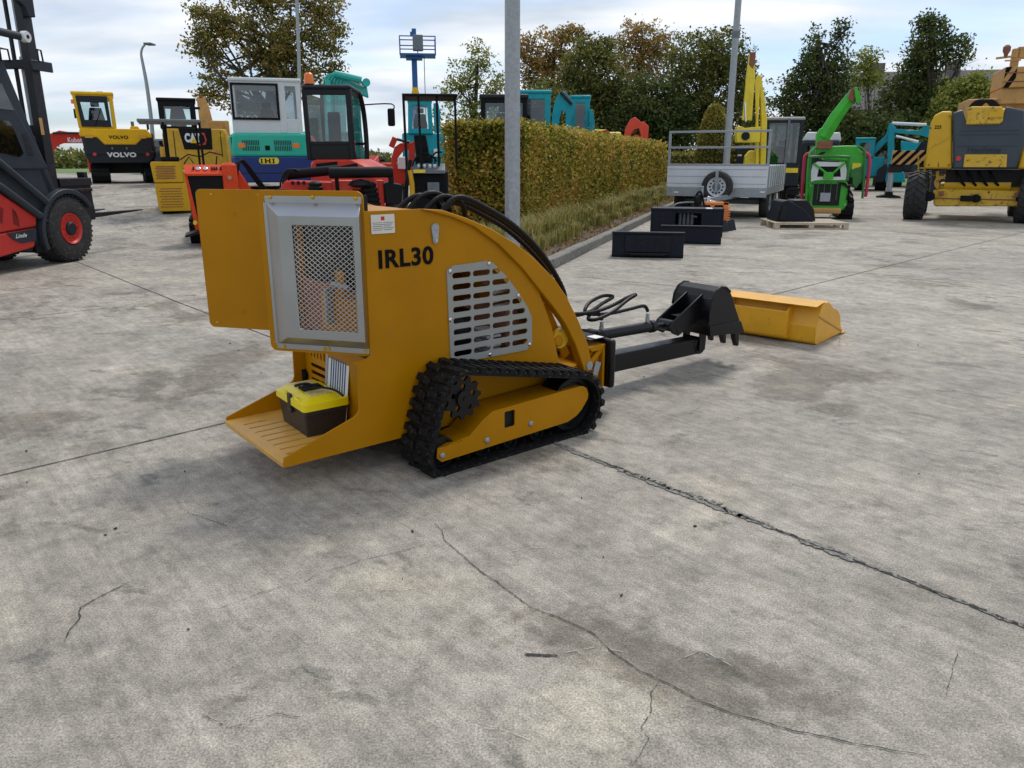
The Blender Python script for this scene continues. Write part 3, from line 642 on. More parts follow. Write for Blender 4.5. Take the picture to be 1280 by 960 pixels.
    for a, c in zip(ed[:-1], ed[1:]): fl.prism([(a[0], a[1] - .006), (c[0], c[1] - .006), (c[0], c[1]), (a[0], a[1])], 'y', yy, y_in)
    fl.prism([(.05, .108), (.198, .132), (.198, .138), (.05, .114)], 'y', yy, y_in); fl.build('frame_flange', 'loader', fr)
    MB().box(.37, .475, yy + .02 * (-sgn), yy + .05 * (-sgn), .10, .22).build('frame_shade_block', 'dark', fr)  # dark block behind the window stands in for the shade inside
    for x, z in ((.05, .083), (.29, .096), (.545, .118)): MB().lathe((x, yy + .004 * sgn, z), (0, sgn, 0), [(.001, 0), (.013, 0), (.013, .006), (.007, .011), (.001, .011)], 12).build('frame_bolt', 'galv', fr)
track(0, .205, -1); track(.885, 1.09, 1)
MB().cyl((.165, .18, .316), (.165, .91, .316), .05).box(.35, .8, .16, .93, .14, .20).build('axle_beam', 'black', ld)
# open mesh door: its own frame; x from hinge outwards, y towards its outside, z up
DR = R(126); HX = Vector((-.158, .222, 0))
def doorpart(x0, x1, z0, z1, r_, holes=(), y=0.0, t=.006):
    me = plate([rrect(x0, z0, x1, z1, r_)] + list(holes), t, .0012); me.transform(Matrix(((1, 0, 0, 0), (0, 0, 1, y), (0, 1, 0, 0), (0, 0, 0, 1)))); return me
dm = doorpart(0, .465, .512, 1.178, .03, [rrect(.05, .60, .34, 1.08, .01)])
door = link('mesh_door', dm, 'loader', ld); door.location = HX; door.rotation_euler = (0, 0, DR)
gb = MB()
X0, X1, Z0, Z1 = .010, .428, .545, 1.148; x0, x1, z0, z1 = -.012, .338, .590, 1.084; b_ = .075; y_ = .006
fr_o = [(X0, y_, Z0), (X1, y_, Z0), (X1, y_, Z1 - .018), (X0, y_, Z1 - .018)]; fr_i = [(x0, b_, z0), (x1, b_, z0), (x1, b_, z1), (x0, b_, z1)]
mx0, mx1, mz0, mz1 = .016, .278, .628, 1.048
mi = [(mx0, b_, mz0), (mx1, b_, mz0), (mx1, b_, mz1), (mx0, b_, mz1)]
mi2 = [(a, b_ - .004, c) for a, _, c in mi]
gb.loft([fr_o, fr_i, mi, mi2], cap=False)
gb.box(X0 - .004, X1 + .004, .004, .0075, Z1 - .02, Z1 + .008).box(X0 - .004, X1 + .004, .004, .0075, Z0 - .022, Z0 + .002).box(X1 - .002, X1 + .012, .004, .0075, Z0, Z1 - .02)
guard = gb.build('steel_guard', 'steel', door, .0015)
wr = MB(); p_ = .0195; W2, H2 = mx1 - mx0, mz1 - mz0; sl_ = .78
def clip(xa, za, dx, dz):
    ts = []
    for (lo, hi, o_, d_) in ((mx0, mx1, xa, dx), (mz0, mz1, za, dz)):
        ta, tb = (lo - o_) / d_, (hi - o_) / d_; ts.append((min(ta, tb), max(ta, tb)))
    return max(t_[0] for t_ in ts), min(t_[1] for t_ in ts)
for sg in (1, -1):
    dx, dz = 1.0, sl_ * sg
    for k in range(-40, 80):
        za = mz0 + k * p_ * 1.0; xa = mx0
        a, c = clip(xa, za, dx, dz)
        if c - a > .004:
            wr.bar((xa + dx * a, b_ - .006 - .0015 * sg, za + dz * a), (xa + dx * c, b_ - .006 - .0015 * sg, za + dz * c), .0023, .002, up=(0, 1, 0))
wr.build('diamond_mesh', 'wire', door)
bt = MB()
for x, z in ((.03, 1.150), (.215, 1.152), (.405, 1.150), (.025, .533), (.19, .533), (.21, .533), (.40, .533)): bt.lathe((x, .007, z), (0, 1, 0), [(.001, 0), (.008, 0), (.008, .004), (.004, .008), (.001, .008)], 10)
bt.build('door_bolts', 'mustard', door)
fd = link('far_door', doorpart(.52, .942, .537, 1.168, .025), 'loader', ld, label='plain yellow door plate without mesh'); nl = Matrix.Rotation(DR, 3, 'Z') @ Vector((0, -.25, 0)); fd.location = HX + nl; fd.rotation_euler = (0, 0, DR)
bt = MB()
for x, z in ((.62, 1.145), (.86, 1.145), (.62, .56), (.90, .56)): bt.lathe((x, .003, z), (0, 1, 0), [(.001, 0), (.007, 0), (.007, .003), (.001, .006)], 8)
bt.build('door_bolts', 'mustard', fd)
MB().bar((-.14, .86, 1.06), (-.40, .98, 1.06), .02, .02).bar((-.14, .86, .62), (-.40, .98, .62), .02, .02).build('far_door_stay', 'loader', ld)
# hose bundle over the top
for k, pts in enumerate((
    [(.05, .42, 1.02), (.13, .40, 1.11), (.20, .38, 1.145), (.28, .37, 1.12), (.33, .40, 1.03)],
    [(.10, .38, 1.02), (.17, .37, 1.12), (.25, .36, 1.155), (.33, .36, 1.12), (.38, .40, 1.0)],
    [(.16, .34, 1.02), (.23, .34, 1.11), (.31, .34, 1.14), (.40, .34, 1.10), (.45, .40, 1.0)],
    [(.22, .31, 1.02), (.30, .31, 1.11), (.38, .31, 1.135), (.52, .31, 1.08), (.66, .31, 1.005), (.80, .31, .90), (.92, .32, .78), (1.02, .33, .64), (1.07, .36, .5)],
    [(.25, .35, 1.02), (.33, .35, 1.10), (.41, .35, 1.115), (.55, .35, 1.06), (.69, .35, .985), (.83, .35, .88), (.95, .35, .76), (1.05, .36, .62), (1.10, .40, .48)],
    [(.27, .40, 1.02), (.35, .40, 1.10), (.43, .40, 1.10), (.57, .40, 1.04), (.71, .40, .965), (.85, .40, .86), (.97, .40, .74), (1.08, .42, .58)])):
    mb = MB(); mb.tube(pts, [.0128 if i_ % 2 else .0112 for i_ in range((len(pts) - 1) * 14 + 1)], 10, 14)
    mb.build('hydraulic_hose', 'hose', ld)
# ------------------------------------------------------------------ digging arm fitted to the loader
tc_ = .475
mb = MB(); mb.box(1.232, 1.275, .185, .88, .118, .385); at_ = mb.build('mounting_plate', 'black', ld, .018, 3)
MB().box(1.12, 1.24, .24, .62, .386, .394).build('plate_shelf', 'black', at_, .003)
MB().box(1.16, 1.222, .235, .30, .395, .397).build('paper_label', 'paper', at_)
bmM = MB(); bmM.bar((1.27, tc_, .165), (2.30, tc_, .150), .10, .105); bmM.cyl((2.30, tc_ - .055, .150), (2.30, tc_ + .055, .150), .055)
beam = bmM.build('boom_beam', 'black', ld, .006)
MB().prism([(1.27, .22), (1.50, .22), (1.44, .36), (1.27, .39)], 'y', tc_ - .04, tc_ - .03).prism([(1.27, .22), (1.50, .22), (1.44, .36), (1.27, .39)], 'y', tc_ + .03, tc_ + .04).build('boom_lug', 'black', beam, .003)
cy = MB(); cy.cyl((1.42, tc_, .335), (1.88, tc_, .325), .032); cy.cyl((1.86, tc_, .325), (1.90, tc_, .325), .038); cy.cyl((1.9, tc_, .325), (2.02, tc_, .315), .016); cy.cyl((2.02, tc_ - .05, .315), (2.02, tc_ + .05, .315), .036); cy.cyl((1.40, tc_ - .05, .335), (1.40, tc_ + .05, .335), .036)
cyl_ = cy.build('hydraulic_cylinder', 'black', ld, .002)
ft = MB()
for x in (1.45, 1.84): ft.cyl((x, tc_, .35), (x, tc_, .385), .014, n=6); ft.cyl((x, tc_, .385), (x, tc_, .41), .011)
ft.build('hose_fittings', 'galv', cyl_)
lk = MB()
for dy in (-.06, .06): lk.prism([(2.0, .345), (1.975, .31), (2.0, .275), (2.06, .25), (2.25, .33), (2.30, .46), (2.27, .49)], 'y', tc_ + dy - .006, tc_ + dy + .006)
lk.box(2.10, 2.20, tc_ - .05, tc_ + .05, .355, .365); lk.cyl((2.06, tc_ - .07, .29), (2.06, tc_ + .07, .29), .022)
lk.prism([(2.27, .12), (2.33, .12), (2.34, .28), (2.27, .28)], 'y', tc_ - .07, tc_ - .058).prism([(2.27, .12), (2.33, .12), (2.34, .28), (2.27, .28)], 'y', tc_ + .058, tc_ + .07)
lk.build('bucket_linkage', 'black', ld, .004)
ba, bb = .33, .625
sp_ = [(2.262, .235), (2.25, .30), (2.248, .40), (2.262, .47), (2.295, .513), (2.345, .535), (2.395, .528), (2.445, .495), (2.49, .43), (2.52, .375), (2.625, .21)]
bk = MB()
bk.prism(sp_, 'y', ba, ba + .012).prism(sp_, 'y', bb - .012, bb)
shell = sp_[:-2]
ins = [(x + (2.40 - x) * .05, z + (.33 - z) * .05) for x, z in sp_]
for i in range(len(sp_) - 1):
    a, c, a2, c2 = sp_[i], sp_[i + 1], ins[i], ins[i + 1]
    bk.prism([a, c, c2, a2], 'y', ba + .003, bb - .003)
for yy in (ba, bb):
    rim = [(x, z) for x, z in sp_[2:8]]; bk.tube([(x, yy, z) for x, z in rim], .008, 6)
bucket = bk.build('digging_bucket', 'black', ld, .003)
MB().prism([(2.262, .235), (2.25, .30), (2.575, .292), (2.625, .21)], 'y', ba - .008, ba + .001).build('side_cutter', 'black', bucket, .002)
for k in range(3):
    yy = ba + .03 + k * .10
    MB().prism([(2.56, .25), (2.62, .22), (2.628, .115), (2.61, .112), (2.58, .17)], 'y', yy, yy + .035).build('tooth', 'black', bucket, .003)
# loop of hose lying over the arm
for pts in ([(1.10, .42, .52), (1.25, .42, .50), (1.36, .42, .50), (1.48, .42, .53), (1.57, .40, .585), (1.62, .38, .61), (1.55, .38, .57), (1.42, .36, .50), (1.30, .36, .46), (1.27, .40, .455), (1.33, .44, .48), (1.40, .46, .47), (1.45, .475, .41)],
            [(1.08, .44, .50), (1.22, .46, .475), (1.36, .48, .48), (1.48, .50, .53), (1.56, .50, .575), (1.50, .52, .59), (1.38, .50, .56), (1.30, .46, .51), (1.33, .46, .47), (1.50, .47, .445), (1.68, .475, .45), (1.80, .475, .455), (1.84, .475, .41)]):
    MB().tube([(x, y, .475 + (z - .475) * (.62 if z > .475 else .8)) for x, y, z in pts], [.0112 if i_ % 2 else .0098 for i_ in range((len(pts) - 1) * 10 + 1)], 9, 10).build('arm_hose', 'hose', ld)

# ------------------------------------------------------------------ tool box and papers on the step
def onstep(x, y, z=.1515): v = Matrix.Rotation(LR, 3, 'Z') @ Vector((x, y, 0)); return (LO.x + v.x, LO.y + v.y, z)
tb = thing('tool_box', 'black tool box with bright yellow lid standing on the yellow slotted step', 'tool box', onstep(-.288, .558), LR + R(-2))
mb = MB(); B0 = rrect(-.085, -.145, .095, .14, .012); B1 = rrect(-.095, -.156, .104, .152, .014)
mb.loft([[(x, y, 0) for x, y in B0], [(x, y, .118) for x, y in B1]]); body = mb.build('box_body', 'tbb', tb, .002)
mb = MB(); mb.loft([[(x, y, .100) for x, y in rrect(-.094, -.161, .10, .156, .014)], [(x, y, .120) for x, y in rrect(-.094, -.161, .10, .156, .014)]]); mb.build('rim', 'tbb', body, .002)
mb = MB(); 
mb.loft([[(x, y, .119) for x, y in rrect(-.103, -.166, .110, .162, .016)], [(x, y, .150) for x, y in rrect(-.102, -.165, .109, .161, .016)], [(x, y, .156) for x, y in rrect(-.085, -.153, .092, .148, .014)], [(x, y, .172) for x, y in rrect(-.062, -.135, .07, .13, .014)]])
lid = mb.build('lid', 'tby', tb, .003)
MB().box(-.101, -.082, -.10, -.055, .120, .162).box(-.101, -.082, .05, .095, .120, .162).build('lid_ribs', 'tby', lid, .005)
MB().box(-.106, -.092, -.022, .012, .085, .168).box(-.108, -.094, -.026, .016, .084, .10).build('latch', 'tbb', tb, .003)
MB().box(-.045, .05, -.035, .03, .171, .181).box(-.03, .04, -.022, .018, .1812, .186).build('carry_handle', 'blackm', tb, .004)
MB().box(-.05, .05, .042, .118, .1705, .1755).box(-.05, .05, -.122, -.046, .1705, .1755).build('organiser_cover', mat('clear_cover', (.62, .52, .22), .25, var=.2, vs=30), tb, .003)
pg = thing('instruction_sheet', 'white leaflet with blue printed columns leaning against the wall behind the tool box', 'leaflet', onstep(-.176, .475), LR)
Rm = Matrix.Rotation(R(7), 4, 'Y')
def sheet(y0, y1, z0, z1, x): return MB().box(x, x + .0015, y0, y1, z0, z1, Rm)
sheet(-.07, .145, .0, .325, -.03).build('page', 'paper', pg)
mb = MB()
for k in range(7): mb.box(-.0315, -.0308, -.045 + k * .022, -.036 + k * .022, .15, .30, Rm)
mb.build('printed_columns', 'bluef', pg); sheet(.125, .145, .12, .325, -.033).build('spine_strip', 'galv', pg)
cb = MB().tube([(-.345, .52, .335), (-.29, .46, .35), (-.25, .40, .345), (-.245, .33, .335)], .005, 8, 6); cb.tube([(-.35, .58, .34), (-.31, .55, .35), (-.28, .52, .337)], .006, 8, 6)
o = cb.build('loose_cable', 'hose'); o.location = LO; o.rotation_euler = (0, 0, LR); tag(o, 'short black cable lying on the tool box lid', 'cable')
o.location.z = LO.z + 0.0

# ------------------------------------------------------------------ yellow loading bucket on the ground
yb = thing('loading_bucket', 'shiny yellow loader bucket lying on the concrete behind the black digging bucket', 'bucket', (2.188, 5.42, 0), math.atan2(.74, .67)); yb.scale = (1, 1, .86)
prf = [(0.0, .03), (.012, .01), (.04, .0), (.52, .012), (.55, .03), (.50, .07), (.46, .18), (.40, .235), (.30, .27), (.20, .335), (.115, .345), (.06, .33), (.03, .25), (-.005, .15)]
Lb = .86
mb = MB(); mb.prism(prf, 'y', 0, .012).prism(prf, 'y', Lb - .012, Lb)
sh = [(.55, .012), (.04, .0), (.012, .01), (0, .03), (-.005, .15), (.06, .33), (.20, .345)]
shi = [(.55, .02), (.045, .01), (.02, .02), (.01, .035), (.006, .15), (.07, .322), (.20, .335)]
for i in range(len(sh) - 1): mb.prism([sh[i], sh[i + 1], shi[i + 1], shi[i]], 'y', .004, Lb - .004)
yk = mb.build('bucket_shell', 'bucket_y', yb, .003)
MB().prism([(-.04, .335), (.07, .352), (.13, .35), (.13, .343), (.07, .344), (-.036, .327)], 'y', .0, Lb).build('top_flange', 'bucket_y', yb, .003)
mb = MB(); P4 = lambda x, z: (x, z)
mb.prism([(-.03, .045), (-.045, .27), (-.015, .30), (.06, .32), (.0, .15), (.0, .045)], 'y', .20, .212).prism([(-.03, .045), (-.045, .27), (-.015, .30), (.06, .32), (.0, .15), (.0, .045)], 'y', .66, .672)
mb.prism([(-.03, .05), (-.038, .05), (-.05, .265), (-.042, .27)], 'y', .20, .672).prism([(-.03, .045), (-.045, .27), (.0, .15)], 'y', .44, .45).prism([(-.03, .03), (.01, .03), (.01, .05), (-.038, .05)], 'y', .20, .672)
mb.build('mounting_frame', 'bucket_y', yb, .003)
MB().prism([(.02, .235), (.025, .248), (.53, .03), (.52, .02)], 'y', -.003, .001).build('side_weld', mat('weld_line', (.40, .20, .02), .6), yb)
MB().box(.50, .585, -.012, Lb + .012, .008, .02).build('cutting_edge', 'bucket_y', yb, .003)

# ------------------------------------------------------------------ shared builders for the machines standing round the yard
def add_track(k, x0, x1, d0, d1, h, parent, n=22, name='crawler_track', m='rubber'):
    """crawler belt seen from behind: x0..x1 wide, d0..d1 long, h high, local metres"""
    r = h / 2; mb = MB(); P = []
    for i in range(9): a = R(90 + 180 * i / 8); P.append((d0 + r + r * math.cos(a), r + r * math.sin(a)))
    for i in range(9): a = R(-90 + 180 * i / 8); P.append((d1 - r + r * math.cos(a), r + r * math.sin(a)))
    mb.prism(P, 'x', x0 + .02, x1 - .02)
    per = 2 * (d1 - d0 - 2 * r) + 2 * math.pi * r; n = max(12, int(per / .13)); L = d1 - d0 - 2 * r
    for i in range(n):
        s_ = per * i / n
        if s_ < L: c = (d0 + r + s_, 0); a = -90
        elif s_ < L + math.pi * r: q = (s_ - L) / r; c = (d1 - r + r * math.sin(q), r - r * math.cos(q)); a = -90 + math.degrees(q)
        elif s_ < 2 * L + math.pi * r: c = (d1 - r - (s_ - L - math.pi * r), h); a = 90
        else: q = (s_ - 2 * L - math.pi * r) / r; c = (d0 + r - r * math.sin(q), r + r * math.cos(q)); a = 90 + math.degrees(q)
        b = R(a); cc = (c[0] + .012 * math.cos(b), c[1] + .012 * math.sin(b))
        mb.rbox(((x0 + x1) / 2, cc[0], cc[1]), (x1 - x0, .055, .045), (b + R(90), 0, 0))
    t_ = mb.build(name, m, parent)
    wl = MB(); w_ = .85 * r
    for c in (d0 + r, d1 - r): wl.cyl((x0 - .005, c, r), (x1 + .005, c, r), w_, n=20)
    for c in np.linspace(d0 + 2 * r, d1 - 2 * r, 4): wl.cyl((x0 - .002, c, r * .45), (x1 + .002, c, r * .45), r * .35, n=12)
    wl.build('track_wheels', 'cgrey', t_); return t_
def cab(parent, x0, x1, d0, d1, z0, z1, fm, gm='glass', lean=(0, 0), post=.07, sill=.0, roofm=None, seat=True, rpad=.03, back=None):
    """operator cab: posts, sills, roof, panes and seat in local metres; lean = shift of the top edge (x0 side, x1 side)"""
    def X(s, z): f = (z - z0) / (z1 - z0); return (x0 + lean[0] * f) if s == 0 else (x1 + lean[1] * f)
    p = post; mb = MB(); zs = z0 + sill
    for s in (0, 1):
        for d in (d0, d1 - p):
            sg = 1 if s == 0 else -1
            mb.loft([[(X(s, z), d, z), (X(s, z) + sg * p, d, z), (X(s, z) + sg * p, d + p, z), (X(s, z), d + p, z)] for z in (z0, z1)])
    mb.box(x0 + p * .9, x1 - p * .9, d0 + .001, d0 + p * .9, z0, zs + .06).box(x0 + p * .9, x1 - p * .9, d1 - p * .9, d1 - .001, z0, zs + .03)
    mb.box(x0 + .001, x0 + p * .8, d0 + p * .9, d1 - p * .9, z0, zs + .06).box(x1 - p * .8, x1 - .001, d0 + p * .9, d1 - p * .9, z0, zs + .06)
    mb.box(x0 + lean[0] + p * .9, x1 + lean[1] - p * .9, d0 + .001, d0 + p * .9, z1 - p, z1).box(x0 + lean[0] + p * .9, x1 + lean[1] - p * .9, d1 - p * .9, d1 - .001, z1 - p, z1)
    fr = mb.build('cab_frame', fm, parent, .012)
    MB().box(x0 + lean[0] - rpad, x1 + lean[1] + rpad, d0 - rpad, d1 + rpad, z1 - .02, z1 + .07).build('cab_roof', roofm or fm, parent, .035, 3)
    q = p * .45
    def pane(a, b, c, d): MB().add([a, b, c, d], [(0, 1, 2, 3)]).build('pane', gm, fr)
    zt, zb = z1 - p, zs + .05
    pane((X(0, zb) + q, d0 + q, zb), (X(1, zb) - q, d0 + q, zb), (X(1, zt) - q, d0 + q, zt), (X(0, zt) + q, d0 + q, zt))
    pane((X(0, zb) + q, d1 - q, zb), (X(1, zb) - q, d1 - q, zb), (X(1, zt) - q, d1 - q, zt), (X(0, zt) + q, d1 - q, zt))
    for s in (0, 1):
        sg = 1 if s == 0 else -1
        pane((X(s, zb) + q * sg, d0 + q, zb), (X(s, zb) + q * sg, d1 - q, zb), (X(s, zt) + q * sg, d1 - q, zt), (X(s, zt) + q * sg, d0 + q, zt))
    if seat:
        c = (x0 + x1) / 2; m_ = MB().box(c - .20, c + .20, d0 + .25, d0 + .7, z0 + .05, z0 + .2)
        m_.loft([[(c - .22, d0 + .22, z0 + .2), (c + .22, d0 + .22, z0 + .2), (c + .22, d0 + .32, z0 + .2), (c - .22, d0 + .32, z0 + .2)], [(c - .15, d0 + .16, z0 + .56), (c + .15, d0 + .16, z0 + .56), (c + .15, d0 + .25, z0 + .56), (c - .15, d0 + .25, z0 + .56)]])
        m_.box(c - .11, c + .11, d0 + .15, d0 + .23, z0 + .58, z0 + .72); m_.build('seat', 'blackm', parent, .03, 3)
    return fr
def wheel(parent, c, ax, r, wd, rim='lred', hub='cgrey', lug=0, name='wheel', rr=.5, nb=10):
    """tyre, rim, hub; c = centre of outer face, ax = outward direction"""
    ax = Vector(ax).normalized(); c = Vector(c)
    t_ = MB(); pr = [(r * rr, -.03), (r * (rr + .04), 0), (r * .80, .012), (r * .93, -.005), (r * .985, -wd * .14), (r, -wd * .3), (r, -wd * .7), (r * .985, -wd * .86), (r * .93, -wd), (r * .7, -wd), (r * rr, -wd + .02)]
    t_.lathe(c, ax, pr, 44)
    u = ax.cross(Vector((0, 0, 1))).normalized(); v = ax.cross(u)
    if lug:
        for i in range(lug):
            for s in (0, 1):
                a = 2 * math.pi * (i + .5 * s) / lug; sk = .30 if lug < 30 else .10; hh = r * (.045 if lug < 30 else .008)
                def pt(aa, rad, y): return c + ax * y + (u * math.cos(aa) + v * math.sin(aa)) * rad
                ya, yb = (-wd * .04, -wd * .53) if s == 0 else (-wd * .96, -wd * .47); w_ = .5 * math.pi * 2 / lug * .42
                vs = []
                for rad, f in ((r * .97, 1), (r + hh, .8)):
                    vs += [pt(a - w_ * f, rad, ya), pt(a + w_ * f, rad, ya), pt(a + sk + w_ * f, rad, yb), pt(a + sk - w_ * f, rad, yb)]
                t_.add(vs, [(0, 1, 2, 3), (4, 5, 6, 7), (0, 1, 5, 4), (1, 2, 6, 5), (2, 3, 7, 6), (3, 0, 4, 7)])
    ty = t_.build('tyre', 'tyre', parent)
    rm = MB().lathe(c, ax, [(r * rr * 1.03, -.02), (r * rr * 1.0, .006), (r * rr * .88, -.01), (r * rr * .8, -.05), (r * rr * .45, -.04), (.001, -.04)], 32).build('rim', rim, parent)
    hb = MB().lathe(c, ax, [(r * rr * .46, -.045), (r * rr * .44, .0), (r * rr * .36, .015), (.001, .015)], 24)
    hb.build('hub', hub, parent)
    bb = MB()
    for i in range(nb): a = 2 * math.pi * i / nb; q = c - ax * .045 + (u * math.cos(a) + v * math.sin(a)) * r * rr * .63; bb.cyl(q, q + ax * .025, r * .035, n=6)
    bb.build('wheel_nuts', hub, rm)
def boomseg(k, pts, w, m, parent, name='boom', d=0, taper=None):
    """box-section arm through local (x,y,z) points, each with a height"""
    mb = MB(); rings = []
    P = [Vector(p[:3]) for p in pts]; H = [p[3] for p in pts]
    for i, p in enumerate(P):
        t_ = (P[min(i + 1, len(P) - 1)] - P[max(i - 1, 0)]).normalized(); side = t_.cross(Vector((0, 1, 0)));
        if side.length < .25: side = Vector((0, 0, 1))
        side.normalize(); o_ = Vector((0, 1, 0)) if t_.cross(Vector((0, 1, 0))).length >= .25 else Vector((1, 0, 0))
        o_ = side.cross(t_).normalized()
        rings.append([p + side * H[i] / 2 + o_ * w / 2, p - side * H[i] / 2 + o_ * w / 2, p - side * H[i] / 2 - o_ * w / 2, p + side * H[i] / 2 - o_ * w / 2])
    mb.loft(rings); return mb.build(name, m, parent, .012)
GX = 'excavators lined up at the back of the yard'

# ---- red and grey forklift, left edge
k = Kit(90, 10.3, 82, z=0, X=-5.72)
r0 = k.thing('forklift', 'large red and grey forklift truck with raised forks at the left edge', 'forklift')
body = [(-420, 80), (-90, 8), (-20, 40), (0, 76), (38, 158), (73, 243), (84, 243), (84, 262), (66, 268), (62, 290), (62, 316), (44, 318), (-90, 345), (-420, 380)]
kb_ = [k.p(*q, 0.03) for q in body]
def fl(pts, d0, d1, name, m, bev=.01, parent=None): return MB().prism(k.poly(pts, d0), 'y', d0, d1).build(name, m, parent or r0, bev)
s_hull = [(-2.9, .35), (-2.9, 1.15), (-1.75, 1.25)] + [k.p(*q, .05) for q in ((-8, 150), (26, 150), (71, 243), (84, 243), (80, 262), (66, 268), (60, 290), (60, 316), (44, 316))] + [(-1.0, .27), (-2.4, .35)]
MB().prism(s_hull, 'y', .05, 1.25).build('body_hull', 'fgrey', r0, .03)
def cabframe(y0, y1):
    A = [k.p(*q, .05) for q in ((-6, 52), (2, 70), (73, 243), (60, 243), (36, 182), (6, 118), (-12, 78))]
    return MB().prism(A, 'y', y0, y1)
cf = cabframe(.05, .17); A2 = [k.p(*q, .05) for q in ((-6, 52), (2, 70), (73, 243), (60, 243), (36, 182), (6, 118), (-12, 78))]; cf.prism(A2, 'y', 1.13, 1.25)
rt = k.p(-4, 56, .05); cf.box(rt[0] - 1.5, rt[0] + .02, .05, 1.25, rt[1] - .05, rt[1] + .04).box(rt[0] - 1.5, rt[0] - 1.4, .05, .15, 1.2, rt[1]).box(rt[0] - 1.5, rt[0] - 1.4, 1.15, 1.25, 1.2, rt[1])
cf.build('cab_guard', 'fgrey', r0, .02)
dr = [k.p(*q, .045) for q in ((-40, 150), (2, 104), (8, 118), (60, 210), (52, 212), (-40, 212))]
MB().prism(dr, 'y', .03, .09).build('door', 'fgrey', r0, .02)
dw = r0
MB().prism([k.p(*q, .03) for q in ((-30, 108), (1, 104), (17, 138), (-30, 132))], 'y', .024, .032).build('door_window', 'dglass', r0)
MB().prism([k.p(*q, .03) for q in ((-30, 148), (10, 151), (15, 158), (29, 192), (24, 196), (-30, 184))], 'y', .022, .032).build('lower_window', 'dglass', r0)
vt = MB()
for i in range(9): a = k.p(27 + i * .9, 168 + i * 3.2, .03); b2 = k.p(33 + i * 1.2, 167 + i * 3.2, .03); vt.bar((a[0], .027, a[1]), (b2[0], .027, b2[1]), .008, .008)
vt.build('door_louvres', 'dark', r0)
for pts in ([(-70, 150), (0, 204), (58, 253)], [(-70, 196), (0, 233), (50, 270)]): k.T('step_rail', 'fgrey', [(*q, -.02) for q in pts], .045, n=12)
rc = [k.p(*q, -.0) for q in ((-60, 226), (0, 241), (46, 271), (46, 283), (0, 291), (-60, 300))]
MB().prism(rc, 'y', .0, .1).build('upper_cowl', 'lred', r0, .02)
rc = [k.p(*q, .01) for q in ((-120, 300), (0, 292), (45, 285), (44, 309), (0, 322), (-120, 345))]
MB().prism(rc, 'y', .01, .1).build('lower_cowl', 'lred', r0, .02)
MB().prism([(-2.9, .36), (-2.9, 1.2), (-2.0, 1.2), (-1.7, .8), (-1.9, .36)], 'y', .03, 1.27).build('counterweight', 'lred', r0, .06, 3)
vt = MB()
for i in range(9):
    for x0_ in (-4, 15):
        a = k.p(x0_ + i * .2, 257 + i * 2.2 + (x0_ > 0) * 4, -.002); L_ = max(.02, .085 - (i * .004 if x0_ < 0 else (4 - i) * .008 if i < 4 else 0)); vt.bar((a[0], -.002, a[1]), (a[0] + L_, -.002, a[1] - .05), .006, .006)
vt.build('cooling_slots', 'dark', r0)
MB().prism([k.p(*q, .0) for q in ((9, 292), (45, 286), (45, 301), (28, 304), (18, 300))], 'y', -.004, .012).build('name_panel', 'fgrey', r0)
k.text('Linde', 20, 291, 33, 298, -.007, 'white', r0, 'maker_lettering', .01, .35)
MB().prism([k.p(*q, .02) for q in ((44, 306), (62, 306), (62, 316), (44, 316))], 'y', .0, .3).build('skirt', 'blackm', r0, .01)
wc = k.P(90.5, 290, -.02); ah = []
for i in range(17): a = R(200 - 165 * i / 16); ah.append((wc[0] + .545 * math.cos(a), wc[2] + .545 * math.sin(a)))
for i in range(17): a = R(35 + 165 * i / 16); ah.append((wc[0] + .485 * math.cos(a), wc[2] + .485 * math.sin(a)))
MB().prism(ah, 'y', -.04, .42).build('mudguard', 'fgrey', r0, .01)
wheel(r0, (wc[0], -.02, .425), (0, -1, 0), .425, .34, 'lred', 'cgrey', 40, rr=.46)
wheel(r0, (wc[0], 1.32, .425), (0, 1, 0), .425, .34, 'lred', 'cgrey', 40, rr=.46)
wheel(r0, (-2.25, .10, .33), (0, -1, 0), .33, .28, 'lred', 'cgrey', 0, rr=.46); wheel(r0, (-2.25, 1.2, .33), (0, 1, 0), .33, .28, 'lred', 'cgrey', 0, rr=.46)
m0 = k.p(66, 225, .2); ms = MB(); xm = m0[0]
for y in (.12, .92):
    ms.box(xm - .16, xm - .02, y, y + .10, .10, 3.3).box(xm + .01, xm + .13, y + .11, y + .2, .08, 3.55).box(xm - .02, xm + .012, y + .03, y + .05, .1, 3.3)
    ms.box(xm - .02, xm + .01, y + .08, y + .14, .1, 3.3)
for z in (.5, 1.6, 2.36, 3.2): ms.box(xm - .14, xm - .04, .22, .92, z, z + .10)
ms.build('mast', 'mast', r0, .006)
hy = MB()
for y in (.30, .82): hy.cyl((xm - .05, y, .2), (xm - .05, y, 2.5), .038, n=12); hy.cyl((xm - .05, y, 2.5), (xm - .05, y, 3.35), .022, n=12)
hy.build('lift_cylinder', 'galv', r0); ch = MB()
for y in (.40, .72): ch.box(xm - .07, xm - .03, y, y + .03, .4, 3.3)
ch.build('lift_chain', 'mast', r0)
zt = k.p(30, 46, .05); MB().cyl((zt[0] - .95, .07, zt[1] + .02), (zt[0] - .05, .07, zt[1]), .045, n=14).build('tilt_cylinder', 'fgrey', r0); MB().lathe((zt[0], .0, zt[1]), (0, -1, 0), [(.001, .0), (.06, .0), (.065, -.01), (.065, -.06), (.001, -.06)], 24).build('pin_cap', 'white', r0); MB().lathe((zt[0], .004, zt[1]), (0, -1, 0), [(.022, 0), (.022, .01), (.001, .01)], 16).build('pin_bolt', 'dark', r0)
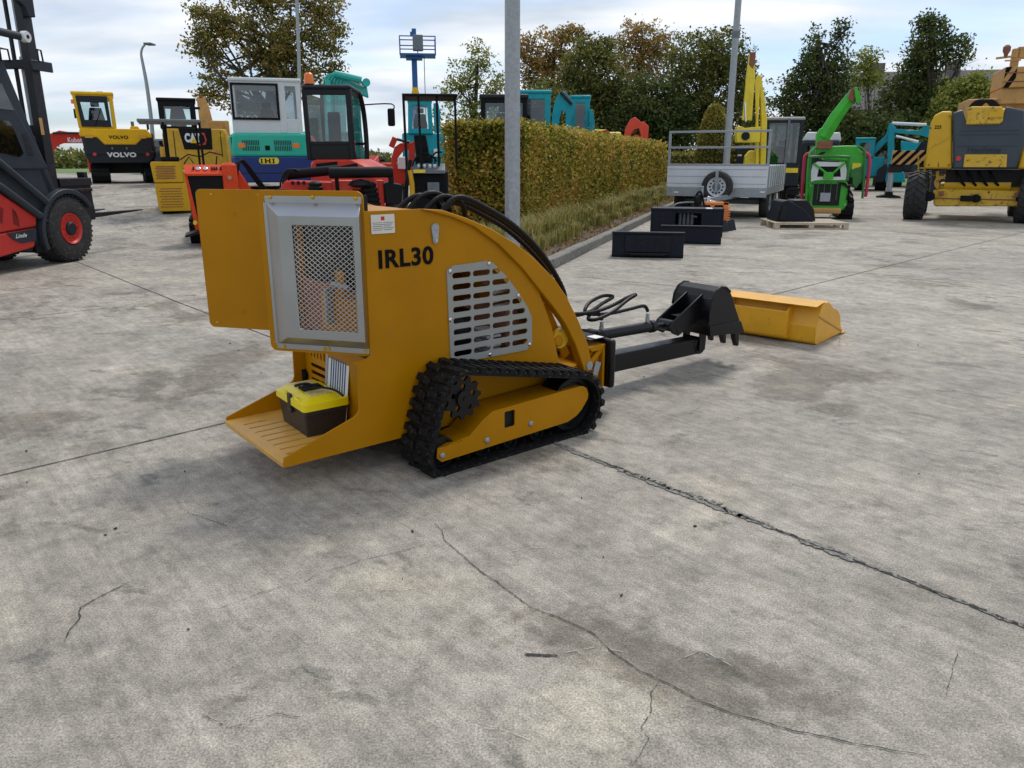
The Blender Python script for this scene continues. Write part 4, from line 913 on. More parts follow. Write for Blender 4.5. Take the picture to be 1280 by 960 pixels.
MB().prism([k.p(*q, .08) for q in ((20, 0), (38, -6), (42, 22), (33, 21), (28, 8))], 'y', .05, .12).box(xm - .2, xm + .16, .06, 1.16, 3.28, 3.5).build('mast_bracket', 'cgrey', r0, .01)
MB().box(xm - .22, xm + .14, .055, .075, 2.33, 2.45).build('mast_clamp', 'fgrey', r0, .01)
for xs in ((48, 62, 55, 77), (1, 60, 14, 77)):
    a = k.p(xs[0], xs[1], .0); c = k.p(xs[2], xs[3], .0); k_ = MB().tube([(a[0], .02, a[1]), (c[0], .02, a[1]), (c[0] + .01, .02, c[1]), (a[0], .02, c[1]), (a[0], .02, a[1])], .012, 6); k_.build('grab_handle', 'mast', r0)
st = MB(); a = k.p(52.5, 158, .1); MB().box(a[0] - .025, a[0] + .03, .105, .108, a[1] - .1, a[1] + .1).build('mast_label', 'tan', r0)
# carriage and forks
ca = MB(); a = k.p(108, 222, .25); b2 = k.p(108, 236, .25); XF = a[0]
ca.box(xm + .1, XF + .0, .18, 1.1, a[1] - .10, a[1]).box(xm + .1, XF, .18, 1.1, b2[1] - .03, b2[1] + .01).box(xm + .10, XF, .2, .3, .48, a[1]).box(xm + .10, XF, .95, 1.05, .48, a[1]); ca.build('fork_carriage', 'mast', r0, .006)
for y in (.26, .90):
    f_ = MB(); f_.prism([(XF - .03, 1.12), (XF + .04, 1.12), (XF + .10, .56), (XF + .06, .53), (XF + .02, .56)], 'y', y, y + .11)
    f_.prism([(XF + .02, .50), (XF + .10, .565), (XF + 1.22, .545), (XF + 1.22, .530), (XF + .2, .50)], 'y', y, y + .11); f_.build('fork', 'mast', r0, .004)

# ---- red excavator mostly behind the forklift: boom with white lettering
k = Kit(60, 26, py=232)
k.thing('excavator', 'red excavator behind the forklift with its lettered red boom reaching right', 'excavator', GX)
add_track(k, -1.4, -1.0, -.2, 2.2, .6, k.root); add_track(k, -.4, .0, -.2, 2.2, .6, k.root)
k.G('rear_body', 'red', [(18, 232), (16, 214), (56, 214), (56, 232)], .2, 1.7, .05); k.G('upper_body', 'cgrey', [(22, 214), (20, 196), (54, 196), (56, 214)], .2, 1.6, .05)
k.G('boom', 'red', [(42, 196), (60, 168), (74, 163), (106, 168), (106, 179), (80, 179), (72, 182), (60, 200)], .6, .85, .02)
k.T('boom_cylinder', 'mast', [(66, 166.5, .5), (74, 166, .5), (104, 166.5, .5)], .035); k.text('Kubota', 85, 172, 105, 178, .594, 'white', None, 'lettering', .03)
k.G('arm', 'red', [(104, 168), (112, 172), (118, 215), (112, 216)], .6, .85, .02)

# ---- yellow excavator with big white letters
k = Kit(150, 23, py=232)
k.thing('excavator', 'yellow and dark grey excavator with VOLVO in large white letters across its back', 'excavator', GX)
c = k.p
def hx(x, d=0): return k.p(x, 190, d)[0]
def hz(y, d=0, x=150): return k.p(x, y, d)[1]
add_track(k, hx(110), hx(133), .1, 3.0, hz(206), k.root); add_track(k, hx(178), hx(197), .1, 3.0, hz(206), k.root)
MB().box(hx(133), hx(178), .6, 2.4, .28, .62).cyl((0.1, 1.4, .5), (.1, 1.4, .8), .5).build('undercarriage', 'dark', k.root, .02)
cw = []
for d, sx in ((-.05, .93), (.02, 1), (.6, 1.0)): cw.append([(hx(x) * sx + 0, d, hz(y)) for x, y in ((111, 204), (106, 196), (104, 166), (194, 166), (195, 196), (188, 204))])
MB().loft(cw).build('counterweight', 'cgrey', k.root, .03, 3)
MB().box(hx(108), hx(193), .6, 2.3, hz(204), hz(186)).build('chassis', 'cgrey', k.root, .02)
MB().prism([(hx(102), hz(168)), (hx(104), hz(161)), (hx(186), hz(161)), (hx(192), hz(168)), (hx(192), hz(172)), (hx(181), hz(172)), (hx(171), hz(181)), (hx(132), hz(181)), (hx(124), hz(172)), (hx(103), hz(171))], 'y', -.075, 2.3).build('engine_cover', 'vyel', k.root, .03, 3)
MB().prism([(hx(166), hz(161)), (hx(168), hz(157)), (hx(177), hz(157)), (hx(179), hz(161))], 'y', .3, .7).build('filler_cap', 'vyel', k.root, .02)
MB().box(hx(106), hx(192), -.085, .1, hz(193), hz(189)).build('step_line', 'cgrey', k.root, .01)
for x in (109, 175): MB().box(hx(x), hx(x + 10), -.088, -.07, hz(173), hz(168.5)).build('tail_light', 'bucket_y', k.root, .005)
for x in (118, 184): MB().lathe((hx(x), -.085, hz(193)), (0, -1, 0), [(.001, 0), (.05, 0), (.05, .01), (.001, .012)], 14).build('reflector', 'lred', k.root)
k.text('VOLVO', 136, 169.5, 160, 173.5, -.085, 'ink', None, 'lettering', .03); k.text('VOLVO', 134, 190.5, 170, 196.5, -.095, 'white', None, 'lettering', .05)
cab(k.root, hx(103), hx(150), -.02, 1.5, hz(161), hz(119), 'vyel', lean=(-.05, -.0), post=.10)
ins_ = MB(); zt, zb = hz(121), hz(159)
xa, xb = hx(107), hx(144)
outer = [(xa, zb), (xb, zb), (xb - .02, zt), (xa - .05, zt)]; inner_ = [(xa + .10, zb + .18), (xb - .09, zb + .18), (xb - .11, zt - .17), (xa + .05, zt - .17)]
me = plate([outer, inner_], .03); me.transform(MXZ(-.04)); link('rear_window_frame', me, 'cgrey', k.root)
MB().box(hx(131), hx(139), .2, .5, hz(118), hz(114.5)).build('roof_light', 'dark', k.root, .01); MB().cyl((hx(100.5), .02, hz(126)), (hx(100.5), .02, hz(131)), .05).build('work_light', 'amber', k.root)
boomseg(k, [(.35, 2.2, 1.0, .35), (.35, 3.4, 1.4, .32), (.35, 4.8, 1.2, .25)], .22, 'vyel', k.root)

MB().tube([(hx(190), .3, hz(161)), (hx(190), .3, hz(152)), (hx(190), 1.2, hz(152)), (hx(190), 1.2, hz(161))], .02, 6).build('handrail', 'blackm', k.root)
MB().cyl((hx(171), .9, hz(161)), (hx(171), .9, hz(150)), .045).build('exhaust_pipe', 'galvd', k.root); MB().bar((hx(124), -.06, hz(158)), (hx(134), -.06, hz(136)), .02, .02).build('wiper', 'blackm', k.root)
MB().tube([(hx(104), 1.4, hz(140)), (hx(100), 1.5, hz(138))], .02, 6).box(hx(97), hx(100), 1.45, 1.5, hz(146), hz(134)).build('side_mirror', 'blackm', k.root)
for x in (140, 158): MB().box(hx(x), hx(x + 2), -.10, -.07, hz(187), hz(184)).build('cover_latch', 'galvd', k.root)
# ---- dark car behind, distant
k = Kit(200, 36, py=215)
k.thing('parked_car', 'dark grey car parked beyond the yellow excavator, half hidden', 'car')
MB().loft([[(x, d, z) for x, z in ((-.85, .3), (.85, .3), (.88, .9), (.70, 1.0), (-.7, 1.0), (-.88, .9))] for d in (0, .4, 4.2)]).build('body', 'cgrey', k.root, .05)
MB().loft([[(x, d, z) for x, z in ((-.72, .98), (.72, .98), (.6, 1.55), (-.6, 1.55))] for d in (.3, 2.8)]).build('cabin', 'galvd', k.root, .08); MB().box(-.55, .55, .28, .3, 1.1, 1.45).build('rear_window', 'dglass', k.root)
for x in (-.8, .62):
    for d in (.8, 3.3): MB().cyl((x, d, .33), (x + .2, d, .33), .33).build('wheel', 'tyre', k.root)

# ---- tan-yellow excavator with black panel and letters
k = Kit(245, 22, py=238)
k.thing('excavator', 'tan yellow excavator with a black panel reading CAT and a black cab frame', 'excavator', GX)
hx = lambda x, d=0: k.p(x, 190, d)[0]; hz = lambda y, d=0: k.p(245, y, d)[1]
add_track(k, -.95, -.55, .1, 2.8, .55, k.root); add_track(k, .55, .95, .1, 2.8, .55, k.root)
MB().box(-.8, .85, .2, 2.4, .5, 1.0).build('chassis', 'catyel', k.root, .03)
def arcring(d, s): return [(hx(x) * s, d, hz(y)) for x, y in ((206, 212), (205, 168), (209, 161), (285, 161), (288, 168), (288, 212))]
MB().loft([arcring(-.08, .9), arcring(.06, .99), arcring(.2, 1), arcring(1.2, 1)]).build('engine_cover', 'catyel', k.root, .03, 3)
MB().prism([(hx(226), hz(160)), (hx(267), hz(160)), (hx(266), hz(187)), (hx(231), hz(187))], 'y', -.10, .1).build('rear_panel', 'blackm', k.root, .02)
k.text('CAT', 231.5, 166.5, 250, 178, -.105, 'white', None, 'lettering', .06)
MB().prism([(hx(239), hz(179)), (hx(249), hz(179)), (hx(244), hz(173))], 'y', -.114, -.108).build('triangle_mark', 'vyel', k.root)
me = plate([[(hx(245), hz(180)), (hx(250), hz(182)), (hx(258), hz(181)), (hx(260), hz(175)), (hx(258), hz(166)), (hx(253), hz(166)), (hx(257), hz(170)), (hx(258), hz(177)), (hx(254), hz(180))]], .004); me.transform(MXZ(-.112)); link('red_outline', me, 'lred', k.root)
for x in (219, 277): MB().box(hx(x), hx(x + 1), -.09, .2, hz(196), hz(164)).build('panel_gap', 'dark', k.root)
MB().box(hx(275), hx(281), -.09, -.0, hz(171), hz(167)).build('warning_label', 'vyel', k.root); MB().lathe((hx(268), -.09, hz(190)), (0, -1, 0), [(.001, 0), (.05, 0), (.001, .02)], 10).build('reflector', 'orangetool', k.root)
cab(k.root, hx(204), hx(250), .1, 1.5, hz(161), hz(126), 'blackm', lean=(-.0, -.0), post=.14)
MB().box(hx(250), hx(256), .6, .7, hz(135), hz(132)).build('mirror_stay', 'blackm', k.root)
k = Kit(275, 25, py=238)
k.thing('excavator', 'tan yellow excavator with its boom folded upright, left of the green and blue machine', 'excavator', GX)
hx = lambda x, d=0: k.p(x, 190, d)[0]; hz = lambda y, d=0: k.p(275, y, d)[1]
add_track(k, -.95, -.55, .1, 2.8, .55, k.root); add_track(k, .55, .95, .1, 2.8, .55, k.root)
MB().box(hx(252), hx(292), .2, 2.2, .5, hz(170)).build('upper_body', 'tan', k.root, .04)
boomseg(k, [(hx(262), .5, hz(185), .42), (hx(260), .6, hz(140), .32), (hx(258), .7, hz(121), .25)], .25, 'tan', k.root)
boomseg(k, [(hx(270), .9, hz(180), .2), (hx(264), 1.0, hz(134), .16), (hx(262), 1.0, hz(124), .12)], .2, 'tan', k.root, 'dipper_arm')
MB().box(hx(266), hx(286), .4, .9, hz(162), hz(150)).box(hx(284), hx(290), .3, 1.0, hz(180), hz(150)).build('boom_foot', 'tan', k.root, .03); MB().cyl((hx(258), .6, hz(121)), (hx(258), .6, hz(118)), .06).build('boom_pin', 'rust', k.root)

# ---- mustard mini machine with canopy
k = Kit(222, 16, py=268)
k.thing('canopy_excavator', 'small mustard excavator with a flat grey canopy and perforated side boxes', 'excavator')
hx = lambda x, d=0: k.p(x, 230, d)[0]; hz = lambda y, d=0: k.p(222, y, d)[1]
add_track(k, hx(199), hx(216), .1, 1.5, .34, k.root); add_track(k, hx(252), hx(268), .1, 1.5, .34, k.root)
def pbox(x0, x1, y0, y1, nm):
    A = [(hx(x0), hz(y0 + 3)), (hx(x0) + .02, hz(y0)), (hx(x1) - .06, hz(y0)), (hx(x1), hz(y0 + 4)), (hx(x1), hz(y1)), (hx(x0 + 2), hz(y1))]
    b_ = MB().prism(A, 'y', -.02, .55).build(nm, 'mustard', k.root, .015); h = MB(); nx, ny = 7, 8
    for i in range(nx):
        for j in range(ny):
            x = hx(x0 + 5) + (hx(x1 - 10) - hx(x0 + 5)) * (i + .5 * (j % 2)) / nx; z = hz(y1 - 4) + (hz(y0 + 5) - hz(y1 - 4)) * (j + .5) / ny
            h.box(x, x + .048, -.026, -.018, z - .008, z + .008)
    h.build('vent_slots', 'rust', b_)
pbox(191, 230, 202, 228, 'upper_vent_box'); pbox(193, 236, 229, 264, 'lower_vent_box')
MB().box(hx(228), hx(268), .05, 1.2, hz(250), hz(214)).build('engine_housing', 'mustard', k.root, .03)
MB().box(hx(204), hx(228), .1, .5, hz(202), hz(196)).build('seat', 'blackm', k.root, .03, 3)
MB().box(hx(181), hx(260), .0, 1.3, hz(153), hz(149)).build('canopy_roof', 'galvd', k.root, .015)
for x in (212.5, 257.5): MB().bar((hx(x), .1, hz(214)), (hx(x), .1, hz(152)), .045, .045).build('canopy_post', 'blackm', k.root)
for x in (215, 255): MB().bar((hx(x), 1.2, hz(214)), (hx(x), 1.2, hz(152)), .045, .045).build('canopy_post', 'blackm', k.root)
mb = MB(); mb.tube([k.P(225, 200, .1), k.P(235, 193, .1), k.P(250, 196, .1), k.P(262, 190, .1), k.P(278, 194, .1)], .014, 6); mb.tube([k.P(230, 205, .0), k.P(236, 196, .0), k.P(242, 204, .0)], .014, 6)
for x in (270,): mb.tube([k.P(x, 208, .2), k.P(x + 1, 195, .2)], .014, 6)
mb.build('control_levers', 'blackm', k.root)

# ---- orange stand-on loader with control panel
k = Kit(272, 12.2, py=305)
k.thing('stand_on_loader', 'orange stand-on loader with dials on its sloping panel behind the plain yellow plate', 'mini loader')
hx = lambda x, d=0: k.p(x, 250, d)[0]; hz = lambda y, d=0: k.p(272, y, d)[1]
add_track(k, hx(232), hx(252), .25, 1.5, .34, k.root); add_track(k, hx(305), hx(325), .25, 1.5, .34, k.root)
MB().prism([(hx(234), hz(216)), (hx(237), hz(216)), (hx(247), hz(290)), (hx(240), hz(290))], 'y', .0, .5).box(hx(281), hx(300), .02, .6, hz(270), hz(206)).build('side_frame', 'orange', k.root, .01)
MB().box(hx(237), hx(281), .04, .6, hz(285), hz(218)).build('rear_recess', 'blackm', k.root, .01)
MB().prism([(-.0, 0), (.16, .13), (.16, -.02), (.0, -.03)], 'x', hx(235), hx(282)).build('tmp', 'orange', k.root)
pnl = [o for o in k.root.children if o.name.startswith('tmp')][0]; pnl.name = 'control_panel'; pnl.location = (0, -.0, hz(217))
mb = MB()
for i, x in enumerate((252, 261)): mb.lathe((hx(x), .08, .072), (0, -.62, .78), [(.034, -.01), (.034, .012), (.028, .014), (.028, .010), (.001, .010)], 16)
mb.build('dial', 'chrome', pnl); mb = MB()
for x in (269, 272, 275, 246, 280): MB().rbox((hx(x), .08, .078), (.025, .05, .03), (R(38), 0, 0)).build('switch', 'blackm', pnl)
MB().prism([(hx(282), hz(218)), (hx(284), hz(204)), (hx(298), hz(204)), (hx(318), hz(240)), (hx(318), hz(262)), (hx(300), hz(262))], 'y', .4, .9).build('arm_tower', 'orange', k.root, .02)
mb = MB()
for j in range(4): mb.tube([k.P(295, 235, .1), k.P(295 + j, 210, .1), k.P(299 + j, 202 - j * .6, .15), k.P(305 + j * 1.5, 206, .2), k.P(318 + j * 2, 225, .3), k.P(330 + j * 2, 240, .35)], .015, 6, 5)
mb.build('hydraulic_hoses', 'hose', k.root)
mb = MB(); mb.lathe(k.P(287, 222, 0), (0, -1, 0), [(.001, 0), (.03, 0), (.03, .02), (.001, .02)]); mb.lathe(k.P(297, 238, 0), (0, -1, 0), [(.001, 0), (.03, 0), (.03, .03), (.001, .03)]); mb.build('pressure_gauge', 'chrome', k.root)
MB().prism([(hx(226), hz(292)), (hx(243), hz(286)), (hx(246), hz(290)), (hx(228), hz(294))], 'y', -.25, .3).build('foot_board', 'black', k.root, .01)
MB().lathe(k.P(244, 278, -.05), (0, -1, 0), [(.001, 0), (.03, 0), (.03, .1), (.001, .1)]).build('tow_cap', 'lemon', k.root)

# ---- green and blue excavator with white cab
def ihi(k):
    a = k.p(326.5, 204, -.094); b2 = k.p(342.5, 198.2, -.094); w_, h_ = b2[0] - a[0], b2[1] - a[1]; mb = MB(); s_ = .032
    def stem(x): mb.box(x, x + s_, -.096, -.0925, a[1], a[1] + h_); [mb.box(x - .014, x + s_ + .014, -.0965, -.096, z_, z_ + .012) for z_ in (a[1], a[1] + h_ - .012)]
    stem(a[0]); stem(a[0] + w_ * .30); stem(a[0] + w_ * .62); stem(a[0] + w_ - s_); mb.box(a[0] + w_ * .30 + s_, a[0] + w_ * .62, -.0955, -.0925, a[1] + h_ * .38, a[1] + h_ * .62); mb.build('lettering', 'ink', k.root)
k = Kit(337, 19.5, py=238)
k.thing('excavator', 'excavator with turquoise green cowl over a blue counterweight and an off-white cab', 'excavator', GX)
hx = lambda x, d=0: k.p(x, 180, d)[0]; hz = lambda y, d=0: k.p(337, y, d)[1]
add_track(k, -.95, -.55, .1, 2.6, .52, k.root); add_track(k, .55, .95, .1, 2.6, .52, k.root)
def ring(d, s, y0, y1): return [(hx(x) * s, d, hz(y)) for x, y in ((290, y1), (287, y0), (392, y0), (390, y1))]
MB().loft([ring(-.08, .9, 196, 228), ring(.0, .96, 196, 228), ring(.12, 1.0, 196, 228), ring(.3, 1.02, 196, 228), ring(2.0, 1.02, 196, 228)]).build('counterweight', 'ihib', k.root, .03, 3)
MB().loft([[(hx(x) * s, d, hz(y)) for x, y in ((288, 196.4), (286, 172), (291, 166), (388, 166), (393, 172), (391, 196.4))] for d, s in ((-.06, .9), (.02, .96), (.12, 1.0), (.3, 1.02), (2.0, 1.02))]).build('cowl', 'ihig', k.root, .075, 4)
vt = MB()
for x0_ in (303, 343):
    for i in range(10):
        for j in range(2): vt.box(hx(x0_ + i * 2.2), hx(x0_ + i * 2.2 + 1.1), -.068, -.06, hz(188.5 - j * 7), hz(182.5 - j * 7))
vt.build('cooling_slots', 'cgrey', k.root)
for x in (298, 366): MB().box(hx(x), hx(x + 8), -.072, -.04, hz(185), hz(179)).build('tail_light', 'amber', k.root, .005)
MB().box(hx(331), hx(337), -.07, -.05, hz(188), hz(182)).build('lock', 'blackm', k.root, .004)
me = plate([rrect(hx(322), hz(205), hx(347), hz(197), .065)], .012); me.transform(MXZ(-.085)); link('name_badge', me, 'lemon', k.root); ihi(k)
MB().box(hx(291), hx(383), -.085, -.05, hz(217), hz(215.8)).build('bumper_line', 'cgrey', k.root)
cab(k.root, hx(293), hx(380), .05, 1.6, hz(167), hz(101), 'cabwhite', 'dimglass', lean=(-.0, -.0), post=.11, sill=.28, roofm='cabwhite')  # pane tint darkened to stand in for the dim cab interior
outer = [(hx(294), hz(150)), (hx(353), hz(150)), (hx(353), hz(104)), (hx(294), hz(104))]; inn = [(hx(297), hz(147)), (hx(350), hz(147)), (hx(350), hz(107)), (hx(297), hz(107))]
me = plate([outer, inn], .02); me.transform(MXZ(.03)); link('rear_window_seal', me, 'blackm', k.root)
MB().loft([[(hx(352), .04, hz(166)), (hx(361), .04, hz(166)), (hx(361), .12, hz(166)), (hx(352), .12, hz(166))], [(hx(352), .04, hz(102)), (hx(361), .04, hz(102)), (hx(361), .12, hz(102)), (hx(352), .12, hz(102))]]).build('cab_pillar', 'cabwhite', k.root, .01)
boomseg(k, [(.3, 1.9, 1.1, .3), (.3, 2.8, 1.5, .3), (.3, 3.8, 1.0, .25)], .2, 'ihig', k.root)

# ---- black cab on a red machine
k = Kit(430, 13, py=250, rot=2)
k.thing('excavator', 'red excavator with a glossy black cab, orange beacon and side mirror', 'excavator')
hx = lambda x, d=0: k.p(x, 180, d)[0]; hz = lambda y, d=0: k.p(430, y, d)[1]
add_track(k, hx(385), hx(408), .3, 2.2, .45, k.root); add_track(k, hx(470), hx(492), .3, 2.2, .45, k.root)
MB().box(hx(390), hx(486), .35, 2.0, .42, .75).build('chassis', 'cgrey', k.root, .03)
MB().loft([[(hx(x), d, hz(y)) for x, y in q] for d, q in ((-.15, ((388, 236), (390, 206), (396, 200), (440, 200), (462, 212), (470, 236))), (.05, ((385, 238), (386, 203), (393, 199), (450, 199), (470, 210), (480, 238))), (1.2, ((385, 238), (386, 203), (393, 199), (450, 199), (474, 210), (484, 238))))]).build('engine_cover', 'red', k.root, .02, 3)
MB().box(hx(457, -.15), hx(462, -.15), -.16, -.13, hz(216), hz(210)).build('warning_label', 'lemon', k.root)
# cab: rear face 383..440, right flank 440..487
zb, zt = hz(180), hz(111); xa, xb = hx(384), hx(441); D = 1.25; zf = hz(238)
fr = MB(); P_ = .07
def post(x0_, x1_, y, z0_, z1_, w=.06, h=.06): fr.bar((x0_, y, z0_), (x1_, y, z1_), w, h, up=(0, 1, 0))
post(xa + .02, xa + .0, 0.03, zb - .25, zt, .07, .07); post(xb - .02, xb - .03, .03, zb - .3, zt, .09, .09)
post(xa + .02, xa + .04, D, zb - .25, zt, .06, .06); fr.tube([(xb + .02, D - .1, zf), (xb + .04, D, zb), (xb + .02, D - .02, zb + .55), (xb, D - .25, zt)], .045, 8, 5)
fr.box(xa, xb, .0, .07, zt - .09, zt).box(xa, xb, .0, .07, zb - .02, zb + .04).box(xb - .07, xb - .01, .0, D - .2, zt - .07, zt).box(xb - .06, xb - .02, .05, D, zb - .32, zb - .26).box(xa, xb, D - .06, D, zb, zb + .05).box(xb - .055, xb - .03, .3, .34, zb - .26, zt)
cf_ = fr.build('cab_frame', 'black', k.root, .012)
MB().prism([(xa, zb), (xb, zb), (xb + .08, hz(207)), (xb - .1, hz(201)), (xa + .05, hz(200))], 'y', .005, .08).build('cab_rear_panel', 'black', k.root, .02)
MB().prism([(.08, zb - .28), (D, zb - .28), (D + .02, zf), (.6, zf), (.08, hz(205))], 'x', xb - .06, xb - .02).build('door_panel', 'black', k.root, .015)
MB().box(xa - .02, xb + .02, -.03, D - .1, zt - .01, zt + .06).build('cab_roof', 'cgrey', k.root, .035, 3)
for q in ([(xa + .05, .03, zb + .03), (xb - .05, .03, zb + .03), (xb - .06, .03, zt - .08), (xa + .04, .03, zt - .08)], [(xa + .05, D - .02, zb + .03), (xb - .05, D - .02, zb + .03), (xb - .06, D - .02, zt - .08), (xa + .04, D - .02, zt - .08)], [(xb - .035, .08, zb - .25), (xb - .035, D, zb - .25), (xb - .035, D - .1, zt - .06), (xb - .035, .08, zt - .06)], [(xa + .03, .08, zb + .03), (xa + .03, D, zb + .03), (xa + .03, D - .1, zt - .06), (xa + .03, .08, zt - .06)]): MB().add(q, [(0, 1, 2, 3)]).build('pane', 'glass', cf_)
c_ = (xa + xb) / 2; MB().box(c_ - .2, c_ + .2, .3, .7, zb - .1, zb + .05).box(c_ - .06, c_ + .14, .22, .3, zb, zb + .5).build('seat', 'blackm', k.root, .03, 3); MB().tube([(c_ - .1, .9, zb), (c_ - .16, .85, zb + .3)], .02).tube([(c_ + .2, .9, zb), (c_ + .24, .85, zb + .3)], .02).build('control_levers', 'blackm', k.root)
bc = k.P(386, 98, .1); mb = MB().lathe((bc[0], .1, hz(105)), (0, 0, 1), [(.001, 0), (.075, 0), (.078, .05), (.065, .15), (.04, .175), (.001, .18)], 20); mb.build('beacon', 'amber', k.root); MB().cyl((bc[0], .1, hz(118)), (bc[0], .1, hz(104.5)), .035).lathe((bc[0], .1, hz(107)), (0, 0, 1), [(.001, 0), (.06, 0), (.085, .03), (.001, .03)]).build('beacon_stand', 'blackm', k.root)
mr = k.P(490, 147, .9); MB().box(mr[0] - .075, mr[0] + .05, .88, .94, mr[2] - .14, mr[2] + .15).build('side_mirror', 'blackm', k.root, .03, 3); MB().tube([(xb, .9, mr[2] + .2), (mr[0], .9, mr[2] + .22), (mr[0] + .02, .9, mr[2] + .1)], .012, 6, 4).build('mirror_stay', 'blackm', k.root)
boomseg(k, [(.1, 1.6, .8, .28), (.2, 2.4, 1.2, .28), (.3, 3.2, .7, .2)], .18, 'red', k.root)

# ---- red mini loader with padded bars, right behind the hero machine
k = Kit(430, 8.2, py=270, z=0)
k.thing('mini_loader', 'red mini loader with two black padded bars just behind the steel mesh door', 'mini loader')
hx = lambda x, d=0: k.p(x, 230, d)[0]; hz = lambda y, d=0: k.p(430, y, d)[1]
add_track(k, hx(350), hx(372), .2, 1.3, .36, k.root); add_track(k, hx(480), hx(502), .2, 1.3, .36, k.root)
MB().box(hx(350), hx(490), .08, 1.2, .34, hz(262)).build('body', 'red', k.root, .02); MB().box(hx(472), hx(480), .0, .35, hz(262), hz(226)).build('red_upright', 'red', k.root, .01)
MB().prism([(hx(345), hz(240)), (hx(356), hz(226)), (hx(415), hz(228)), (hx(415), hz(262)), (hx(345), hz(262))], 'y', .08, .5).build('dash_box', 'red', k.root, .01)
MB().box(hx(413), hx(441), .1, .4, hz(255), hz(226)).build('lever_housing', 'pinkred', k.root, .01)
k.T('padded_bar', 'blackm', [(411, 216, -.02), (412, 216, -.02), (488, 215, -.02), (491, 215, -.02)], [.045, .057, .057, .05], n=14); k.T('padded_bar', 'blackm', [(358, 220, .35), (364, 218, .35), (425, 212, .35)], .052, n=14)
MB().tube([k.P(488, 217, -.02), k.P(490, 235, -.02), k.P(484, 262, .1)], .03).tube([k.P(420, 214, .0), k.P(424, 262, .1)], .02).build('bar_support', 'blackm', k.root)
def boot(x, y0, y1, r0_, r1_, d, n=6):
    c0 = k.P(x, y1, d); c1 = k.P(x, y0, d); h_ = c1[2] - c0[2]; pr = [(.001, 0)]
    for i in range(n): f = i / n; r_ = r0_ + (r1_ - r0_) * f; pr += [(r_, h_ * (f + .02)), (r_ * 1.0, h_ * (f + .4 / n)), (r_ * .80, h_ * (f + .7 / n))]
    pr += [(.001, h_)]; MB().lathe(c0, (0, 0, 1), pr, 18).build('lever_boot', 'blackm', k.root)
boot(395, 226, 246, .09, .06, -.02, 4); boot(463, 226, 268, .13, .07, .0, 7); MB().lathe(k.P(451, 231, -.02), (0, 0, 1), [(.001, -.03), (.07, -.03), (.13, .0), (.10, .04), (.001, .06)]).build('lever_cap', 'blackm', k.root)
MB().prism([(hx(479), hz(230)), (hx(484), hz(228)), (hx(502), hz(231)), (hx(503), hz(234)), (hx(500), hz(256)), (hx(481), hz(256))], 'y', -.05, .2).build('document_box', 'blackm', k.root, .012)
for j in range(3): k.T('hose', 'hose', [(350 + 3 * j, 240, .2), (352 + 3 * j, 222, .2), (360 + 3 * j, 212, .22), (370 + 2 * j, 214, .25)], .010, smooth=5)
MB().bar(k.P(395, 207, .5), k.P(422, 204, .5), .03, .04).bar(k.P(425, 210, .5), k.P(447, 206, .5), .03, .04).build('linkage', 'blackm', k.root)
for j in range(3): MB().lathe(k.P(366 + 7 * j, 229, .06), (0, -1, .3), [(.001, 0), (.018, 0), (.018, .02), (.001, .02)], 10).build('knob', 'blackm', k.root)

# ---- turquoise excavator: boom over the black cab
k = Kit(432, 25, py=240)
k.thing('excavator', 'turquoise excavator whose tall boom rises behind the black cab, seen through its glass', 'excavator', GX)
hx = lambda x, d=0: k.p(x, 150, d)[0]; hz = lambda y, d=0: k.p(432, y, d)[1]
add_track(k, -1.3, -.8, .1, 3, .7, k.root); add_track(k, .8, 1.3, .1, 3, .7, k.root); MB().box(-1.2, .6, .3, 2.6, .7, 1.5).build('upper_body', 'cteal', k.root, .05)
k.G('boom', 'cteal', [(404, 200), (403, 110), (407, 96), (420, 88), (436, 92), (458, 104), (461, 122), (450, 118), (436, 112), (432, 120), (434, 200)], .3, .65, .03)
k.G('dipper_arm', 'cteal', [(436, 200), (440, 112), (450, 116), (452, 160), (456, 200)], .7, .95, .03)
k.T('ram_cylinder', 'cteal', [(418, 92, .15), (452, 100, .15)], .10); k.T('ram_cylinder', 'cteal', [(412, 150, .15), (410, 100, .15)], .09); k.T('ram_rod', 'chrome', [(437, 100, .2), (455, 108, .2)], .04)
mb = MB()
for j in range(6): mb.tube([k.P(406 + 3.5 * j, 160, .22), k.P(404 + 4 * j, 110, .2), k.P(412 + 4 * j, 93 + j, .2), k.P(436 + 3 * j, 100 + 2 * j, .22)], .025, 6, 5)
mb.build('boom_hoses', 'cteal', k.root); MB().cyl(k.P(458, 103, .1), k.P(458, 103, .8), .12).build('boom_pin', 'cteal', k.root)
MB().box(hx(424), hx(440), -.3, .2, hz(196), hz(140)).build('side_window', 'glass', k.root)

# ---- blue mast lift
k = Kit(523, 30, py=232)
k.thing('mast_lift', 'blue mast lift with its empty railed basket raised high against the sky', 'lift')
hx = lambda x, d=0: k.p(x, 60, d)[0]; hz = lambda y, d=0: k.p(523, y, d)[1]
MB().box(-.5, .5, 0, 1.6, .12, .7).build('base', 'blue', k.root, .04)
for x in (-.5, .38):
    for d in (.2, 1.2): MB().cyl((x, d, .2), (x + .12, d, .2), .2).build('wheel', 'tyre', k.root)
z3 = hz(68); MB().box(-.13, .13, .5, .75, .7, z3 * .72).box(-.10, .10, .52, .73, z3 * .70, z3 - .02).build('mast_sections', 'blue', k.root, .01); MB().box(-.11, .11, .49, .52, 2.6, z3 * .75).build('mast_band', 'vyel', k.root)
MB().bar((hx(530), .5, .8), (hx(530), .5, z3), .025, .03).build('mast_cable', 'blackm', k.root)
x0_, x1_ = hx(499.5), hx(544.5); zf, zr = hz(68.5), hz(44.5)
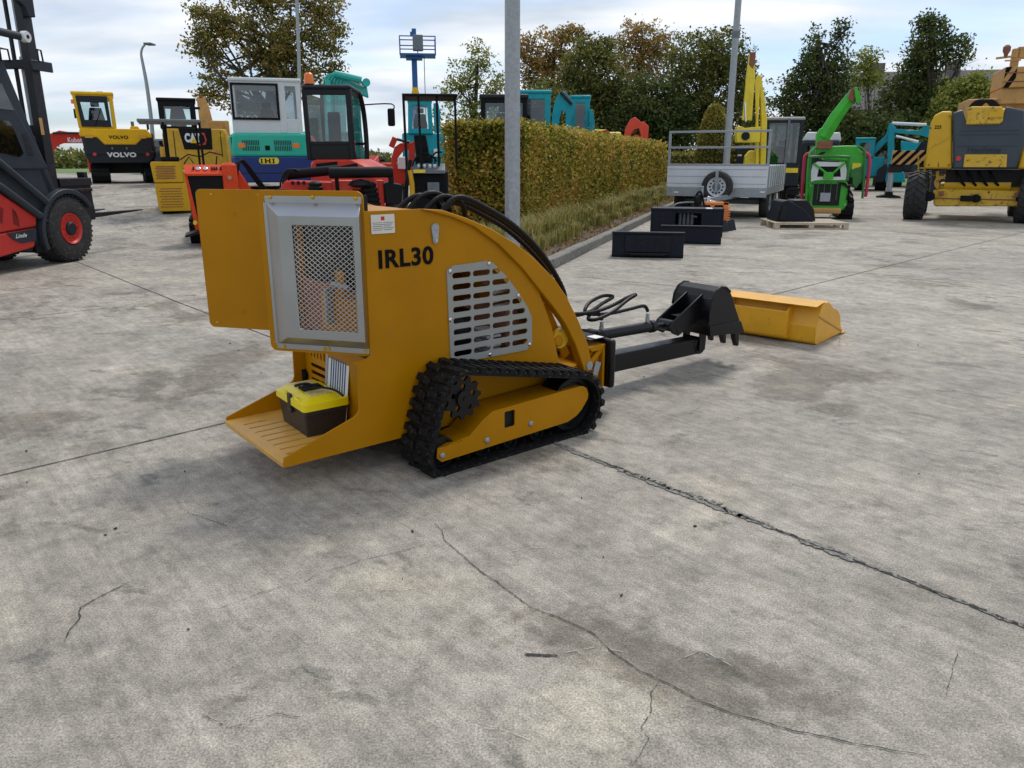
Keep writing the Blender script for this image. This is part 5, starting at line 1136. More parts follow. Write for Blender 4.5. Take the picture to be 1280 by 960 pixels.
MB().box(x0_, x1_, .1, 1.1, zf, zf + .07).box(-.3, .3, .3, .9, zf - .1, zf).build('platform', 'blue', k.root, .01)
rl = MB()
for d in (.12, 1.08):
    for f in (.5, 1): rl.bar((x0_, d, zf + (zr - zf) * f), (x1_, d, zf + (zr - zf) * f), .035, .035)
    for x in np.linspace(x0_, x1_, 3): rl.bar((x, d, zf), (x, d, zr), .03, .03)
for x in (x0_, x1_):
    for f in (.5, 1): rl.bar((x, .12, zf + (zr - zf) * f), (x, 1.08, zf + (zr - zf) * f), .03, .03)
rl.build('guard_rail', 'blue', k.root); MB().box(hx(516), hx(529), .0, .3, hz(63), hz(43)).build('control_box', 'galvd', k.root, .03); MB().box(-.06, .10, .3, .4, hz(43), hz(34)).box(-.12, -.05, .3, .4, hz(43), hz(38)).build('top_bracket', 'blue', k.root)

# ---- mini excavator with black canopy frame and lever deck
k = Kit(538, 11, py=262)
k.thing('canopy_excavator', 'small dark excavator with thin black canopy frame and empty seat, left of the hedge', 'excavator')
hx = lambda x, d=0: k.p(x, 190, d)[0]; hz = lambda y, d=0: k.p(538, y, d)[1]
add_track(k, hx(508), hx(523), .1, 1.4, .35, k.root); add_track(k, hx(553), hx(568), .1, 1.4, .35, k.root)
for x in (507.5, 526, 548.5, 571): MB().bar((hx(x), .05 if x in (526,) else .12, hz(212)), (hx(x) - .01, .05, hz(120)), .03, .03).build('canopy_post', 'blackm', k.root)
MB().box(hx(505), hx(573), -.02, .9, hz(120.5), hz(117)).build('canopy_roof', 'blackm', k.root, .012)
MB().loft([[(hx(x), d, hz(y)) for x, d in ((519, .35), (537, .35), (537, .45), (519, .45))] for y in (196, 194)] + [[(hx(x), d, hz(168)) for x, d in ((517, .3), (533, .3), (533, .38), (517, .38))]]).box(hx(518), hx(541), .2, .5, hz(204), hz(195)).build('seat', 'blackm', k.root, .03)
MB().box(hx(513), hx(560), .1, 1.2, .35, hz(214)).build('engine_housing', 'blackm', k.root, .03)
MB().prism([(0, 0), (.16, .09), (.16, -.02), (0, -.04)], 'x', hx(514), hx(556)).build('console', 'galvd', k.root); cs_ = [o for o in k.root.children if o.name.startswith('console')][0]; cs_.location = (0, .0, hz(213))
mb = MB()
for x in (523, 530, 537, 543): mb.lathe((hx(x), .07, .046), (0, -.5, .86), [(.001, 0), (.022, 0), (.022, .03), (.001, .03)], 12)
mb.build('button', 'white', cs_); MB().box(hx(516), hx(531), -.01, .01, hz(216), hz(212)).build('yellow_label', 'lemon', k.root)
mb = MB(); mb.tube([k.P(515, 208, .1), k.P(520, 197, .15), k.P(530, 192, .2), k.P(540, 195, .2), k.P(546, 202, .2)], .012, 6, 5); mb.tube([k.P(538, 206, .1), k.P(543, 192, .2), k.P(552, 190, .2)], .012, 6, 5)
for x in (520, 528, 543, 549): mb.tube([k.P(x, 210, .15), k.P(x + 1, 196, .15)], .012, 6)
mb.build('control_levers', 'blackm', k.root); k.T('roll_bar', 'mustard', [(512, 213, 0), (515, 230, 0), (516, 250, .0)], .035)
for j in range(3): k.T('hose', 'hose', [(512 + j, 200, .0), (510, 215, 0), (509 - j, 232, 0), (508, 252, .1)], .02, smooth=4)
mb = MB().box(hx(533), hx(548), .0, .06, hz(244), hz(228)); mb.build('battery_box', 'galvd', k.root, .01)

# ---- small teal excavator seen through that canopy
k = Kit(530, 24, py=238)
k.thing('excavator', 'teal excavator cab seen through the thin black canopy frame', 'excavator', GX)
hx = lambda x, d=0: k.p(x, 150, d)[0]; hz = lambda y, d=0: k.p(530, y, d)[1]
add_track(k, -.7, -.4, .1, 2, .45, k.root); add_track(k, .45, .75, .1, 2, .45, k.root); MB().box(-.6, .65, .1, 1.8, .45, hz(166)).build('upper_body', 'teal', k.root, .06, 3)
cab(k.root, hx(509.5), hx(541), .0, 1.2, hz(167), hz(126), 'teal', lean=(.03, -.03), post=.12, sill=.08)
boomseg(k, [(hx(547), .6, hz(168), .2), (hx(547), .7, hz(140), .2), (hx(546), .8, hz(128), .15)], .2, 'teal', k.root)
MB().box(hx(541), hx(547), -.1, .1, hz(196), hz(186)).build('toolbox', 'white', k.root, .02)

# ---- red excavator arm beside it
k = Kit(496, 17, py=244)
k.thing('excavator', 'small red excavator with folded arm, between the black cab and the canopy frame', 'excavator', GX)
hx = lambda x, d=0: k.p(x, 195, d)[0]; hz = lambda y, d=0: k.p(496, y, d)[1]
add_track(k, hx(497), hx(509), .9, 2.3, .45, k.root); add_track(k, hx(462), hx(474), .9, 2.3, .45, k.root); MB().box(hx(465), hx(506), 1.0, 2.2, .4, .9).build('upper_body', 'red', k.root, .04)
k.G('boom', 'red', [(489, 214), (489, 198), (493, 184), (500, 179), (512, 178), (514, 186), (504, 189), (497, 198), (492, 215)], .3, .5, .015); k.G('dipper_arm', 'red', [(511, 180), (518, 176), (519, 190), (514, 232), (510, 232)], .28, .45, .012)
MB().bar(k.P(489, 184, .35), k.P(494, 172, .35), .16, .12).build('knuckle', 'red', k.root, .01); k.T('ram_rod', 'mast', [(496, 174, .2), (512, 178, .2)], .03)
MB().box(hx(497), hx(508), .85, 1.2, hz(212), hz(196)).build('engine_cover', 'white', k.root, .02)

# ---- machines behind the hedge
def cabmachine(px, Y, x0, x1, ytop, ybot, fm, gm, roofm, label, body='teal', post=.09, rot=None, nm='excavator', D=1.25):
    k = Kit(px, Y, rot, py=230, z=0.25); k.thing(nm, label, 'excavator', 'excavators behind the hedge')
    hx = lambda x, d=0: k.p(x, 150, d)[0]; hz = lambda y, d=0: k.p(px, y, d)[1]
    a, b_ = hx(x0), hx(x1); w_ = max(1.5, b_ - a + .5)
    add_track(k, a - .1, a + .25, .0, 2.2, .5, k.root); add_track(k, a + w_ - .35, a + w_, .0, 2.2, .5, k.root)
    MB().box(a - .05, a + w_ - .05, .05, 2.0, .45, hz(ybot)).build('upper_body', body, k.root, .05, 3)
    cab(k.root, a, b_, .05, .05 + D, hz(ybot), hz(ytop), fm, gm, post=post, roofm=roofm); return k, hx, hz
cabmachine(630, 16, 601, 659, 122, 178, 'blackm', 'mglass', 'cgrey', 'black excavator cab with rounded roof behind the tall lamp post', 'teal')
k, hx, hz = cabmachine(668, 20, 650, 688, 116, 172, 'teal', 'dglass', 'teal', 'teal excavator cab just right of the tall lamp post', 'teal', .14)
k, hx, hz = cabmachine(724, 23, 713, 737, 122, 165, 'teal', 'dglass', 'teal', 'teal and yellow excavator, its teal boom folded left of the cab', 'lemon', .14)
k.G('boom', 'teal', [(690, 176), (690, 145), (694, 125), (701, 114), (706, 114), (716, 126), (718, 134), (714, 150), (712, 176), (706, 176), (707, 140), (702, 138), (699, 150), (697, 176)], -.6, -.3, .015)
k.T('ram_cylinder', 'mast', [(701, 115, -.65), (715, 130, -.65)], .05); k.G('dipper_arm', 'teal', [(736, 168), (737, 137), (741, 137), (743, 150), (744, 168)], -.1, .1, .01)
k.G('engine_cover', 'lemon', [(700, 205), (702, 163), (712, 161), (757, 162), (764, 168), (764, 205)], .0, .9, .04); k.G('side_stripe', 'red', [(752, 163), (758, 162), (767, 169), (766, 176), (754, 170)], -.02, .3, .02)
k = Kit(795, 26, py=228, z=0); k.thing('excavator', 'red excavator arm bent over the far part of the hedge', 'excavator', 'excavators behind the hedge')
hx = lambda x, d=0: k.p(x, 170, d)[0]; hz = lambda y, d=0: k.p(795, y, d)[1]
add_track(k, -.9, -.6, .1, 1.9, .4, k.root); add_track(k, -.1, .2, .1, 1.9, .4, k.root); MB().box(-.85, .15, .3, 1.7, .35, 1.4).build('upper_body', 'red', k.root, .04)
k.G('boom', 'pinkred', [(778, 200), (778, 178), (782, 160), (788, 149), (794, 146), (801, 152), (800, 160), (793, 162), (789, 168), (786, 200)], .2, .45, .02); k.G('dipper_arm', 'pinkred', [(799, 153), (805, 152), (811, 158), (810, 180), (804, 180), (799, 162)], .2, .4, .015)
k.G('boom_link', 'pinkred', [(786, 172), (796, 168), (804, 172), (804, 195), (796, 195)], .25, .4, .015)

# ---- lamp posts
def lamp(name, px, Y, z, r0_, r1_, H, label, arm=None, base_px=None):
    k = Kit(px, Y, 0, py=base_px or 300, z=z); k.thing(name, label, 'lamp post')
    MB().tube([(0, 0, 0), (0, 0, H * .5), (0, 0, H)], [r0_, (r0_ + r1_) / 2, r1_], 20).build('pole', 'galv', k.root); return k
k = lamp('lamp_post', 640.5, 8.95, .085, .088, .072, 7.2, 'thick galvanised lamp post standing at the near end of the hedge'); MB().box(-.04, .04, -.092, -.07, .45, .8).build('service_door', 'galv', k.root, .004)
MB().tube([(0, 0, 7.15), (.2, 0, 7.45), (.9, 0, 7.6)], .035, 8, 4).build('arm', 'galv', k.root); MB().box(.8, 1.35, -.12, .12, 7.55, 7.65).build('lamp_head', 'galvd', k.root, .03)
k = lamp('lamp_post', 905, 22, .0, .095, .075, 8.2, 'slim dark grey lamp post rising behind the flatbed trailer', base_px=240); MB().tube([(0, 0, 8.15), (.2, 0, 8.45), (.9, 0, 8.6)], .03, 8, 4).build('arm', 'galvd', k.root); MB().box(.8, 1.35, -.12, .12, 8.55, 8.65).build('lamp_head', 'galvd', k.root, .03); MB().cyl((0, 0, 4.35), (0, 0, 4.5), .11).build('pole_collar', 'galvd', k.root)
k = Kit(193, 42, 0, py=215, z=.4); k.thing('street_lamp', 'pale street lamp with a curved arm against the sky beside the yellow excavator', 'street lamp')
hx = lambda x: k.p(x, 120)[0]; hz = lambda y: k.p(193, y)[1]
q = [(0, 0, 0)] + [k.P(*p) for p in ((190, 160), (184, 110), (179, 82), (176.5, 68), (178, 60), (182, 55))]; MB().tube(q, [.13, .10, .09, .075, .06, .05, .045], 10, 6).build('curved_pole', 'galv', k.root); a = k.P(184, 54); MB().box(a[0] - .18, a[0] + .22, -.08, .5, a[2] - .06, a[2] + .03).build('lamp_head', 'galvd', k.root, .03)
k = Kit(375, 38, 0, py=230, z=.5); k.thing('lamp_post', 'thin grey pole in front of the broad oak tree', 'lamp post'); MB().tube([(0, 0, 0), k.P(374, 90), k.P(371, 5), k.P(370, -60)], [.10, .08, .07, .06], 10, 4).build('pole', 'galv', k.root); a = k.P(370, -60); MB().box(a[0] - .1, a[0] + .6, -.1, .1, a[2] - .05, a[2] + .03).build('lamp_head', 'galvd', k.root, .02)

# ---- black buckets and tools by the kerb
def flatbucket(px0, px1, py0, py1, Y, D, label, rot, kind=0):
    k = Kit((px0 + px1) / 2, Y, rot, py=py1, z=0); k.thing('loader_bucket' if kind != 1 else 'sweeper_frame', label, 'bucket' if kind != 1 else 'attachment')
    hx = lambda x, d=0: k.p(x, (py0 + py1) / 2, d)[0]; hz = lambda y, d=0: k.p((px0 + px1) / 2, y, d)[1]
    a, b_, H = hx(px0), hx(px1), hz(py0)
    pr = [(0, .02), (.03, 0), (D, 0), (D + .04, .015), (D * .75, H * .55), (D * .45, H * .72), (.12, H), (.0, H), (.05, H * .55)]
    mb = MB().prism(pr, 'x', a, a + .012).prism(pr, 'x', b_ - .012, b_)
    for u0, u1 in zip([(D, .0), (.03, .0), (0, .02), (.0, H)], [(.03, .0), (0, .02), (.0, H), (.12, H)]):
        mb.prism([u0, u1, (u1[0] + .012, u1[1] + .012 if u1[1] < H - .01 else u1[1] - .012), (u0[0] + .012, u0[1] + .012 if u0[1] < H - .01 else u0[1] - .012)], 'x', a + .005, b_ - .005)
    mb.build('bucket_shell', 'bpaint', k.root, .004)
    MB().box(a - .005, b_ + .005, -.03, .06, H - .012, H + .012).build('top_edge', 'bpaint', k.root, .004)
    w_ = b_ - a
    if kind == 0:
        MB().box(a + w_ * .18, a + w_ * .82, -.03, -.003, H * .22, H * .90).build('mounting_plate', 'bpaint', k.root, .008)
        MB().box(a + w_ * .18, a + w_ * .82, -.05, -.004, H * .14, H * .2).box(a + w_ * .26, a + w_ * .74, -.06, -.02, H * .10, H * .19).build('latch_ledge', 'black', k.root, .006)
        mb = MB()
        for f in (.34, .60):
            x = a + w_ * f; mb.box(x, x + .006, -.036, -.028, H * .45, H * .75).box(x + w_ * .055, x + w_ * .055 + .006, -.036, -.028, H * .45, H * .75).box(x, x + w_ * .055, -.036, -.028, H * .75, H * .765)
        mb.build('lift_eyes', 'black', k.root)
    return k, hx, hz, a, b_, H
flatbucket(765, 855, 291, 322, 10.55, .42, 'black loader bucket nearest the camera of the group by the kerb', -9)
k = Kit(858, 13.6, -12, py=298, z=0); k.thing('sweeper_frame', 'tall open black attachment frame behind the two kerbside buckets', 'attachment')
hx = lambda x, d=0: k.p(x, 280, d)[0]; hz = lambda y, d=0: k.p(858, y, d)[1]
a, b_, H = hx(813), hx(904), hz(260.5)
mb = MB().box(a, a + .02, 0, .5, 0, H).box(b_ - .02, b_, 0, .5, 0, H).box(a, b_, 0, .5, H - .04, H).box(a, b_, .44, .5, 0, H).box(a, b_, 0, .5, 0, .03)
mb.box(a + .02, a + .42, .004, .03, .03, H - .04).box(a + .86, b_ - .02, .004, .03, .03, H - .04).box(a + .42, a + .86, .004, .03, .03, H * .30).box(a + .42, a + .86, .004, .03, H * .82, H - .04)
mb.build('frame_box', 'bpaint', k.root, .006); mb = MB()
for q in range(4): mb.cyl((a + .5 + q * .07, .2, .15), (a + .5 + q * .07, .2, .42), .03)
mb.rbox((a + .74, .18, .33), (.12, .05, .03), (0, .2, 0)).build('inner_rollers', 'galvd', k.root)
mb = MB()
for cx_, cz_ in ((.12, .36), (.20, .36), (.12, .28), (.21, .28)): mb.lathe((a + cx_, .002, cz_), (0, -1, 0), [(.001, 0), (.025, 0), (.025, .004), (.001, .004)], 12)
mb.build('bolt_holes', 'dark', k.root); MB().box(a + .93, a + 1.04, -.003, .2, H - .005, H + .005).build('white_label', 'paper', k.root)
flatbucket(826, 902, 283, 305, 12.3, .35, 'low black loader bucket leaning in front of the tall frame', -13, 2)
k = Kit(900, 14.4, 0, py=288, z=0); k.thing('compact_sweeper', 'orange framed power tool with black grey shoes beside the trailer drawbar', 'power tool')
hx = lambda x, d=0: k.p(x, 270, d)[0]; hz = lambda y, d=0: k.p(900, y, d)[1]
MB().box(hx(882), hx(912), .1, .25, hz(257), hz(253)).box(hx(905), hx(912), .1, .25, hz(279), hz(253)).box(hx(889), hx(894), .1, .2, hz(262), hz(255)).build('orange_frame', 'orangetool', k.root, .01)
mb = MB()
for i in range(6): mb.box(hx(905.5), hx(914), .08, .11, hz(261 + i * 3), hz(259.5 + i * 3))
mb.build('cooling_ribs', 'orangetool', k.root)
mb = MB()
for x0_ in (902, 910, 917): mb.prism([(hx(x0_ - 2), 0), (hx(x0_ + 12), 0), (hx(x0_ + 8), hz(276)), (hx(x0_ + 2), hz(275))], 'y', .05 + (x0_ - 902) * .02, .4)
mb.build('grey_shoe', 'fgrey', k.root, .01)
mb = MB(); mb.lathe(k.P(873, 252, .2), (1, -.6, 0), [(.04, -.03), (.12, -.03), (.14, 0), (.12, .03), (.04, .03)], 20); mb.tube([k.P(868, 262, .2), k.P(870, 245, .2), k.P(876, 240, .2), k.P(880, 256, .2)], .02, 6, 4); mb.build('drive_wheel', 'blackm', k.root)
MB().tube([k.P(839, 262, .4), k.P(845, 255, .4), k.P(856, 253, .4), k.P(868, 253, .4)], .014, 6, 4).build('steel_handle', 'galv', k.root)
MB().rbox(k.P(885, 250, .25), (.06, .05, .14), (0, .3, 0)).rbox(k.P(890, 252, .25), (.12, .08, .05), (0, .2, 0)).build('carburettor', 'chrome', k.root, .01); MB().box(hx(870), hx(905), .12, .4, hz(284), hz(257)).build('engine_block', 'blackm', k.root, .03)

# ---- flatbed trailer
k = Kit(900, 17.2, 25 * -1, py=255, z=0, X=5.52)      # origin at the right front bottom corner; x runs right, y away
k.thing('flatbed_trailer', 'galvanised flatbed trailer with aluminium sides, tall front rails and a spare wheel', 'trailer')
WT, LT = 2.2, 3.3; X0 = -WT; zb, zm, zt_ = .66, .93, 1.25
r_ = k.root
def zz(y, x=900): return k.p(x, y, 0)[1]
zfloor, zbrd, ztop, zrail = zz(246), zz(234), zz(207), zz(163)
MB().box(X0, 0, 0, .05, zbrd, ztop).build('front_board', 'alu', r_, .006)
for s in (0, 1):
    x = -.04 if s == 0 else X0; MB().box(x, x + .04, .05, LT, zbrd + .0, ztop).build('side_board', 'alu', r_, .005)
MB().box(X0, 0, LT, LT + .04, zbrd, ztop).build('tail_board', 'alu', r_, .005)
rb = MB()
for i in range(3): z = zbrd + (ztop - zbrd) * (i + .5) / 3; MB().box(X0 + .02, -.02, -.006, .0, z - .004, z + .004).build('board_groove', 'galv', r_)
for i in range(9): y = .1 + i * .38; rb.box(.0, .02, y, y + .05, zbrd, ztop)
rb.build('board_ribs', 'galv', r_)
MB().box(X0, 0, -.01, .06, zfloor, zbrd - .004).box(X0, 0, .06, LT, zbrd - .06, zbrd - .004).box(X0, X0 + .05, .06, LT, zfloor, zbrd - .06).box(-.05, 0, .06, LT, zfloor + .05, zbrd - .06).build('chassis_frame', 'galv', r_, .006)
MB().prism([(.05, zfloor), (.7, zfloor - .1), (.9, zfloor), (LT, zfloor)], 'x', -.12, -.06).build('mudguard', 'fgrey', r_)
rl = MB()
for x in (X0 + .02, -.02): rl.bar((x, .03, zfloor), (x, .03, zrail), .05, .05)
for y in (163, 183, 205): z = zz(y); rl.bar((X0, .02, z - .02), (0, .02, z - .02), .045, .045)
rl.build('front_rails', 'galv', r_, .003)
for y in (1.0, 1.85):
    for s in (0, 1): c_ = (-.03, y, .33) if s == 0 else (X0 + .03, y, .33); wheel(r_, c_, (1 if s == 0 else -1, 0, 0), .33, .2, 'galv', 'galvd', 0, rr=.55, nb=5)
MB().box(X0 + .2, -.2, .95, 1.05, .28, .38).box(X0 + .2, -.2, 1.8, 1.9, .28, .38).build('axle', 'galvd', r_)
for x_ in (-.65, -1.55): MB().bar((x_, .4, zfloor + .02), (-1.1, -1.5, .45), .07, .10).build('drawbar', 'galv', r_, .004)
MB().bar((-1.1, -1.2, .46), (-1.1, -1.75, .46), .09, .09).cyl((-1.1, -1.4, .03), (-1.1, -1.4, .75), .03).lathe((-1.1, -1.4, .1), (1, 0, 0), [(.001, -.05), (.1, -.05), (.1, .05), (.001, .05)]).build('coupling_head', 'galv', r_, .01)
sp = k.p(896, 234, -.2); wheel(r_, (sp[0], -.26, zz(233)), (0, -1, 0), .335, .2, 'alu', 'galvd', 0, rr=.60, nb=5, name='spare_wheel')
mb = MB()
for i in range(12): a = 2 * math.pi * i / 12; mb.cyl((sp[0] + .14 * math.cos(a), -.262, zz(233) + .14 * math.sin(a)), (sp[0] + .14 * math.cos(a), -.225, zz(233) + .14 * math.sin(a)), .02, n=8)
mb.build('rim_holes', 'dark', r_); MB().box(sp[0] - .03, sp[0] + .03, -.29, -.26, zz(240), zz(213)).box(sp[0] - .03, sp[0] + .03, -.28, .0, zz(214), zz(212)).build('spare_clamp', 'galv', r_, .004)
for x in (845, 953): a = k.p(x, 240, -.012); MB().box(a[0] - .05, a[0] + .05, -.02, -.01, a[1] - .02, a[1] + .015).build('side_marker', 'white', r_)
# ---- yellow excavator with grey cab behind the trailer
k = Kit(970, 24.5, py=255, rot=-10, z=0)
k.thing('excavator', 'excavator with grey cab and upright lemon yellow arm behind the trailer', 'excavator', GX)
hx = lambda x, d=0: k.p(x, 180, d)[0]; hz = lambda y, d=0: k.p(970, y, d)[1]
add_track(k, hx(952), hx(965), .1, 2.2, .5, k.root); add_track(k, hx(992), hx(1006), .1, 2.2, .5, k.root)
MB().box(hx(948), hx(1004), .2, 2.0, .45, hz(205)).build('upper_body', 'cgrey', k.root, .04); MB().box(hx(985), hx(1002), .17, .2, hz(216), hz(210)).build('warning_label', 'lemon', k.root)
cab(k.root, hx(957), hx(1004), .2, 1.5, hz(206), hz(149), 'cgrey', 'mglass', post=.10, roofm='galv'); MB().bar((hx(985), .2, hz(206)), (hx(985), .2, hz(148)), .07, .07).build('door_pillar', 'galvd', k.root)
k.G('boom', 'lemon', [(944, 215), (946, 150), (945, 100), (948, 93), (952, 96), (957, 130), (959, 150), (957, 215), (950, 215), (952, 150), (950, 118), (948, 150), (949, 215)], -.5, -.2, .02); k.G('dipper_arm', 'lemon', [(935, 150), (929, 150), (932, 120), (933, 98), (937, 68), (943, 68), (944, 96), (942, 120), (940, 150)], -.9, -.65, .015)
k.G('bucket_link', 'rust', [(936, 80), (938, 65), (945, 65), (944, 78), (941, 86)], -.92, -.62, .01); k.T('ram_cylinder', 'lemon', [(930, 150, -1.0), (934, 110, -1.0)], .06); k.T('ram_rod', 'chrome', [(932, 152, -1.05), (931, 128, -1.05)], .03)
k.G('bucket', 'lemon', [(921, 178), (921, 158), (928, 158), (930, 160), (951, 158), (950, 178)], -1.0, -.4, .02); MB().cyl(k.P(932, 170, -1.05), k.P(932, 170, -.9), .12).build('bucket_pin', 'dark', k.root)
k.G('boom_base', 'lemon', [(930, 215), (932, 195), (938, 188), (946, 189), (952, 215)], -.35, .1, .03); k.G('counterweight', 'cgrey', [(923, 215), (923, 182), (945, 182), (945, 215)], .2, .9, .03)
MB().box(hx(924), hx(929), .17, .2, hz(195), hz(193)).build('white_mark', 'white', k.root)

# ---- green chipper machine
k = Kit(1036, 17.4, py=275, rot=-16, z=0)
k.thing('wood_chipper', 'green tracked wood chipper with discharge chute raised to the right and a white rear frame', 'wood chipper')
hx = lambda x, d=0: k.p(x, 220, d)[0]; hz = lambda y, d=0: k.p(1036, y, d)[1]
add_track(k, hx(1056), hx(1073), .1, 1.6, .42, k.root); add_track(k, hx(1003), hx(1020), .5, 1.9, .42, k.root)
k.G('lower_hood', 'green', [(1012, 262), (1011, 228), (1020, 225), (1052, 224), (1060, 228), (1059, 256), (1054, 263), (1016, 264)], .05, .9, .03)
me = plate([[k.p(*q) for q in ((1011, 226), (1016, 206), (1022, 202), (1056, 203), (1061, 224), (1050, 225), (1024, 225))], [k.p(*q) for q in ((1021, 221), (1024, 208), (1050, 208), (1051, 221))]], .05); me.transform(MXZ(.0)); link('white_frame', me, 'white', k.root)
MB().box(hx(1022), hx(1052), .1, .12, hz(222), hz(206)).build('black_screen', 'dark', k.root); MB().box(hx(1019), hx(1053), .03, .049, hz(257), hz(230)).build('belly_shade_panel', 'dark', k.root)  # dark belly panel on the hood stands in for its shaded interior
k.G('hopper', 'green', [(1030, 200), (1032, 183), (1060, 182), (1071, 182), (1083, 196), (1082, 212), (1076, 230), (1062, 226), (1058, 202)], .3, 1.4, .03)
k.G('hopper_underside', 'dgreen', [(1062, 228), (1064, 212), (1082, 206), (1080, 222), (1070, 236)], .25, 1.2, .02); MB().box(hx(1066), hx(1077), .27, .30, hz(214), hz(204)).build('warning_label', 'lemon', k.root)
gbx = MB().bar(k.P(1017, 204, -.03), k.P(1034, 217, -.1), .04, .04).bar(k.P(1056, 203, -.03), k.P(1042, 216, -.1), .04, .04); gbx.box(hx(1029), hx(1041), -.14, .0, hz(224), hz(215)); gbx.build('feed_linkage', 'green', k.root, .01)
def hoop(pts, m, r=.028, nm='guard_hoop'): k.T(nm, m, pts, r, smooth=4)
hoop([(1012, 228, -.15), (1013, 200, -.15), (1016, 196, -.15), (1058, 196, -.15), (1061, 200, -.15), (1059, 226, -.15)], 'dgreen')
hoop([(1007, 262, .1), (1011, 200, .1), (1016, 187, .15), (1024, 184, .2), (1032, 186, .25)], 'green')
hoop([(1002, 250, .3), (1005, 205, .3), (1007, 194, .3), (1014, 191, .35)], 'magenta', .035, 'stop_bar'); hoop([(1082, 246, .3), (1086, 215, .3), (1087, 200, .3), (1085, 193, .3), (1079, 191, .3)], 'magenta', .035, 'stop_bar')
hoop([(1078, 248, .2), (1081, 200, .2), (1080, 188, .2), (1072, 183, .2)], 'dgreen', .025)
k.G('chute_base', 'green', [(1020, 196), (1021, 168), (1026, 160), (1033, 160), (1035, 176), (1034, 196)], .2, .5, .02)
a = k.P(1029, 172, .3); b2 = k.P(1066, 118, .3); MB().tube([a, k.P(1045, 146, .3), b2], [.16, .15, .12], 6).build('chute_pipe', 'green', k.root)
k.G('chute_hood', 'rust', [(1060, 122), (1064, 111), (1070, 108), (1071, 118), (1066, 128)], .15, .45, .01); k.G('chute_flap', 'green', [(1068, 110), (1071, 108), (1078, 126), (1070, 128)], .1, .5, .008)
MB().box(hx(1018), hx(1037), .1, .3, hz(186), hz(176)).build('chute_bracket', 'rust', k.root, .01)
mb = MB()
for i in range(5): mb.box(hx(1016 + i * 8), hx(1016.8 + i * 8), .02, .05, hz(250), hz(228))
mb.build('grille_bars', 'dgreen', k.root); MB().box(hx(1028), hx(1041), .0, .05, hz(252), hz(241)).build('number_plate', 'galv', k.root, .004); MB().box(hx(1012), hx(1056), -.08, .1, hz(267), hz(260)).build('rear_bumper', 'tan', k.root, .03)
mb = MB(); mb.tube([k.P(1039, 268, -.05), k.P(1037, 271, -.05), k.P(1039, 274, -.05), k.P(1042, 271, -.05), k.P(1040, 268, -.05)], .012, 6); mb.build('tow_ring', 'galvd', k.root)
mb = MB()
for i in range(5): mb.tube([k.P(1048 + i * 2, 228, .0), k.P(1060 + i * 1.5, 236 + i * 2, -.02), k.P(1058 + i, 250, .02)], .012, 6, 4)
for i in range(3): mb.tube([k.P(1022 + i * 3, 206, .02), k.P(1020 + i * 3, 196, -.02), k.P(1028 + i * 2, 190, .1)], .012, 6, 4)
mb.build('hydraulic_hoses', 'hose', k.root); MB().box(hx(1060), hx(1066), .15, .6, hz(252), hz(232)).cyl(k.P(1062, 230, .2), k.P(1062, 222, .2), .06).build('engine_parts', 'blackm', k.root, .01)
for x, y in ((1014, 232), (1057, 232), (1014, 256), (1056, 256)): MB().cyl(k.P(x, y, .02), k.P(x, y, .05), .02, n=8).build('bolt', 'galv', k.root)
k = Kit(1030, 30, py=235, z=0); k.thing('parked_van', 'white and grey vehicle half hidden behind the green wood chipper', 'van')
hx = lambda x, d=0: k.p(x, 190, d)[0]; hz = lambda y, d=0: k.p(1030, y, d)[1]
k.G('body', 'cgrey', [(1000, 232), (1000, 180), (1006, 176), (1050, 176), (1052, 232)], .0, 3.5, .08); k.G('roof', 'cabwhite', [(1002, 176), (1009, 165), (1022, 165), (1028, 170), (1040, 172), (1038, 166), (1050, 165), (1052, 176)], .1, 3.2, .05)
MB().box(hx(1004), hx(1046), -.02, .01, hz(196), hz(182)).build('rear_window', 'dglass', k.root)
for x in (1004, 1042): MB().cyl((hx(x), .6, .33), (hx(x) + .2, .6, .33), .33).build('wheel', 'tyre', k.root)

# ---- pallet and black bucket

k = Kit(1014, 14.9, py=287, z=0, rot=-3)
k.thing('pallet', 'pale wooden pallet under a black bucket in front of the green wood chipper', 'pallet')
hx = lambda x, d=0: k.p(x, 284, d)[0]; a, b_ = hx(968), hx(1061)
mb = MB()
for i in range(6): y = i * .19; mb.box(a, b_, y, y + .13, .105, .125)
mb.build('deck_boards', 'wood', k.root, .003); mb = MB()
for y in (0, .46, .95):
    for x in (a, (a + b_) / 2 - .05, b_ - .1): mb.box(x, x + .1, y, y + .1, .022, .083)
mb.build('blocks', 'wood', k.root); mb = MB()
for y in (0, .46, .95): mb.box(a, b_, y, y + .1, .0, .021).box(a, b_, y, y + .1, .084, .104)
mb.build('bearers', 'wood', k.root)
k2 = Kit(993, 15.15, py=280, z=.125, rot=-3); k2.thing('digger_bucket', 'black toothless bucket resting on the wooden pallet', 'bucket')
MB().prism(k2.poly([(970, 277), (978, 252), (985, 250), (1006, 262), (1019, 279), (1010, 280), (972, 280)], 0), 'y', 0, .7).build('bucket_shell', 'bpaint', k2.root, .015)
MB().prism(k2.poly([(973, 275), (979, 256), (985, 258), (982, 276)], -.02), 'y', -.03, .0).build('mounting_plate', 'black', k2.root, .01); MB().prism(k2.poly([(986, 262), (992, 250), (1010, 250), (1018, 262), (1020, 279)], .2), 'y', .2, .65).build('side_wall', 'black', k2.root, .02)

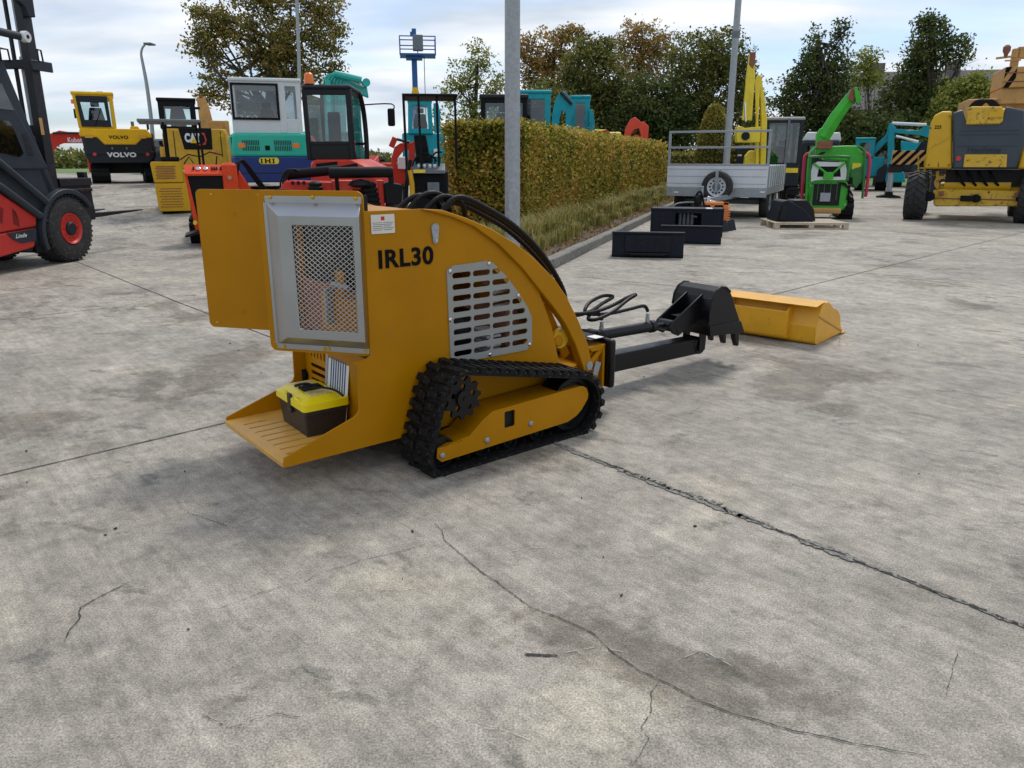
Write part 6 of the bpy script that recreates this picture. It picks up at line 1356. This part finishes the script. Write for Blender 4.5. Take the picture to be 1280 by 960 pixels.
# ---- teal excavator at right, back
k = Kit(1092, 33, py=243, z=0)
k.thing('excavator', 'teal excavator with its boom stretched right above the hazard striped outrigger', 'excavator', GX)
hx = lambda x, d=0: k.p(x, 200, d)[0]; hz = lambda y, d=0: k.p(1092, y, d)[1]
add_track(k, hx(1072), hx(1084), .1, 2.4, .6, k.root); add_track(k, hx(1098), hx(1112), .1, 2.4, .6, k.root); MB().box(hx(1068), hx(1106), .2, 2.4, .55, hz(196)).build('upper_body', 'teal', k.root, .05)
cab(k.root, hx(1067), hx(1091), .1, 1.4, hz(196), hz(174), 'teal', 'dglass', post=.14)
k.G('boom', 'teal', [(1084, 196), (1092, 183), (1108, 168), (1110, 158), (1114, 153), (1120, 160), (1119, 172), (1108, 178), (1090, 196)], .3, .7, .02); k.G('dipper_arm', 'teal', [(1112, 154), (1118, 161), (1150, 163), (1157, 156), (1164, 158), (1165, 166), (1161, 172), (1150, 169), (1118, 166), (1118, 200), (1112, 212), (1109, 200), (1110, 170)], .0, .3, .015)
k.T('ram_rod', 'chrome', [(1115, 154, -.05), (1158, 156, -.05)], .06); k.T('ram_rod', 'chrome', [(1120, 170, -.05), (1148, 177, -.05)], .06); k.G('bucket', 'teal', [(1106, 228), (1108, 205), (1114, 200), (1120, 212), (1130, 215), (1132, 228)], -.1, .6, .03)
k.G('quick_hitch', 'cgrey', [(1094, 228), (1097, 212), (1108, 204), (1112, 212), (1104, 228)], -.1, .4, .02); k.text('KOBELCO', 1133, 161.5, 1142, 163.8, -.006, 'white', None, 'lettering', .02)
k = Kit(1140, 37, py=240, z=0); k.thing('excavator', 'second teal excavator further back, its boom seen under the first one', 'excavator', GX)
hx = lambda x, d=0: k.p(x, 200, d)[0]; add_track(k, -1, -.5, 0, 2.5, .6, k.root); add_track(k, .5, 1, 0, 2.5, .6, k.root)
k.G('upper_body', 'cgrey', [(1128, 215), (1128, 190), (1145, 184), (1150, 177), (1165, 178), (1165, 215)], .1, 2, .05); k.G('boom', 'teal', [(1126, 188), (1126, 176), (1140, 178), (1152, 177), (1146, 186), (1132, 196)], -.2, .2, .02)

# ---- orange crane truck with striped outrigger
k = Kit(1190, 26.5, py=250, z=0, rot=-22)
k.thing('crane_truck', 'weathered orange mobile crane with black diagonal stripes and a lowered outrigger leg', 'crane')
hx = lambda x, d=0: k.p(x, 200, d)[0]; hz = lambda y, d=0, x=1190: k.p(x, y, d)[1]
def stripes(nm, x0_, x1_, y0_, y1_, d, n, lean=1, m='ink'):
    a_, b_ = hx(x0_, d), hx(x1_, d); z0_, z1_ = hz(y1_, d), hz(y0_, d); s_ = (b_ - a_) / n; h_ = (z1_ - z0_) * lean; mb = MB()
    for i in range(-1, n + 1):
        xs = [a_ + i * s_, a_ + (i + .5) * s_]; q = [(xs[0], z0_), (xs[1], z0_), (xs[1] + h_, z1_), (xs[0] + h_, z1_)]
        # clip to the board
        out = []
        for lim, sg in ((a_, 1), (b_, -1)):
            src = q; out = []
            for j in range(len(src)):
                p, r2_ = src[j], src[(j + 1) % len(src)]; ip, ir = (p[0] - lim) * sg >= 0, (r2_[0] - lim) * sg >= 0
                if ip: out.append(p)
                if ip != ir: t_ = (lim - p[0]) / (r2_[0] - p[0]); out.append((lim, p[1] + (r2_[1] - p[1]) * t_))
            q = out
            if len(q) < 3: break
        if len(q) >= 3: mb.prism(q, 'y', d - .012, d - .004)
    mb.build(nm, m, k.root)
MB().box(hx(1115), hx(1185), 0, .4, hz(206), hz(188)).build('outrigger_beam', 'tan', k.root, .01); stripes('hazard_stripes', 1115, 1160, 188, 206, 0, 4, .9)
MB().cyl(k.P(1114.5, 214, .2), (k.P(1114.5, 214, .2)[0], .2, .12), .09).build('outrigger_leg', 'galv', k.root); MB().box(hx(1112), hx(1130), .05, .35, hz(216), hz(205)).build('leg_socket', 'dark', k.root, .02)
lp = k.P(1114.5, 214, .2)[0]; MB().prism([(lp - .38, 0), (lp + .38, 0), (lp + .38, .04), (lp + .12, .10), (lp + .1, .2), (lp - .1, .2), (lp - .12, .10), (lp - .38, .04)], 'y', -.15, .55).build('outrigger_foot', 'blackm', k.root, .01)
MB().box(hx(1150), hx(1330), .5, 2.6, .6, 1.15).build('truck_chassis', 'cgrey', k.root, .03)
for x in (1185, 1225, 1300): wheel(k.root, (hx(x), .45, .52), (0, -1, 0), .52, .35, 'tan', 'cgrey', 0)
MB().box(hx(1200), hx(1330), .4, 2.6, 1.15, hz(122, 0, 1250)).build('engine_deck', 'tan', k.root, .04)
MB().box(hx(1238), hx(1340), .1, 2.2, hz(130, 0, 1250), hz(110, 0, 1250)).build('turntable_body', 'tan', k.root, .03); MB().box(hx(1237), hx(1345), .0, 2.2, hz(110, 0, 1250), hz(84, 0, 1250)).build('boom_head', 'tan', k.root, .03)
hz_ = hz; hz = lambda y, d=0, x=1250: hz_(y, d, x); stripes('hazard_stripes', 1238, 1252, 84, 110, 0, 1, .55)
MB().box(hx(1238), hx(1345), -.02, .0, hz(92), hz(91)).box(hx(1238), hx(1345), -.02, .0, hz(103), hz(102)).build('plate_edges', 'rust', k.root)
MB().box(k.p(1265, 75, .3)[0], k.p(1274, 75, .3)[0], .3, .6, hz(84), hz(60)).box(k.p(1272, 70, .3)[0], hx(1345), .3, .7, hz(72), hz(58)).build('winch_post', 'tan', k.root, .01); MB().bar(k.P(1245, 73, .3), k.P(1270, 70, .3), .08, .06).bar(k.P(1256, 76, .3), k.P(1276, 75, .3), .06, .04).build('lamp_bar', 'tan', k.root); MB().lathe(k.P(1257.5, 68, .3), (0, 0, 1), [(.001, -.1), (.05, -.1), (.06, .0), (.11, .1), (.11, .22), (.05, .28), (.001, .28)]).build('beacon', 'rust', k.root)

# ---- yellow and slate boom lift, right edge
k = Kit(1221, 16.6, py=276, z=0, rot=-29)
k.thing('boom_lift', 'large worn yellow boom lift with slate grey rear cover at the right edge', 'boom lift')
hx = lambda x, d=0: k.p(x, 200, d)[0]; hz = lambda y, d=0, x=1221: k.p(x, y, d)[1]
Hx = lambda p_, d=0: k.p(*p_, d)
for cx_, sgn in ((1150, -1), (1297, 1)):
    c_ = hx(cx_); x_ = c_ + sgn * .19; wheel(k.root, (x_, .35, .50), (sgn, 0, 0), .50, .40, 'hyel', 'cgrey', 20, rr=.5); wheel(k.root, (x_, 2.6, .50), (sgn, 0, 0), .50, .40, 'hyel', 'cgrey', 20, rr=.5)
k.G('axle_beam', 'hyelw', [(1167, 256), (1166, 238), (1180, 236), (1290, 239), (1290, 258), (1170, 258)], .1, .4, .02); MB().box(hx(1166), hx(1290), .09, .1, hz(250), hz(248.5)).build('beam_edge', 'rust', k.root)
MB().box(hx(1178), hx(1285), .3, 2.6, .5, hz(232)).build('chassis', 'hyel', k.root, .04); MB().cyl((hx(1185), .35, hz(232)), (hx(1270), .35, hz(231)), .16, n=24).build('turntable_tube', 'hyel', k.root)
mb = MB().box(hx(1208), hx(1234), .02, .12, hz(252), hz(245)).cyl(k.P(1220, 253, .05), k.P(1220, 243, .05), .05); mb.build('tow_hitch', 'blackm', k.root, .01)
for x in (1169, 1286): MB().cyl((hx(x), .0, hz(247)), (hx(x), .35, hz(247)), .10, n=14).build('steering_knuckle', 'blackm', k.root)
MB().box(hx(1185), hx(1285), .2, 2.2, hz(232), hz(213)).build('dark_underside', 'dark', k.root)
def shell(pts, d0, d1, nm, m, bulge=.06, bev=.03):
    P0 = [k.p(*q, d0) for q in pts]; cx_ = sum(p[0] for p in P0) / len(P0); cz_ = sum(p[1] for p in P0) / len(P0)
    return MB().loft([[(cx_ + (x - cx_) * (1 - bulge), d0 - .05, cz_ + (z - cz_) * (1 - bulge)) for x, z in P0], [(x, d0, z) for x, z in P0], [(x, d1, z) for x, z in P0]]).build(nm, m, k.root, bev, 3)
shell([(1156, 211), (1158, 190), (1163, 155), (1168, 144), (1178, 139), (1190, 139), (1190, 211)], -.12, 1.6, 'left_cowl', 'hyel', .03)
shell([(1191, 211), (1191, 141), (1203, 137), (1208, 154), (1250, 153), (1258, 133), (1281, 138), (1281, 180), (1270, 211)], -.2, 1.5, 'rear_cover', 'hblue', .02)
k.G('right_cowl', 'hyel', [(1272, 211), (1283, 160), (1300, 145), (1330, 150), (1335, 211)], -.15, 1.6, .04)
k.G('engine_panel', 'hyelw', [(1207, 156), (1210, 135), (1215, 133), (1254, 133), (1254, 151), (1250, 155)], -.32, .4, .025); k.G('worn_plate', 'hyelw', [(1204, 209), (1206, 193), (1259, 193), (1258, 209)], -.285, -.25, .006)
mb = MB()
for y in (163, 168, 182): mb.box(hx(1194, -.25), hx(1268, -.25), -.262, -.25, hz(y + .8, -.25), hz(y, -.25))
mb.build('cover_ribs', 'hblue', k.root, .004)
k.text('Haulotte', 1209, 183, 1252, 191, -.27, 'fgrey', None, 'lettering', .02); k.text('225', 1168, 156.5, 1177, 161, -.18, 'ink', None, 'number_lettering', .02)
MB().lathe(k.P(1198, 198, -.26), (0, -1, 0), [(.001, 0), (.05, 0), (.05, .02), (.001, .02)], 14).build('tail_light', 'lred', k.root); MB().bar(k.P(1160, 186, -.18), k.P(1186, 171, -.18), .012, .02).build('cowl_crease', 'hyelw', k.root)
mb = MB()
for j in range(4): mb.tube([k.P(1212 + 4 * j, 134, .2), k.P(1220 + 4 * j, 127, .2), k.P(1232 + 3 * j, 126, .2), k.P(1240 + 3 * j, 133, .2)], .03, 6, 5)
mb.build('cable_loops', 'hose', k.root)
ldm = MB()
for x in (1148, 1156): ldm.bar(k.P(x, 222, .5), k.P(x, 196, .5), .03, .03)
for y in (200, 210, 219): ldm.bar(k.P(1148, y, .5), k.P(1180, y, .5), .03, .03)
ldm.bar(k.P(1172, 236, .3), k.P(1172, 214, .3), .06, .06).bar(k.P(1158, 238, .5), k.P(1158, 214, .5), .03, .03); ldm.bar(k.P(1172, 222, .3), k.P(1186, 222, .3), .04, .04)
ldm.build('access_ladder', 'hyelw', k.root); k.T('crease_line', 'rust', [(1173, 209, -.17), (1173, 203, -.17)], .01)
for x, y in ((1161, 206), (1186, 206), (1163, 160), (1187, 145)): MB().cyl(k.P(x, y, -.19), k.P(x, y, -.15), .018, n=8).build('cowl_bolt', 'rust', k.root)
mb = MB()
for j in range(4): mb.tube([k.P(1195 + 14 * j, 214, .2), k.P(1200 + 14 * j, 225, .12), k.P(1206 + 14 * j, 232, .2)], .025, 6, 4)
mb.build('chassis_hoses', 'hose', k.root); MB().box(hx(1226), hx(1244), -.34, -.33, hz(148), hz(139)).build('faded_decal', 'hyel', k.root)
for x in (1180, 1276): MB().box(hx(x), hx(x + 6), .0, .1, hz(246), hz(240)).build('lashing_eye', 'rust', k.root, .01)
boomseg(k, [(.2, .6, 2.0, .4), (.2, 2.5, 2.2, .4), (.2, 5.0, 2.1, .35)], .35, 'hyel', k.root)

# ------------------------------------------------------------------ trees, shrubs, building, far wood
LM = dict(
 oak=leafmat('oak_leaf', [(0.064, 0.076, 0.013), (0.16, 0.16, 0.032), (0.321, 0.265, 0.058), (0.428, 0.277, 0.09)]),
 dark=leafmat('dark_leaf', [(0.027, 0.047, 0.013), (0.06, 0.095, 0.026), (0.119, 0.153, 0.036), (0.183, 0.181, 0.05)]),
 olive=leafmat('olive_leaf', [(0.048, 0.068, 0.016), (0.119, 0.139, 0.032), (0.215, 0.213, 0.05), (0.321, 0.265, 0.071)]),
 brown=leafmat('autumn_leaf', [(0.107, 0.095, 0.022), (0.257, 0.181, 0.047), (0.45, 0.277, 0.081), (0.558, 0.318, 0.109)]),
 light=leafmat('bright_leaf', [(0.077, 0.105, 0.019), (0.171, 0.213, 0.032), (0.3, 0.318, 0.055), (0.408, 0.36, 0.09)]),
 topiary=leafmat('topiary_leaf', [(0.086, 0.095, 0.013), (0.215, 0.213, 0.036), (0.365, 0.318, 0.055), (0.472, 0.298, 0.081)]))
def tree(px, Y, ell, label, leaf, n_tw, lf=26, size=.17, seed=1, tw=.42, trunk=None, name='tree', cat='tree', base_y=215, z=None, group='trees behind the yard', tr=.22, depth=.8, limbs=True, m2=None, shell=.55, bark='bark'):
    k = Kit(px, Y, None, py=base_y, z=z); k.thing(name, label, cat, group)
    g = np.random.default_rng(seed); E = []
    for (ex, ey, rx, ry) in ell:
        c = k.p(ex, ey, 0); sx = abs(k.p(ex + rx, ey, 0)[0] - c[0]); sz = abs(k.p(ex, ey - ry, 0)[1] - c[1]); E.append((c[0], c[1], sx, sz))
    A = np.array([e[2] * e[3] for e in E]); ci = g.choice(len(E), n_tw, p=A / A.sum()); T = []
    for i in ci:
        x, z_, sx, sz = E[i]; v = g.normal(size=3); v /= np.linalg.norm(v); r = (shell + (1 - shell) * g.uniform()) if g.uniform() < .72 else g.uniform() ** .5
        r *= g.uniform(.86, 1.12); T.append((x + v[0] * sx * r, v[1] * (sx + sz) * .5 * depth * r, z_ + v[2] * sz * r))
    T = np.array(T); T = T[T[:, 2] > .15]
    rad = tw * g.uniform(.5, 1.35, len(T))
    cnt = np.maximum(3, (lf * (rad / tw) ** 1.6).astype(int)); idx = np.repeat(np.arange(len(T)), cnt)
    off = g.normal(size=(len(idx), 3)); off /= np.linalg.norm(off, axis=1)[:, None]; off *= (g.uniform(size=len(idx)) ** .5)[:, None] * rad[idx][:, None]; off[:, 2] *= .62
    L_ = T[idx] + off; cr = leaves('crown', L_, size, LM[leaf], k.root, seed=seed + 1, flat=.3)
    if m2:
        s2 = g.choice(len(T), len(T) // 7, replace=False); P = np.repeat(T[s2], 12, 0) + g.normal(size=(len(s2) * 12, 3)) * tw * .5; leaves('autumn_tips', P, size, LM[m2], k.root, seed=seed + 2, flat=.3)
    b = MB(); tp = trunk or (px, ell[0][1]); c = k.p(tp[0], tp[1], 0); H = c[1]
    tpts = [Vector((0, 0, -.05)), Vector((c[0] * .15, .0, H * .35)), Vector((c[0] * .6, 0, H * .7)), Vector((c[0], 0, H))]
    b.tube(tpts, [tr, tr * .8, tr * .6, tr * .42], 10, 5)
    if limbs:
        order = sorted(E, key=lambda e: -e[2] * e[3])
        for j in range(max(7, len(E) * 4)):
            e = E[j % len(E)]; f = g.uniform(.3, .98); s_ = Vector((c[0] * f * .8, 0, H * f)); v = g.normal(size=3); v /= np.linalg.norm(v)
            q = Vector((e[0] + v[0] * e[2] * .66, v[1] * e[2] * .6, e[1] + abs(v[2]) * e[3] * .66 * (1 if v[2] > 0 else -.4)))
            d = (q - s_); mid = s_ + d * .45 + Vector((g.normal() * .12, g.normal() * .1, .10 + g.normal() * .08)) * d.length * .8
            b.tube([s_, mid, q], [tr * .34, tr * .17, tr * .05], 6, 6)
            for _ in range(4):
                w_ = mid.lerp(q, g.uniform(0, .9)); v = Vector(tuple(g.normal(size=3))); v.z = abs(v.z) * .6; b.tube([w_, w_ + v * .15 * min(1.2, d.length * .4), w_ + v * .3 * min(1.2, d.length * .4)], [tr * .10, tr * .06, tr * .02], 5, 3)
    b.build('trunk', bark, k.root); return k
tree(338, 42, [(338, 40, 62, 55), (272, 28, 38, 30), (255, 62, 26, 28), (280, 95, 36, 26), (262, 118, 20, 14), (405, 45, 34, 34), (418, 88, 18, 14), (365, 90, 50, 32), (300, 132, 34, 16), (340, -10, 60, 35), (405, 12, 28, 22), (248, 15, 16, 14)],
     'broad oak with olive and brown leaves and open branches, left of centre behind the excavators', 'oak', 1050, 22, .16, 21, .42, trunk=(342, 40), tr=.34, name='oak_tree', z=.4, m2='brown', shell=.35)
tree(592, 44, [(598, 75, 22, 36), (578, 100, 26, 30), (616, 108, 20, 34), (560, 125, 20, 26), (596, 140, 40, 34), (560, 170, 30, 25)],
     'light airy tree rising behind the hedge just left of the tall lamp post', 'light', 380, 18, .14, 31, .38, trunk=(597, 80), z=.3, shell=.3, tr=.18)
tree(690, 48, [(685, 60, 36, 28), (715, 45, 28, 22), (668, 90, 24, 34), (700, 95, 46, 40), (655, 60, 18, 22)], 'autumn oak with thin brown crown right of the tall lamp post', 'brown', 470, 18, .16, 41, .40, trunk=(692, 60), z=.2, shell=.35, m2='oak')
tree(672, 42, [(672, 140, 40, 40), (700, 165, 50, 36), (640, 165, 40, 30)], 'dark green bushy tree low behind the teal cabs', 'olive', 520, 26, .17, 42, .5, z=.2, tr=.2)
tree(745, 45, [(745, 100, 44, 50), (725, 140, 40, 50), (770, 150, 44, 48), (745, 62, 26, 22)], 'dense dark tree in the middle of the row behind the hedge', 'olive', 900, 28, .17, 43, .5, trunk=(748, 90), z=0, m2='dark')
tree(800, 50, [(798, 48, 34, 26), (822, 60, 30, 30), (780, 75, 26, 28), (805, 95, 44, 34)], 'tall oak with brown crown tips in the middle of the tree row', 'brown', 430, 18, .16, 44, .40, trunk=(800, 60), z=0, shell=.35, m2='oak')
tree(812, 43, [(812, 135, 46, 46), (790, 165, 44, 40), (835, 160, 40, 44)], 'rounded dark evergreen below the tall brown oak', 'dark', 760, 28, .17, 45, .5, z=0)
tree(875, 44, [(870, 78, 44, 42), (905, 70, 34, 36), (880, 120, 52, 46), (850, 150, 40, 46), (905, 160, 42, 42), (925, 100, 22, 34)], 'broad dark green tree behind the rounded topiary cone', 'olive', 1000, 25, .16, 46, .46, trunk=(880, 80), z=0, m2='dark', tr=.3)
tree(945, 47, [(945, 150, 26, 50), (938, 110, 16, 22), (958, 185, 26, 30)], 'small green tree between the yellow arm and the slim lamp post', 'olive', 330, 24, .17, 47, .42, z=0, tr=.16)
tree(1020, 41, [(1018, 62, 14, 34), (1012, 95, 26, 34), (990, 120, 22, 26), (1045, 85, 22, 36), (1052, 40, 9, 26), (1038, 120, 36, 36), (1010, 150, 42, 40), (985, 165, 30, 36), (1055, 160, 34, 34)], 'tall dark tree with two pointed tops above the green chipper chute', 'dark', 950, 22, .15, 48, .40, trunk=(1022, 50), z=0, tr=.22, shell=.4)
tree(1085, 55, [(1085, 75, 22, 18), (1075, 95, 26, 20), (1090, 100, 20, 16)], 'thin pale leaved tree seen between the two dark trees', 'light', 210, 16, .17, 49, .42, trunk=(1083, 75), z=0, shell=.3, tr=.13)
tree(1160, 40, [(1165, 50, 30, 30), (1150, 80, 34, 26), (1192, 62, 22, 22), (1158, 30, 14, 16), (1140, 115, 44, 30), (1120, 140, 40, 36), (1165, 140, 50, 44), (1205, 75, 12, 14)], 'tall loose leaved tree with twigs against the bright sky left of the crane', 'dark', 880, 20, .15, 50, .38, trunk=(1165, 50), z=0, tr=.22, shell=.4, m2='olive')
tree(1200, 37, [(1200, 130, 34, 34), (1220, 115, 22, 26), (1185, 160, 44, 34), (1225, 150, 24, 40)], 'bright olive bush tree between the crane and the teal boom', 'light', 560, 26, .16, 51, .45, z=0, m2='dark', tr=.14)
tree(1095, 39, [(1090, 165, 34, 26), (1130, 170, 30, 30), (1065, 175, 26, 30)], 'low dark shrub in front of the slate roofed building', 'dark', 360, 26, .16, 52, .45, z=0, tr=.1, name='shrub', cat='shrub')
tree(968, 40, [(968, 190, 40, 30), (1010, 195, 40, 26)], 'low dark shrub behind the grey cabbed excavator', 'olive', 300, 26, .16, 53, .45, z=0, tr=.1, name='shrub', cat='shrub')
tree(202, 70, [(200, 195, 18, 13), (212, 190, 14, 14), (185, 200, 12, 9)], 'brownish round tree far off between the two yellow excavators', 'brown', 150, 22, .3, 54, .7, z=.2, name='tree', tr=.15)
# clipped topiary cone and low hedges in front of the trees
def cone(px, Y, x0, x1, ytop, label, seed):
    k = Kit(px, Y, None, py=225, z=0); k.thing('topiary', label, 'topiary', 'clipped shapes'); g = np.random.default_rng(seed)
    R0 = (k.p(x1, 215)[0] - k.p(x0, 215)[0]) / 2; H = k.p(px, ytop)[1]
    z = g.uniform(.02, 1, 9000) ** 1.0; rr = R0 * np.sqrt(np.clip(1 - z ** 2.6, 0, 1)) * (1 - .12 * z); a = g.uniform(0, 6.283, 9000)
    P = np.stack([rr * np.cos(a), rr * np.sin(a), z * H], 1) + g.normal(size=(9000, 3)) * .035; leaves('foliage', P, .08, LM['topiary'], k.root, seed=seed)
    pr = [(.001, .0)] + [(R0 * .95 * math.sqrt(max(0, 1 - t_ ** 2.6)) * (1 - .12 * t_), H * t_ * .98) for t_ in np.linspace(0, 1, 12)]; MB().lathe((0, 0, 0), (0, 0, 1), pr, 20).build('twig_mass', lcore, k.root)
cone(888, 27, 866, 912, 131, 'tall clipped cone of autumn beech behind the trailer rails', 61)
cone(922, 29, 904, 942, 166, 'lower clipped beech mound just right of the slim lamp post', 62)
k = Kit(850, 33, 0, py=225, z=0); hg2 = k.thing('clipped_hedge', 'low clipped hedge in the distance left of the topiary cone', 'hedge'); a = k.p(826, 200)[0]; b_ = k.p(1010, 200)[0]; H = k.p(850, 192)[1]
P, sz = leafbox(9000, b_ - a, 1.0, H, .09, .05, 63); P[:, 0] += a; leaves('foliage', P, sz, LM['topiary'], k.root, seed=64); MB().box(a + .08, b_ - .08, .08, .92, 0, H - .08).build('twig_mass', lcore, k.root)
# dark slate roofed building behind the right-hand trees
k = Kit(1150, 58, -12, py=205, z=0); bd = k.thing('building', 'dark slate roofed house with white framed windows behind the trees at right', 'building')
a, b_ = k.p(1050, 150)[0], k.p(1330, 150)[0]; ze = k.p(1100, 140)[1]; zr = k.p(1100, 98)[1]
MB().box(a, b_, 0, 10, 0, ze).build('wall', 'brick', k.root)
MB().prism([(-.5, ze - .1), (5, zr + .6), (10.5, ze - .1), (10.5, ze + .15), (5, zr + .9), (-.5, ze + .15)], 'x', a - .4, b_ + .4).build('roof', 'roof', k.root)
for x in (1072, 1086, 1110, 1150, 1200, 1240, 1290):
    xx = k.p(x, 150)[0]; f = MB().box(xx, xx + 1.5, -.06, .0, ze - 2.1, ze - .45).build('window', 'white', k.root); MB().box(xx + .08, xx + 1.42, -.075, -.062, ze - 2.0, ze - 1.35).box(xx + .08, xx + .71, -.075, -.062, ze - 1.27, ze - .53).box(xx + .79, xx + 1.42, -.075, -.062, ze - 1.27, ze - .53).build('pane', 'dglass' if 0 else 'galvd', f)
for x in (1100, 1200): xx = k.p(x, 150)[0]; MB().box(xx, xx + .9, 4.6, 5.4, zr, zr + 1.5).build('chimney', 'brick', k.root)
# far wood along the horizon
g = np.random.default_rng(71)
n = 26000; x = g.uniform(-190, 60, n); top = 3.4 + 1.3 * np.sin(x * .11) + .9 * np.sin(x * .37 + 1) + .6 * np.sin(x * .9); zz_ = g.uniform(0, 1, n) ** .8 * top + g.normal(size=n) * .25 - .9
P = np.stack([x, 165 + g.normal(size=n) * 3, zz_], 1); o = leaves('far_wood', P, .95, LM['olive'], seed=72); tag(o, 'far band of woodland along the horizon', 'wood'); o['kind'] = 'stuff'
